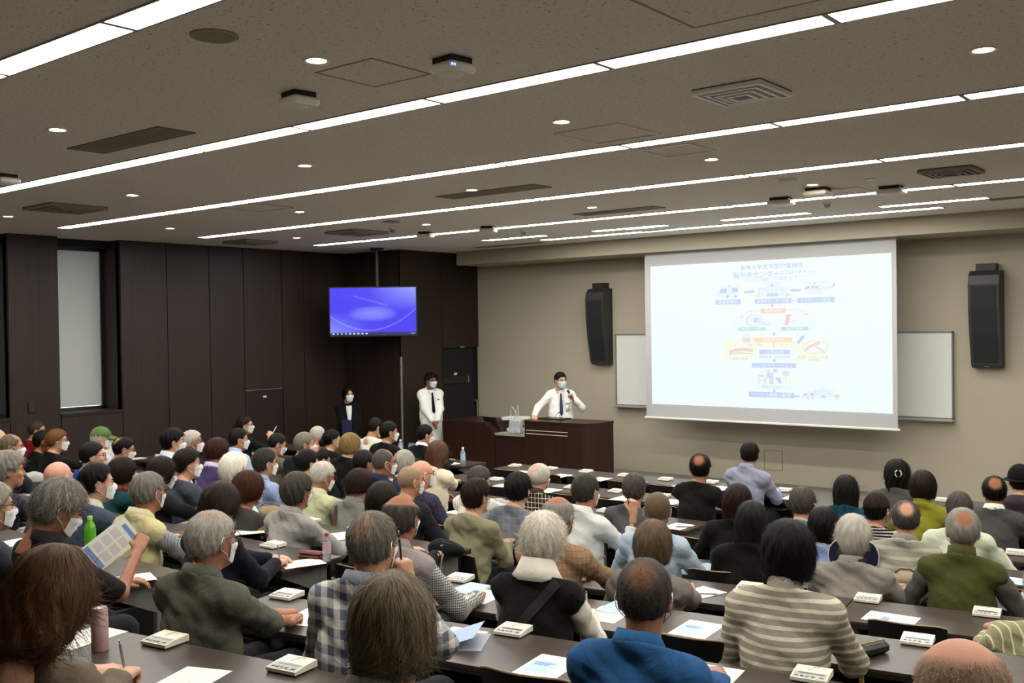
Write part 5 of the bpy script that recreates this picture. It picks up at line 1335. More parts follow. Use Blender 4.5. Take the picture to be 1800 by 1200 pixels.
person(3, 'person with greying crop and red jacket by the dark wall', 65, 757, 6.1, ('buzz', 'dkgrey', {'t': .008}), top((132, 24, 30), name='jacket'), ('desk', 'desk'), GA, 0, skin='b', glasses=True, mask=False, hh=-30)
person(6, 'person in green baseball cap with white towel round the neck', 178, 771, 5.95, ('short', 'ltgrey'), top((196, 190, 196)), ('desk', 'desk'), GA, 0, skin='a', hh=-30)
person(19, 'person with brown bob hair and purple knitted vest', 383, 795, 5.6, ('bob', 'redbrown', {'len': .05, 'ts': -.004}), top((70, 58, 96), name='vest', sleeves=((200, 190, 214),), collar=((200, 190, 214),)), ('desk', 'desk'), GA, 0, hh=-22)
person(17, 'person with short black hair and pale lilac blouse', 305, 777, 5.6, ('fluffy', 'black', {'t': -.006, 'ts': -.004}), top((206, 208, 220), name='blouse', collar=((206, 208, 220),)), ('desk', 'desk'), GA, 0, hh=-26)
person(18, 'white-haired person in black shirt turned to the lectern', 338, 777, 6.13, ('short', 'ltgrey', {'t': -.010}), top((30, 30, 32)), ('desk', 'desk'), GA, 0, skin='c', hh=-28)
person(20, 'young black-haired person in light blue shirt', 420, 773, 6.89, ('short', 'black', {'t': .0}), top((166, 186, 224), collar=((172, 192, 228),)), ('desk', 'desk'), GA, 0, skin='b', hh=-26)
person(29, 'crew-cut person in khaki shirt looking down', 487, 781, 7.12, ('buzz', 'black', {'t': .008, 'ts': .003}), top((96, 90, 78)), ('desk', 'desk'), GA, 0, skin='b', nod=18, hh=-24)
person(30, 'grey-haired person in black jacket with large white mask', 536, 781, 6.9, ('short', 'saltpepper', {'t': -.004}), top((28, 28, 31), name='jacket'), ('desk', 'desk'), GA, 0, skin='b', hh=-32)
person(33, 'person with blonde bob hair in black vest over white blouse', 616, 783, 7.3, ('bob', 'blonde', {'len': .075}), top((26, 26, 28), name='vest', sleeves=((222, 222, 216),)), ('desk', 'desk'), GA, 0, hh=-6)
person(37, 'person with brown shoulder hair and cream sweater with thin bag strap', 770, 798, 7.3, ('long', 'brown', {'len': .15}), top((218, 208, 184), name='sweater'), ('desk', ('px', 812, 850, 'rest')), GA, 1, hh=10, blk='C')
person(32, 'person with black tied hair and black tee shirt', 584, 773, 8.14, ('pony', 'black', {'len': .10, 'ts': .004}), top((22, 22, 23), name='tee_shirt', sleeve=.6), ('desk', 'desk'), GA, 0, bare=1, hh=-22)
person(31, 'person with cropped silver hair and white shirt', 559, 766, 8.5, ('buzz', 'ltgrey', {'t': .008, 'ts': .003}), top((220, 220, 216)), ('desk', 'desk'), GA, 0, skin='b', hh=-12)
person(34, 'dark-haired person in ivory jacket bent over the staff desk', 660, 752, 9.25, ('short', 'black'), top((224, 218, 200), name='jacket'), ('desk', 'desk'), GA, 0, skin='b', nod=16, hh=-14)
person(35, 'dark-haired person in black suit beside the ivory jacket', 684, 760, 8.35, ('short', 'black'), top((26, 27, 31), name='jacket'), ('desk', 'desk'), GA, 0, skin='b', hh=-26)
person(36, 'dark-haired person in black suit with white shirt collar at a laptop', 747, 765, 9.25, ('short', 'black', {'t': .004}), top((24, 25, 30), name='jacket', collar=((222, 222, 218),)), ('desk', 'desk'), GA, 0, skin='b', nod=8, hh=-24)
person(21, 'person with dark bun in black jacket holding a phone by the wall', 431, 747, 8.4, ('bun', 'dkbrown', {'ts': .004}), top((26, 26, 28), name='jacket'), ('desk', (.16, .40, 1.0, 'grip')), GA, 0, glasses=True, hh=-38)

# ---- hats and other worn things
m = MB()
cap = surface_nets(lambda X, Y, Z: smax(smax(ell(X, Y, Z, (0, -.006, .035), (.094, .114, .105)), -ell(X, Y, Z, (0, -.006, .03), (.086, .106, .098)), .004), .03-Z, .008), (-.13, -.15, 0), (.13, .15, .17), .008)
brim = surface_nets(lambda X, Y, Z: smax(smax(np.abs(Z-.036+1.6*(Y-.09)**1*.22+X*X*5)-.004, np.sqrt((X/.085)**2+((Y-.09)/.095)**2)-1, .01)*1.0, .06-Y, .01), (-.11, .04, -.04), (.11, .22, .09), .007)
GREEN = fabric((86, 116, 62))
for pid, mat in ((6, GREEN),):
    wear(pid, 'cap', MB().add(cap[0], cap[1].tolist()), mat); wear(pid, 'cap_brim', MB().add(brim[0], brim[1].tolist()), mat)
wear(73, 'knit_cap', MB().add(cap[0], cap[1].tolist()), fabric((52, 38, 32)))
wear(79, 'knit_hat', MB().add(cap[0]*np.array([1.06, 1.04, 1.1]), cap[1].tolist()), fabric((26, 25, 28)))
wear(79, 'hat_brim', MB().lathe([(.105, .02), (.135, .012), (.137, .016), (.105, .032)], n=28), fabric((26, 25, 28)))
# towel round the neck of the cap wearer
Nk = PEOPLE[6][1]['N']
wear_body(6, 'towel', MB().tube([(Nk[0]+.085*math.cos(a), Nk[1]+.09*math.sin(a), Nk[2]+.03-.04*math.sin(a)) for a in np.linspace(.6, 2*math.pi-.3+.6, 22)], .028, 10), fabric((226, 224, 214)))
Nk = PEOPLE[13][1]['N']
wear_body(13, 'scarf', MB().tube([(Nk[0]+.066*math.cos(a), Nk[1]+.068*math.sin(a), Nk[2]+.035-.02*math.sin(a)) for a in np.linspace(0, 2*math.pi, 22)], .026, 10), fabric((120, 58, 34)))
# sun visor worn low behind the head: two-lobed navy brim with white piping
def visor(pid):
    """Navy visor hanging behind the neck: two upright lobes joined by a band, white piping round each."""
    v = []; f = []; n = 26; mb = MB()
    for sgn in (-1, 1):
        c0 = np.array([sgn*.088, -.045, -.075]); ring = []
        for k in range(n):
            a = 2*math.pi*k/n; x, z = .052*math.cos(a), .078*math.sin(a)
            ring.append((c0[0]+x, c0[1]-.03*sgn*x*8*.1-.06*(z+.03), c0[2]+z-.25*sgn*x))
        o0 = [tuple(c0)]+ring
        mb.add([(x, y-.003, z) for x, y, z in o0]+[(x, y+.003, z) for x, y, z in o0], [(0, 1+(k+1) % n, 1+k) for k in range(n)]+[(n+1, n+2+k, n+2+(k+1) % n) for k in range(n)]+[(1+k, 1+(k+1) % n, n+2+(k+1) % n, n+2+k) for k in range(n)])
        wear(pid, 'visor_piping', MB().tube(ring+[ring[0]], .0042, 6), fabric((206, 206, 204)))
    mb.tube([(-.07, -.07, -.10), (-.03, -.115, -.10), (.03, -.115, -.10), (.07, -.07, -.10)], .012, 8)
    wear(pid, 'sun_visor', mb, fabric((38, 42, 62)))
visor(74)
# white hair clip
for s in (-1, 1):
    wear(71, 'hair_clip', MB().tube([(s*.010, -.135, .060), (s*.024, -.142, .045), (s*.026, -.146, .020), (s*.012, -.146, .0)], .005, 8), WHITE_M)
strap(61, PEOPLE[61][1]['S'][1]+np.array([-.03, 0, .07]), PEOPLE[61][1]['P']+np.array([-.15, 0, .05]), BLACK_M, .022)
strap(37, PEOPLE[37][1]['S'][0]+np.array([.04, 0, .06]), PEOPLE[37][1]['P']+np.array([.15, 0, .02]), BLACK_M, .007)
strap(43, PEOPLE[43][1]['S'][0]+np.array([.03, 0, .06]), PEOPLE[43][1]['P']+np.array([.02, 0, .08]), fabric((84, 58, 44)), .013)
strap(39, PEOPLE[39][1]['S'][1]+np.array([-.08, 0, .09]), PEOPLE[39][1]['S'][0]+np.array([.08, 0, .02]), fabric((70, 170, 130)), .012, 'lanyard')
# wrist watches
for pid, side in ((27, 0), (15, 1)):
    j = PEOPLE[pid][1]; E_, W_ = j['E'][side], j['W'][side]; d_ = (W_-E_)/np.linalg.norm(W_-E_); c_ = W_-d_*.05
    Fm = frame(d_, (0, 0, 1)); ring = [tuple(c_+Fm @ np.array([.031*math.cos(a), 0, .027*math.sin(a)])) for a in np.linspace(0, 2*math.pi, 17)]
    wear_body(pid, 'wrist_watch', MB().tube(ring, .007, 6), BLACK_M)
# ------------------------------------------------------------------ chairs
def chair_meshes(tz=(.50, .66, .775)):
    a = {}
    n = 10; v = []; f = []
    for k in range(n+1):
        t = k/n*2-1; x = .178*t; y = -.165-.045*(1-t*t)
        for dy in (0, -.016):
            for z, yo in zip(tz, (.02, -.005, -.03)): v.append((x, y+dy+yo, z-(.012*t**6 if z == tz[2] else 0)))
    def id_(k, s, z): return k*6+s*3+z
    for k in range(n):
        for z in range(2):
            f.append((id_(k, 0, z), id_(k, 0, z+1), id_(k+1, 0, z+1), id_(k+1, 0, z))); f.append((id_(k, 1, z), id_(k+1, 1, z), id_(k+1, 1, z+1), id_(k, 1, z+1)))
        f.append((id_(k, 0, 0), id_(k+1, 0, 0), id_(k+1, 1, 0), id_(k, 1, 0)))
        f.append((id_(k, 0, 2), id_(k, 1, 2), id_(k+1, 1, 2), id_(k+1, 0, 2)))
    for k in (0, n):
        for z in range(2):
            q = (id_(k, 0, z), id_(k, 1, z), id_(k, 1, z+1), id_(k, 0, z+1)); f.append(q if k == 0 else tuple(reversed(q)))
    a['backrest'] = MB().add(v, f).mesh('backrest', BLACK_M)
    a['backrest'].polygons.foreach_set('use_smooth', np.ones(len(a['backrest'].polygons), dtype=bool)); a['backrest'].set_sharp_from_angle(angle=math.radians(40))
    e = MB(); pts = []
    for k in range(n+1):
        t = k/n*2-1; pts.append((.178*t, -.165-.045*(1-t*t)-.038, tz[2]+.001-.012*t**6))
    e.tube(pts, .0042, 6); a['edge_trim'] = e.mesh('edge_trim', PLY_M)
    a['seat'] = MB().box((-.19, -.17, .412), (.19, .22, .436), .008).mesh('seat', PLY_M)
    s = MB().box((-.165, -.20, .40), (-.14, -.16, .60)).box((.14, -.20, .40), (.165, -.16, .60)).box((-.165, -.2, .385), (.165, .05, .411)); a['bracket'] = s.mesh('bracket', BLACK_M)
    a['pedestal'] = MB().box((-.05, -.12, 0), (.05, -.04, .39), .006).mesh('pedestal', METAL_M)
    return a
CH = chair_meshes(); CHU = chair_meshes((.46, .58, .685))
def chair(x, y, z, rz, lab, grp, CH=CH):
    o = empty('lecture_chair', (x, y, z), rz); tag(o, lab, 'chair', grp)
    for k in ('backrest', 'edge_trim', 'seat', 'bracket', 'pedestal'): link(k, CH[k], o)
    return o
for x, y, z, rz, lab in CHAIRS:
    w = lab.split(); short = ' '.join(w[:9])
    chair(x, y, z, rz, 'black ply-backed chair under the '+short, 'chairs in use', CHU)
def empty_chair(pxx, pyy, row, blk, lab):
    y0, d = (RROWS if blk == 'R' else CROWS)[row]
    Y = y0-DEPTH-.30
    for _ in range(3):
        q = px(pxx, pyy, 1, Y)
        Y = (y0+(RT*(q[0]+2) if blk == 'R' else 0))-DEPTH-.32
    q = px(pxx, pyy, 1, Y)
    chair(q[0], Y+.2, floor_z(Y), RA if blk == 'R' else 0, lab, 'empty lecture chairs')
for x in (890, 962, 1019, 1092, 1166): empty_chair(x, 830, 0, 'C', 'empty black chair at the front centre row before the lectern')
for x in (868, 993, 1073, 1160): empty_chair(x, 855, 1, 'C', 'empty black chair at the second centre row from the stage')
for x in (1235, 1175): empty_chair(x, 880, 2, 'C', 'empty black chair at the third centre row from the stage')
empty_chair(750, 905, 3, 'C', 'empty black chair beside the person in the dark leather jacket')
for x, row, lab in ((910, 1, 'empty black chair between the denim shirt and the grey-brown hair'), (1200, 2, 'empty black chair beside the striped writer facing a handout'), (1582, 3, 'empty black chair in front of the black spectacle case'), (1690, 2, 'empty black chair in front of the bald head at the rear'),
                    (1130, 3, 'empty black chair beside the rumpled grey jacket'), (1250, 4, 'empty black chair next to the washed denim shirt'), (1790, 5, 'empty black chair next to the olive vest wearer'), (1655, 6, 'empty black chair in front of the mint jacket')):
    empty_chair(x, {1: 1170, 2: 1130, 3: 1095, 4: 1010, 5: 1000, 6: 950}[row], row, 'R', lab)

# ------------------------------------------------------------------ desks
def desk(x0, x1, y0, d, rz, lab, grp):
    """Desk whose far edge starts at x0, y0 and runs to x1 along its own direction."""
    L = (x1-x0)/math.cos(rz); top = CAMZ-d
    def fz(u, w): return floor_z(y0+u*math.sin(rz)-w*math.cos(rz))
    o = empty('lecture_desk', (x0, y0, floor_z(y0-.23)), rz); tag(o, lab, 'desk', grp)
    t = top-floor_z(y0-.23)
    MB().box((.004, -DEPTH, t-.012), (L-.004, 0, t)).build('desk_top', DESK_M, o)
    MB().box((.004, -DEPTH, t-.034), (L-.004, 0, t-.012)).build('edge_band', DESKEDGE_M, o)
    MB().box((.08, -.04, t-.40), (L-.08, -.022, t-.034)).build('modesty_panel', BLACK_M, o)
    MB().box((.1, -.36, t-.16), (L-.1, -.05, t-.15)).build('book_shelf', METAL_M, o)
    for u in (.06, L-.10):
        b = fz(u, .2)-floor_z(y0-.23)
        lg = MB().box((u, -.13, b), (u+.04, -.07, t-.034), .004).box((u, -DEPTH+.05, b), (u+.04, -.02, b+.03), .004)
        lg.prism([(-.13, t-.20), (-.13, t-.034), (-DEPTH+.03, t-.034), (-DEPTH+.03, t-.055)], 0, u, u+.04)
        lg.build('leg', METAL_M, o)
    return o
CR_END = [-4.2, -4.2, -4.15, -4.3, -4.62, -4.78, -4.78, -4.7]
ORD = ['first', 'second', 'third', 'fourth', 'fifth', 'sixth', 'seventh', 'eighth', 'ninth']
for k, (y0, d) in enumerate(CROWS):
    a, b = -8.0, CR_END[k]; m_ = (a+b)/2
    for x0, x1, wh in ((a, m_, 'window'), (m_, b, 'aisle')): desk(x0, x1, y0, d, 0, 'dark brown desk, %s half of the %s centre row from the stage' % (wh, ORD[k]), 'centre block desks row %d' % (k+1))
    for x0, x1, wh in ((-12.7, -10.58, 'wall'), (-10.58, -8.42, 'aisle')):
        if k < 7: desk(x0, x1, y0-(.1 if k == 0 else 0), d, 0, 'dark brown desk, %s half of the %s window-side row from the stage' % (wh, ORD[k]), 'window side desks row %d' % (k+1))
R_L = [-4.25, -4.15, -4.05, -3.95, -3.85, -3.6, -3.45, -3.4, -3.5]
for k, (y0, d) in enumerate(RROWS):
    a, b = R_L[k], 1.6; n = 3
    for q in range(n):
        x0, x1 = a+(b-a)*q/n, a+(b-a)*(q+1)/n
        desk(x0, x1, y0+RT*(x0+2), d, RA, 'dark brown angled desk, %s third of the %s right-block row from the rear' % (('aisle', 'middle', 'far')[q], ORD[k]), 'right block desks row %d' % (k+1))

# ------------------------------------------------------------------ things on the desks
def dpt(x, y, blk, row):
    d = (RROWS if blk == 'R' else CROWS)[row][1]
    return px(x, y, 2, CAMZ-d)
def console_proto():
    o = empty('desk_console', (0, 0, 0))
    b = MB(); w, dp = .066, .058
    v = []
    prof = [(-dp, .006), (-dp, .018), (-dp*.1, .026), (dp, .030), (dp, .006)]
    b.prism(prof, 0, -w, w); b.build('body', CREAM_M, o)
    MB().box((-w+.004, -dp+.004, 0), (w-.004, dp-.004, .006)).build('foot', BLACK_M, o)
    def on(y): return .018+(y+dp)/(dp*.9)*.008 if y < -dp*.1 else .026+(y+dp*.1)/(dp*1.1)*.004
    def slab(name, x0, x1, y0, y1, mat):
        MB().add([(x0, y0, on(y0)+.0012), (x1, y0, on(y0)+.0012), (x1, y1, on(y1)+.0012), (x0, y1, on(y1)+.0012), (x0, y0, on(y0)-.001), (x1, y0, on(y0)-.001), (x1, y1, on(y1)-.001), (x0, y1, on(y1)-.001)],
                 [(0, 1, 2, 3), (0, 4, 5, 1), (1, 5, 6, 2), (2, 6, 7, 3), (3, 7, 4, 0)]).build(name, mat, o)
    slab('panel', -w+.006, w-.006, -dp+.006, -.008, plain('console_panel', rgb(188, 188, 182), .5))
    slab('display', -w+.020, w-.014, -.024, -.012, plain('console_display', rgb(120, 122, 118), .3))
    for k in range(4):
        x = -w+.014+k*.02; MB().box((x, -dp+.012, on(-dp+.012)), (x+.012, -dp+.021, on(-dp+.02)+.003)).build('key', plain('console_key', rgb(150, 149, 144), .5), o)
    MB().box((w-.030, -dp+.012, on(-dp+.012)), (w-.014, -dp+.021, on(-dp+.02)+.003)).build('key', plain('console_key', rgb(150, 149, 144), .5), o)
    MB().tube([(-.012, .010, on(.01)+.001), (.0, .044, on(.044)+.001), (.022, .048, on(.048)+.001)], .0009, 5).build('seam', plain('console_seam', rgb(170, 166, 150), .6), o)
    return o
CONS = [None]
def console(x, y, blk, row, lab, grp='desk consoles'):
    q = dpt(x, y, blk, row)
    if CONS[0] is None: CONS[0] = console_proto(); o = CONS[0]
    else: o = copy_tree(CONS[0])
    o.location = q; o.rotation_euler = (0, 0, RA if blk == 'R' else 0); tag(o, lab, 'console', grp); return o
for x, y in ((905, 820), (968, 825), (1030, 830), (1098, 837), (1170, 844), (1250, 849), (1378, 863)): console(x, y, 'C', 0, 'white desk console on the front centre desk facing the lectern', 'consoles on the front centre row')
for x, y in ((872, 844), (1005, 858), (1083, 865), (1165, 873)): console(x, y, 'C', 1, 'white desk console on the second centre desk row from the stage', 'consoles on the second centre row')
for x, y in ((1065, 900), (840, 878)): console(x, y, 'C', 2, 'white desk console on the third centre desk row from the stage', 'consoles on the third centre row')
for x, y, blk, row, lab in ((290, 1131, 'R', 0, 'white desk console beside the pink tumbler'), (513, 1177, 'R', 0, 'white desk console behind the checked shirt on the rearmost desk'), (902, 1113, 'R', 1, 'white desk console behind the black knit vest'),
        (1427, 1193, 'R', 1, 'white desk console behind the beige striped top'), (504, 1050, 'R', 1, 'white desk console next to the clasped hands'), (808, 1020, 'R', 2, 'white desk console at the gingham elbow'), (1613, 1130, 'R', 2, 'white desk console beside the black spectacle case'),
        (1318, 1035, 'R', 3, 'white desk console half hidden behind the striped shoulder'), (1526, 1056, 'R', 3, 'white desk console behind the rumpled grey shirt'), (1735, 1081, 'R', 3, 'white desk console behind the olive vest'),
        (1786, 974, 'R', 6, 'white desk console behind the charcoal sweater with white collar'), (1658, 881, 'R', 8, 'white desk console beside the olive yellow sweater'), (480, 961, 'C', 5, 'white desk console beside the writing hand and blue pen'), (40, 936, 'C', 5, 'white desk console beside the grey-haired reader'),
        (130, 955, 'C', 5, 'white desk console in front of the reading face'), (327, 926, 'C', 4, 'white desk console by the cream vest elbow'), (45, 873, 'C', 4, 'white desk console near the silver swept-back hair'), (545, 918, 'C', 4, 'white desk console next to the light grey shirt'), (630, 930, 'C', 4, 'white desk console behind the brown bag strap'),
        (768, 913, 'C', 3, 'white desk console by the leather jacket sleeve')):
    console(x, y, blk, row, lab, 'consoles among the listeners')
q = px(712, 812, 2, CAMZ-1.72)

PW, PL = .182, .257
def paper(x, y, blk, row, lab, print_=False, turn=0.0, grp='handout sheets', dz=0.0, w=PW, l=PL):
    q = dpt(x, y, blk, row)
    o = empty('handout', (q[0], q[1], q[2]+dz+.0005), (RA if blk == 'R' else 0)+math.radians(turn)); tag(o, lab, 'paper', grp)
    MB().box((-w/2, -l/2, 0), (w/2, l/2, .0012)).build('sheet', PAPER_M, o)
    if print_:
        MB().box((-w*.42, -l*.30, .0012), (w*.18, l*.22, .0016)).build('print_block', PRINT_M, o)
        for k in range(3): MB().box((-w*.36, l*(.12-.05*k), .0016), (w*(.08-.05*k), l*(.145-.05*k), .0018)).build('print_line', INK_M, o)
        MB().box((-w*.3, -l*.38, .0012), (-w*.1, -l*.36, .0015)).build('print_line', GREYINK_M, o)
    else:
        for k in range(4): MB().box((-w*.38, l*(.3-.12*k), .0012), (w*(.3-.04*k), l*(.305-.12*k), .0014)).build('print_line', GREYINK_M, o)
    return o
paper(962, 1172, 'R', 1, 'handout with blue printed block behind the denim shirt', True)
paper(1225, 1106, 'R', 2, 'handout with blue printed block facing an empty chair', True, -4)
paper(1695, 1170, 'R', 2, 'handout with blue printed block before the bald head', True)
paper(1566, 1087, 'R', 3, 'handout with blue print near the chair back', True, 84)
paper(1785, 1021, 'R', 5, 'handout with blue print past the olive vest', True, 84)
paper(800, 1120, 'R', 1, 'plain white sheet under the folded leaflet')
paper(848, 1048, 'R', 2, 'plain white sheet between gingham sleeve and black vest')
paper(1068, 1080, 'R', 2, 'white sheet under the writing hand of the black vest')
paper(1230, 1042, 'R', 3, 'white sheet in front of the rumpled grey jacket', False, -25)
paper(1250, 1190, 'R', 1, 'white sheet under the denim-shirted hand', False, 0)
paper(330, 1197, 'R', 0, 'white sheet under the hand writing beside the pink tumbler', False, 12)
paper(150, 1120, 'R', 0, 'white sheet behind the pink tumbler')
paper(545, 1085, 'R', 1, 'white sheet under the clasped hands', False, 10)
paper(1360, 1145, 'R', 2, 'white sheet under the striped writer')
paper(1192, 925, 'C', 2, 'white sheet with a dark pen at the desk end')
paper(1103, 944, 'C', 3, 'white sheet beside the raised fist')
paper(530, 990, 'C', 5, 'white sheet under the hand with the blue pen', False, -20)
paper(225, 1018, 'C', 6, 'white sheet near the desk corner below the leaflet', False, -20)
paper(18, 955, 'C', 6, 'white sheet behind the masked glasses wearer and black polo', False, 10)
paper(598, 942, 'C', 4, 'white sheet on the desk behind the red-capped bottle', False, 70)
paper(600, 890, 'C', 3, 'white sheet held flat before the pale green shirt', False, -30)
paper(905, 945, 'C', 3, 'white sheet under the sage hoodie hands', False, -15)
paper(790, 938, 'C', 3, 'white sheet beside the sage hoodie')
paper(430, 935, 'C', 5, 'white sheet near the long dark hair', False, -30)
paper(315, 885, 'C', 4, 'white notebook page in front of the slate grey top', False, -20)
paper(795, 902, 'C', 2, 'white sheet by the navy spotted sleeve')
for x, y in ((915, 828), (985, 834), (1055, 840), (1115, 846), (1195, 853), (1265, 856), (1395, 873)): paper(x, y+2, 'C', 0, 'white sheet beside a console on the front centre desk', grp='sheets on the front centre row')
for x, y in ((882, 852), (965, 860), (1095, 874), (1180, 880)): paper(x, y+2, 'C', 1, 'white sheet beside a console on the second centre desk row', grp='sheets on the second centre row')
for x, y in ((1072, 910), (985, 886)): paper(x, y+2, 'C', 2, 'white sheet beside a console on the third centre desk row', grp='sheets on the third centre row')
paper(740, 862, 'C', 2, 'white leaflet standing near the pink bald head'); paper(790, 815, 'C', 0, 'white papers beside the bottle on the staff desk', False, -15); paper(598, 846, 'C', 2, 'white sheet at the window-side desk end')
paper(140, 812, 'C', 3, 'white sheet in front of the ponytail'); paper(238, 806, 'C', 2, 'white sheet by the balding grey shirt')
# folded leaflet standing open
q = dpt(818, 1128, 'R', 1)
o = empty('leaflet', tuple(q), RA+.35); tag(o, 'folded blue and white leaflet standing half open', 'leaflet')
MB().box((-.09, -.12, 0), (.09, .12, .003)).build('lower_leaf', plain('leaflet_grey', rgb(150, 158, 172), .4), o)
MB().add([(-.09, .12, .003), (-.09, -.12, .003), (.06, -.12, .055), (.06, .12, .055), (-.09, .12, .005), (-.09, -.12, .005), (.06, -.12, .057), (.06, .12, .057)], [(0, 3, 2, 1), (4, 5, 6, 7), (0, 1, 5, 4), (1, 2, 6, 5), (2, 3, 7, 6), (3, 0, 4, 7)]).build('upper_leaf', plain('leaflet_blue', rgb(164, 186, 224), .5), o)
for x, y, row, lab in ((1072, 1015, 3, 'stack of blue and white leaflets by the brown jacket'), (826, 1036, 2, 'blue leaflet by the gingham elbow'), (1087, 1070, 2, 'blue leaflet beyond the writing hand of the black vest')):
    q = dpt(x, y, 'R', row); o = empty('leaflet', tuple(q), RA-.1); tag(o, lab, 'leaflet')
    MB().box((-.075, -.105, 0), (.075, .105, .008)).build('pages', PAPER_M, o); MB().box((-.074, -.104, .008), (.074, .104, .010)).build('cover', PRINT_M, o)
# leaflet held by the reader in the black polo
root, j, Hw, tz, dy = PEOPLE[25]
wv = j['W'][1]; wl_ = root.matrix_basis @ Vector(wv.tolist())
lc = px(197, 955, 1, wl_[1]+.06)
o = empty('leaflet', tuple(lc)); tag(o, 'blue and white printed leaflet held up by the black polo wearer', 'leaflet')
nrm = -(ray(197, 955)); nrm /= np.linalg.norm(nrm)
uax = px(214, 930, 1, lc[1])-px(160, 973, 1, lc[1]); uax /= np.linalg.norm(uax); uax = uax-nrm*(uax @ nrm); uax /= np.linalg.norm(uax); vax = np.cross(nrm, uax)
o.matrix_world = to_m4(np.stack([uax, vax, nrm], 1), lc)
MB().box((-.125, -.075, -.001), (.125, .075, 0)).build('sheet', PAPER_M, o)
MB().box((-.118, -.066, 0), (-.092, .066, .0008)).build('print_block', plain('print_mid_blue', rgb(120, 150, 200), .7), o); MB().box((.086, -.066, 0), (.108, .04, .0008)).build('print_block', plain('print_mid_blue', rgb(120, 150, 200), .7), o)
for a in range(3):
    for b in range(2): MB().box((-.08+.052*a, -.055+.06*b, 0), (-.04+.052*a, -.005+.06*b, .0006)).build('print_column', plain('print_text_grey', rgb(216, 211, 206), .8), o)
# loose papers held up
for pid, lab, dx in ((5, 'white paper held up by the ponytail wearer', .02), (41, 'white paper held by the pale green shirt', .0)):
    root, j = PEOPLE[pid][:2]; wv = j['W'][1]+np.array([0, .08, .07]); p_ = root.matrix_basis @ Vector(wv.tolist())
    o = empty('handout', tuple(p_)); o.rotation_euler = (math.radians(55), 0, .2); tag(o, lab, 'paper')
    MB().box((-.09, -.125, -.0006), (.09, .125, .0006)).build('sheet', PAPER_M, o)

def bottle(x, y, blk, row, h, r, lab, body, capm, label_m=None, pos=None):
    q = pos if pos is not None else dpt(x, y, blk, row)
    o = empty('bottle', tuple(q)); tag(o, lab, 'bottle')
    MB().lathe([(r*.9, 0), (r, .006), (r, h*.30), (r*.95, h*.33), (r, h*.36), (r, h*.66), (r*.85, h*.76), (r*.42, h*.88), (r*.40, h*.92)], n=20).build('bottle_body', body, o, True)
    MB().lathe([(r*.46, h*.90), (r*.46, h), (r*.42, h*1.01)], n=16).build('cap', capm, o, True)
    if label_m: MB().lathe([(r*1.01, h*.30), (r*1.015, h*.31), (r*1.015, h*.64), (r*1.01, h*.65)], n=20).build('label', label_m, o, True)
CLEAR_M = plain('clear_pet', rgb(214, 226, 234), .12, trans=.75); GREENT_M = plain('green_tea', rgb(104, 168, 40), .25); CAPG_M = plain('cap_green', rgb(150, 205, 70), .4)
bottle(160, 985, 'C', 6, .21, .033, 'green tea bottle with lime cap by the reader', GREENT_M, CAPG_M, plain('tea_label', rgb(88, 176, 34), .5), pos=dpt(159, 970, 'C', 6))
bottle(575, 986, 'C', 5, .17, .026, 'small clear water bottle with red cap', CLEAR_M, plain('cap_red', rgb(190, 40, 52), .4), plain('label_redwhite', rgb(204, 170, 178), .5))
bottle(876, 940, 'C', 3, .15, .028, 'small dark green drink bottle by the sage hoodie', plain('dark_green', rgb(46, 62, 30), .3), plain('cap_olive', rgb(128, 146, 84), .4), plain('label_green', rgb(84, 104, 48), .5))
bottle(814, 816, 'C', 0, .23, .032, 'clear water bottle on the staff desk end', CLEAR_M, WHITE_M, plain('label_paleblue', rgb(168, 186, 222), .5), pos=px(814, 818, 1, 9.6))
for x, y, Y, lab in ((505, 800, 7.6, 'clear water bottle behind the crew-cut khaki shirt'), (632, 782, 9.6, 'clear water bottle by the standing assistant'), (704, 790, 9.75, 'clear water bottle behind the open laptop'), (650, 806, 7.72, 'clear water bottle by the ivory jacket')):
    q = px(x, y, 1, Y); q[2] = CAMZ-1.72; bottle(0, 0, 'C', 0, .22, .032, lab, CLEAR_M, WHITE_M, plain('label_paleblue', rgb(168, 186, 222), .5), pos=q)
# iced coffee cup
q = dpt(856, 930, 'C', 3); o = empty('drink_cup', tuple(q)); tag(o, 'clear plastic cup of iced orange-brown drink', 'cup')
MB().lathe([(.03, 0), (.042, .12), (.043, .13), (.0405, .13), (.0395, .118), (.028, .004)], n=20).build('cup_wall', CLEAR_M, o, True); MB().lathe([(.028, .004), (.038, .085)], n=20).build('drink', plain('iced_drink', rgb(150, 70, 28), .2), o, True)
# pink tumbler
q = dpt(176, 1142, 'R', 0); o = empty('tumbler', tuple(q)); tag(o, 'pink insulated tumbler on the rearmost desk', 'tumbler')
PINK_M = plain('tumbler_pink', rgb(196, 156, 158), .4)
MB().lathe([(.029, 0), (.031, .004), (.031, .125), (.030, .128)], n=28).build('tumbler_body', PINK_M, o, True); MB().lathe([(.0295, .128), (.0300, .152), (.027, .160), (.012, .161)], n=28).build('tumbler_lid', plain('tumbler_lid_pink', rgb(206, 164, 166), .35), o, True)
MB().box((-.008, -.0318, .030), (.008, -.0305, .034)).build('logo_mark', plain('mark_grey', rgb(120, 96, 98), .5), o)
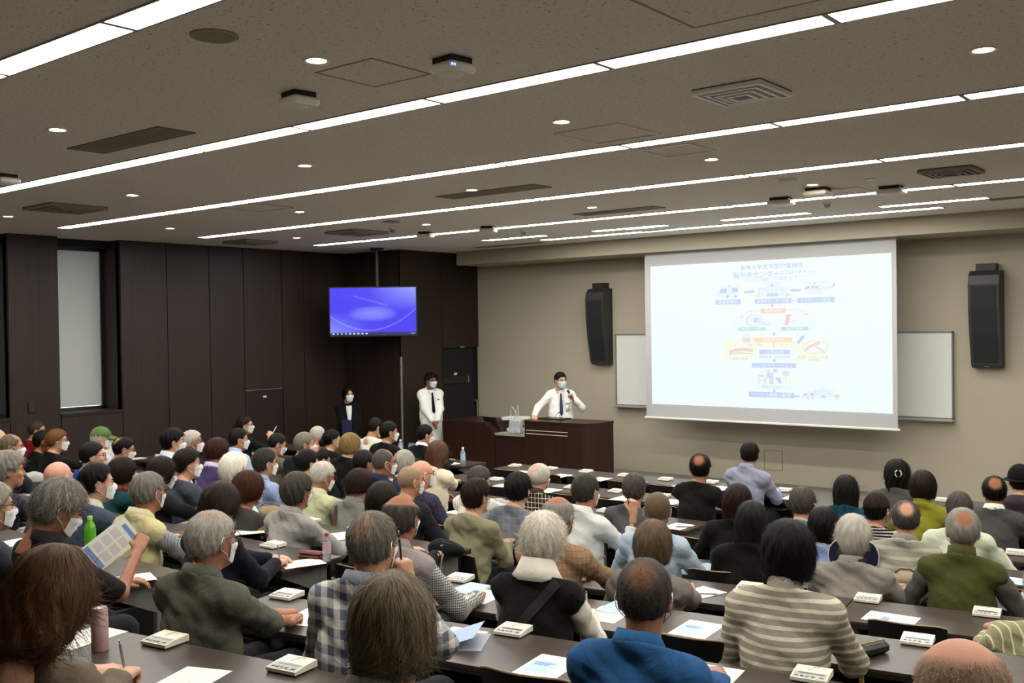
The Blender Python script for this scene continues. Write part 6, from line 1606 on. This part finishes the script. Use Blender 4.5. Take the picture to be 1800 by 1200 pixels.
# dark red case and black cases
q = dpt(547, 980, 'C', 5); o = empty('spectacle_case', tuple(q), .25); tag(o, 'dark red spectacle case beside the red-capped bottle', 'case')
MB().box((-.085, -.03, 0), (.085, .03, .02), .009).build('case_base', plain('case_red', rgb(96, 36, 36), .45), o); MB().box((-.085, -.03, .021), (.085, .03, .042), .010).build('case_lid', plain('case_red', rgb(96, 36, 36), .45), o)
q = dpt(1533, 1150, 'R', 2); o = empty('spectacle_case', tuple(q), 1.2); tag(o, 'black case with golden zip beside the striped writer', 'case')
MB().box((-.085, -.034, 0), (.085, .034, .052), .016).build('case_body', plain('case_black', rgb(24, 23, 26), .5), o); MB().tube([(-.082, 0, .03), (-.07, 0, .053), (.07, 0, .053), (.082, 0, .03)], .004, 6).build('zip', plain('zip_gold', rgb(176, 146, 74), .35, metal=.8), o)
q = dpt(610, 965, 'C', 4); o = empty('phone', tuple(q), .1); tag(o, 'black phone lying near the red-capped bottle', 'phone'); MB().box((-.035, -.07, 0), (.035, .07, .009), .004).build('phone_body', BLACK_M, o); MB().box((-.031, -.064, .009), (.031, .064, .0095)).build('phone_screen', plain('glass_black', rgb(12, 12, 14), .1), o)
# phone in the hand of the person by the wall
root, j = PEOPLE[21][:2]; p_ = root.matrix_basis @ Vector((j['W'][1]+np.array([0, .07, .07])).tolist())
o = empty('phone', tuple(p_)); o.rotation_euler = (math.radians(60), 0, -.6); tag(o, 'white phone held by the person with the bun', 'phone'); MB().box((-.036, -.075, -.004), (.036, .075, .004), .003).build('phone_body', WHITE_M, o); MB().box((-.032, -.068, .004), (.032, .068, .0045)).build('phone_screen', emit('phone_glow', rgb(214, 222, 230), .6), o)
# black soft pouch on the desk end
q = dpt(786, 976, 'C', 4)
v, f = surface_nets(lambda X, Y, Z: smax(smin(ell(X, Y, Z, (0, 0, .04), (.14, .075, .055)), ell(X, Y, Z, (-.05, 0, .05), (.08, .06, .05)), .05)+.004*fold(X, Y, Z, 40, 2), -Z+.002, .01), (-.18, -.11, -.02), (.18, .11, .13), .011)
o = empty('pouch', tuple(q), .1); tag(o, 'black soft pouch with straps on the desk end', 'pouch')
POUCH_M = fabric((26, 27, 32)); mesh_obj('pouch_body', v, f, POUCH_M, o, True)
MB().tube([(-.1, -.03, .085), (-.02, -.035, .100), (.06, -.03, .085), (.12, -.02, .05)], .004, 6).build('zip', BLACK_M, o); MB().tube([(.02, -.07, .03), (.03, -.10, .0), (.02, -.11, -.12), (.0, -.11, -.2)], .007, 6).build('strap', plain('strap_grey', rgb(150, 144, 128), .6), o)
MB().tube([(-.02, -.06, .075), (.0, -.064, .078), (.012, -.062, .083)], .003, 6).build('logo_mark', WHITE_M, o)
# tan bag among the listeners, mesh cap on the desk, plastic bag
def soft(name, lab, cat, q, size, mat, seed, part):
    v, f = surface_nets(lambda X, Y, Z: smax(ell(X, Y, Z, (0, 0, size[2]*.8), size)+.12*min(size)*fold(X, Y, Z, 34, seed), -Z+.002, .01), (-size[0]*1.3, -size[1]*1.3, -.02), (size[0]*1.3, size[1]*1.3, size[2]*2.1), min(size)/5)
    o = empty(name, tuple(q), .3); tag(o, lab, cat); mesh_obj(part, v, f, mat, o, True); return o
o = soft('hand_bag', 'crumpled tan bag next to the rust bob hair', 'bag', dpt(478, 912, 'C', 4), (.14, .07, .06), fabric((150, 132, 98)), 4, 'bag_body'); MB().tube([(-.1, 0, .1), (-.05, -.02, .13), (.05, -.02, .13), (.1, 0, .1)], .006, 6).build('bag_handle', fabric((120, 102, 74)), o)
o = soft('hand_bag', 'beige shoulder bag beside the rumpled grey shirt', 'bag', dpt(1592, 1030, 'R', 4), (.09, .07, .05), fabric((158, 142, 120)), 6, 'bag_body'); MB().tube([(-.06, 0, .08), (-.03, -.02, .11), (.03, -.02, .11), (.06, 0, .08)], .006, 6).build('bag_handle', fabric((110, 78, 50)), o)
o = soft('sun_hat', 'pale grey mesh cap lying on a desk near the bald head', 'hat', dpt(57, 850, 'C', 4), (.10, .11, .07), plain('mesh_grey', rgb(168, 168, 160), .7, noise=.15, scale=300), 3, 'hat_crown'); MB().lathe([(.10, .004), (.15, .0), (.15, .004), (.10, .012)], n=28).build('hat_brim', plain('mesh_grey', rgb(168, 168, 160), .7, noise=.15, scale=300), o)
o = soft('plastic_bag', 'crumpled clear plastic bag beside the iced drink', 'bag', dpt(876, 900, 'C', 2), (.09, .06, .075), plain('thin_plastic', rgb(220, 216, 214), .2, trans=.6), 5, 'bag_film')
o = soft('hand_bag', 'small pale hat or bag near the slate grey top', 'bag', dpt(355, 873, 'C', 4), (.09, .06, .04), fabric((160, 146, 108)), 8, 'bag_body')
# laptop in front of the suited person
for x, Y, lab in ((722, 9.45, 'open laptop in front of the suited person with the white collar'), (655, 7.5, 'thin grey laptop edge near the blonde bob')):
    q = px(x, 790, 1, Y); q[2] = CAMZ-1.72
    o = empty('laptop', tuple(q), .15); tag(o, lab, 'laptop')
    MB().box((-.16, -.11, 0), (.16, .11, .016), .004).build('keyboard_base', BLACK_M, o)
    lid = MB().add([(-.16, .11, .014), (.16, .11, .014), (.16, .17, .215), (-.16, .17, .215), (-.16, .12, .012), (.16, .12, .012), (.16, .18, .213), (-.16, .18, .213)], [(0, 1, 2, 3), (7, 6, 5, 4), (0, 4, 5, 1), (2, 6, 7, 3), (0, 3, 7, 4), (1, 5, 6, 2)]).build('lid', BLACK_M, o)
    MB().add([(-.15, .1125, .026), (.15, .1125, .026), (.15, .167, .207), (-.15, .167, .207)], [(0, 1, 2, 3)]).build('screen', emit('laptop_glow', rgb(96, 130, 158), .8), o)
# pens
def pen(p, d, mat, lab, L=.14):
    d = np.array(d, float); d /= np.linalg.norm(d); p = np.array(p, float)
    o = empty('pen', tuple(p)); tag(o, lab, 'pen')
    MB().tube([tuple(-d*.03), tuple(d*(L-.03))], .0042, 8).build('barrel', mat, o); MB().tube([tuple(-d*.03), tuple(-d*.045)], .003, 8, .0006).build('tip', STEEL_M, o); MB().tube([tuple(d*(L-.03)), tuple(d*(L-.018))], .0026, 8).build('button', STEEL_M, o)
for pid, mat, lab in ((28, STEEL_M, 'silver ballpoint pen in the hand beside the pink tumbler'), (61, WHITE_M, 'white pen in the hand of the black vest wearer'), (80, BLACK_M, 'dark pen in the hand of the striped writer'), (23, plain('pen_blue', rgb(120, 160, 206), .3), 'blue pen in the navy sleeved hand'), (51, BLACK_M, 'black pen held at the chin of the checked shirt')):
    root, j = PEOPLE[pid][:2]; W_ = j['W'][1]; hd = j['hdir'][1]/np.linalg.norm(j['hdir'][1])
    p_ = root.matrix_basis @ Vector((W_+hd*.075+np.array([-.015, 0, -.01 if pid != 51 else .02])).tolist())
    pen(p_, (.15, -.25, 1.0), mat, lab)
q = dpt(1195, 927, 'C', 2); pen((q[0], q[1], q[2]+.007), (1, .6, 0), BLACK_M, 'dark pen lying on the sheet at the desk end', .13)
q = dpt(1228, 1045, 'R', 3); pen((q[0], q[1], q[2]+.007), (1, .6, 0), METAL_M, 'grey pen lying on the sheet by the rumpled jacket', .13)
# bent wooden walking stick hooked on the desk edge
q = dpt(1537, 1165, 'R', 2); zf = floor_z(q[1]-.4)
o = empty('walking_stick', (q[0], q[1]-.15, zf)); tag(o, 'light wooden walking stick hooked over the desk edge', 'stick')
hh_ = q[2]-zf
MB().tube([(.0, 0, .02), (.0, 0, hh_-.02), (.0, .01, hh_+.03), (.0, .035, hh_+.05), (.0, .065, hh_+.04), (.0, .08, hh_+.012)], .010, 10).build('shaft', plain('cane_wood', rgb(168, 126, 60), .4), o, True); MB().lathe([(.014, 0), (.013, .03)], n=12).build('ferrule', BLACK_M, o)
# ------------------------------------------------------------------ lectern and control desk on the stage
YL = 11.9
def lx(x, y): q = px(x, y, 1, YL); return q[0], q[2]
x0, zt = lx(922, 742); x1, _ = lx(1037, 746)
zt = lx(960, 742)[1]
o = empty('lectern', ((x0+x1)/2, YL, STAGE)); tag(o, 'dark reddish wood lectern with rounded corner and two pale trim lines', 'lectern')
w = (x1-x0)/2; h = zt-STAGE; r = .22
out = [(-w, 0)]+[(w-r+r*math.sin(a), r-r*math.cos(a)) for a in np.linspace(0, math.pi/2, 9)]+[(w, .6), (-w, .6)]
MB().prism(out, 2, 0, h-.02).build('cabinet', PODIUM_M, o, True)
out2 = [(-w, -.01)]+[(w-r+(r+.01)*math.sin(a), r-(r+.01)*math.cos(a)) for a in np.linspace(0, math.pi/2, 9)]+[(w+.01, .6), (-w, .6)]
MB().prism(out2, 2, h-.02, h+.01).build('top_board', PODIUM_M, o, True)
for py in (757, 763):
    z = lx(960, py+.8)[1]-STAGE; xa, xb = lx(925, py)[0]-(x0+x1)/2, lx(998, py)[0]-(x0+x1)/2
    MB().box((xa, -.006, z-.005), (xb, .002, z+.005)).build('trim_line', plain('trim_pale', rgb(196, 190, 182), .4), o)
MB().box((-w+.06, .25, h+.01), (-w+.5, .5, h+.03)).build('reading_slope', PODIUM_M, o)
xa, za = lx(868, 761); xb, zb = lx(777, 738)
o = empty('control_desk', ((xa+x0)/2, YL+.02, STAGE)); tag(o, 'dark wood low control desk beside the lectern', 'desk')
cx = (xa+x0)/2
MB().box((xa-cx, .02, 0), (x0-cx-.004, .75, za-STAGE-.03)).build('cabinet', PODIUM_M, o); MB().box((xa-cx, 0, za-STAGE-.03), (x0-cx-.004, .75, za-STAGE)).build('desk_top', plain('control_top', rgb(150, 146, 138), .4), o)
MB().box((0, .012, .1), (.006, .02, za-STAGE-.05)).build('door_gap', JOINT_M, o)
o = empty('equipment_cabinet', ((xa+xb)/2, YL+.02, STAGE)); tag(o, 'dark wood equipment cabinet with a slanted end beside the stage door', 'cabinet')
cx = (xa+xb)/2; hz = zb-STAGE
MB().prism([(xb-cx, 0), (xa-cx-.004, 0), (xa-cx-.004, za-STAGE), (lx(850, 738)[0]-cx, hz), (xb-cx, hz)], 1, 0, .8).build('cabinet', PODIUM_M, o)
# things on the control desk
zc = za
def cd(x, y, dy): q = px(x, y, 1, YL+dy); return q[0], YL+dy, zc
q = cd(870, 757, .25); o = empty('laptop', q, -.25); tag(o, 'black laptop with raised screen on the control desk', 'laptop')
MB().box((-.17, -.02, 0), (.17, .22, .018), .004).build('keyboard_base', BLACK_M, o); MB().add([(-.17, -.02, .015), (.17, -.02, .015), (.15, -.10, .22), (-.19, -.10, .22), (-.17, -.005, .015), (.17, -.005, .015), (.15, -.085, .225), (-.19, -.085, .225)], [(0, 1, 2, 3), (7, 6, 5, 4), (0, 4, 5, 1), (2, 6, 7, 3), (0, 3, 7, 4), (1, 5, 6, 2)]).build('lid', BLACK_M, o)
q = cd(908, 757, .45); o = empty('document_camera', q, .1); tag(o, 'white document camera with tilted tray on the control desk', 'document camera')
MB().box((-.12, -.12, 0), (.12, .12, .05), .008).build('base', WHITE_M, o); MB().prism([(-.17, .17), (.19, .19), (.17, .225), (-.20, .215)], 1, -.13, .13).build('tray', WHITE_M, o); MB().box((-.03, .03, .05), (.03, .08, .18)).build('arm', plain('camera_grey', rgb(120, 120, 118), .5), o)
MB().tube([(-.2, -.1, .0), (-.17, -.14, .03), (-.10, -.13, .05), (-.12, -.1, .02)], .012, 8).build('cable', BLACK_M, o)
q = cd(907, 762, .12); o = empty('carrier_bag', q, 0); tag(o, 'translucent white carrier bag with upright handles on the control desk', 'bag')
v, f = surface_nets(lambda X, Y, Z: smax(smax(np.maximum(np.abs(X)-.10+.05*Z, np.abs(Y)-.04)-.01, Z-.22, .01), -Z+.002, .01)+.004*fold(X, Y, Z, 30, 1), (-.15, -.09, -.02), (.15, .09, .26), .016)
FILM_M = plain('bag_film', rgb(206, 212, 216), .25, trans=.35); mesh_obj('bag_body', v, f, FILM_M, o, True)
for s in (-1, 1): MB().tube([(-.05, s*.03, .2), (-.045+.03*s, s*.03, .34), (-.02+.04*s, s*.03, .42), (.02, s*.03, .34), (.045, s*.03, .2)], .006, 6).build('bag_handle', FILM_M, o)
o = empty('gooseneck_microphone', (x0+.35, YL+.3, zt+.01)); tag(o, 'thin dark gooseneck microphone on the lectern', 'microphone')
MB().lathe([(.03, 0), (.028, .012)], n=16).build('base', BLACK_M, o); MB().tube([(0, 0, .01), (0, .0, .06), (.02, .05, .10)], .004, 6).build('neck', BLACK_M, o); MB().sphere((.024, .06, .105), .010).build('capsule', BLACK_M, o)

# ------------------------------------------------------------------ people standing at the front
def standing(pid, label, hx, hy, ax, val, bhd, hhd, fz, hair, cloth, wr, hands, hdir, hints, lo=None, sw=.148, nod=0, pants=(36, 36, 42), **o):
    Hw = px(hx, hy, ax, val); bh = math.radians(bhd)
    root = empty('person', (Hw[0], Hw[1], fz), bh); tag(root, label, 'person')
    H = np.array([0, .03, Hw[2]-fz]); k = (H[2]+.13)/1.70
    Nk = H+np.array([0, -.06, -.155]); P = np.array([0, 0, .93*k])
    S_ = [Nk+np.array([s*sw, -.005, -.065]) for s in (-1, 1)]
    R_ = rot3(math.radians(hhd)-bh, math.radians(nod), 0)
    E_, W_ = [], []
    for i, (a, hn) in enumerate(zip(wr, hints)):
        e, w_ = ik(S_[i], np.array(a, float), .285*k+.005, .255*k+.005, hn); E_.append(e); W_.append(w_)
    j = dict(P=P, N=Nk, S=S_, E=E_, W=W_, H=H, R=R_, hand=hands, up=[(0, -.3, 1), (0, -.3, 1)], hdir=[np.array(d, float) if d is not None else None for d in hdir])
    c = dict(cloth)
    if lo is not None:
        zl = lo
        def coat(X, Y, Z):
            d = cone(X, Y*1.35, Z, (0, 0, P[2]+.05), (0, .01, zl), .165, .20)
            return smax(d, zl-Z, .01)
        c['coat'] = coat; c['lo'] = zl
    o['hair'] = hair; o['cloth'] = c
    dress(root, j, o, pid*7+1, 1)
    def legs(X, Y, Z):
        d = ell(X, Y, Z, (0, 0, P[2]-.02), (.16, .12, .12))
        for s in (-1, 1):
            d = smin(d, cone(X, Y, Z, (s*.085, 0, P[2]-.04), (s*.09, .02, .50*k), .082, .062), .03); d = smin(d, cone(X, Y, Z, (s*.09, .02, .50*k), (s*.095, -.01, .08), .060, .048), .03)
        return d
    v, f = surface_nets(legs, (-.22, -.18, .0), (.22, .2, P[2]+.15), .02); mesh_obj('trousers', v, f, fabric(pants), root, True)
    for s in (-1, 1): sh = link('shoe', SHOE_ME, root); sh.location = (s*.095, .0, 0)
    PEOPLE[pid] = (root, j, Hw, 0, 0)
    return root
COATW = (232, 232, 228)
standing(101, 'person in white coat and dark tie speaking into a microphone at the lectern', 985, 669, 1, 12.62, -140, -112, STAGE, ('short', 'black', {'t': .002}), dict(top=(COATW,), name='white_coat', collar=((236, 236, 232),), off=.009, fold=.004),
         ((-.17, .20, 1.20), (.42, .20, zt-STAGE+.05)), ('grip', 'flat'), ((.30, .12, .9), (.0, .9, -.25)), ((-.7, .0, -.75), (.6, -.5, -.4)), .42, mask='blue', skin='a')
standing(102, 'person in long white coat and black tie standing with folded hands by the stage door', 757, 669, 0, -11.45, -120, -98, STAGE, ('fluffy', 'black', {'t': -.006, 'ts': .002}), dict(top=(COATW,), name='white_coat', collar=((236, 236, 232),), off=.009, fold=.004),
         ((-.035, .24, .80), (.035, .25, .78)), ('rest', 'rest'), ((.5, .3, -.8), (-.5, .3, -.8)), ((-.9, -.3, -.2), (.9, -.3, -.2)), .38, mask='blue', skin='d', pants=(206, 206, 202))
standing(103, 'person in black suit holding a navy folder, standing against the panelled wall', 612, 693, 0, -12.2, -125, -112, 0.0, ('bob', 'black', {'len': .07, 'ts': -.008, 't': -.006}), dict(top=((20, 20, 22),), name='suit_jacket', off=.010, collar=((20, 20, 22),)),
         ((-.035, .23, .74), (.035, .24, .73)), ('rest', 'rest'), ((.5, .3, -.8), (-.5, .3, -.8)), ((-.9, -.3, -.2), (.9, -.3, -.2)), .55, sw=.135, skin='a', mask=True)
def front_band(pid, name, pts, wid, mat, off=.02, coat=False):
    """Flat strip following the front of the trunk; pts = (x, z, half width)."""
    root, j = PEOPLE[pid][:2]; tf = torso_field(j, 1.0, off); v = []; f = []
    for x, z, hw in pts:
        for s in (-1, 1):
            y = .45
            for _ in range(60):
                d = float(tf(np.array([x+s*hw]), np.array([y]), np.array([z]))[0]); y -= max(-.03, min(.03, d))*.8
                if abs(d) < .0008: break
            v += [(x+s*hw, y+.006, z), (x+s*hw, y-.004, z)]
    for k in range(len(pts)-1):
        b = 4*k; f += [(b, b+4, b+6, b+2), (b+1, b+3, b+7, b+5), (b, b+1, b+5, b+4), (b+2, b+6, b+7, b+3)]
    f += [(0, 2, 3, 1), (4*len(pts)-4, 4*len(pts)-3, 4*len(pts)-1, 4*len(pts)-2)]
    return mesh_obj(name, v, f, mat, root, True)
for pid, tie in ((101, (52, 54, 82)), (102, (20, 20, 24)), (103, None)):
    j = PEOPLE[pid][1]; n = j['N']
    front_band(pid, 'shirt_front', [(0, n[2]-.02, .045), (0, n[2]-.12, .040), (0, n[2]-.26, .022), (0, n[2]-.34, .006)], .04, fabric((220, 222, 226)), .026)
    if tie: front_band(pid, 'neck_tie', [(0, n[2]-.035, .016), (0, n[2]-.07, .013), (0, n[2]-.24, .024), (0, n[2]-.33, .027), (0, n[2]-.37, .004)], .03, fabric(tie), .034)
j = PEOPLE[101][1]; n = j['N']
front_band(101, 'name_badge', [(-.10, n[2]-.20, .03), (-.10, n[2]-.30, .03)], .03, WHITE_M, .034); front_band(101, 'badge_holder', [(-.10, n[2]-.185, .034), (-.10, n[2]-.20, .034)], .03, plain('badge_blue', rgb(60, 90, 170), .5), .036)
front_band(102, 'pocket_pen', [(-.10, n[2]-.16, .02), (-.10, n[2]-.175, .02)], .02, BLACK_M, .030)
# microphone in the speaker's hand
root, j = PEOPLE[101][:2]; W_ = j['W'][0]; hd = j['hdir'][0]/np.linalg.norm(j['hdir'][0]); p_ = root.matrix_basis @ Vector((W_+hd*.06+np.array([.01, .03, .0])).tolist())
mouth = root.matrix_basis @ Vector((j['H']+j['R'] @ np.array([0, .15, -.085])).tolist())
d_ = (np.array(mouth)-np.array(p_)); d_ /= np.linalg.norm(d_)
o = empty('hand_microphone', tuple(p_)); tag(o, 'dark hand microphone held up by the speaker in the white coat', 'microphone')
MB().tube([tuple(-d_*.10), tuple(d_*.07)], .012, 12, .015).build('handle', BLACK_M, o, True); MB().sphere(tuple(d_*.09), .024).build('grille', plain('mic_grille', rgb(70, 76, 96), .4, metal=.5), o, True)
# folder of the assistant
root, j = PEOPLE[103][:2]; p_ = root.matrix_basis @ Vector(((j['W'][0]+j['W'][1])/2+np.array([.04, .02, .08])).tolist())
o = empty('folder', tuple(p_), math.radians(-125)); tag(o, 'navy blue folder held by the assistant in the black suit', 'folder')
MB().box((-.06, .02, -.04), (.09, .024, .17)).build('front_cover', plain('folder_navy', rgb(14, 20, 66), .4), o); MB().box((-.058, .014, -.038), (.088, .02, .168)).build('pages', PAPER_M, o); MB().box((-.06, .010, -.04), (.09, .014, .17)).build('back_cover', plain('folder_navy', rgb(14, 20, 66), .4), o)
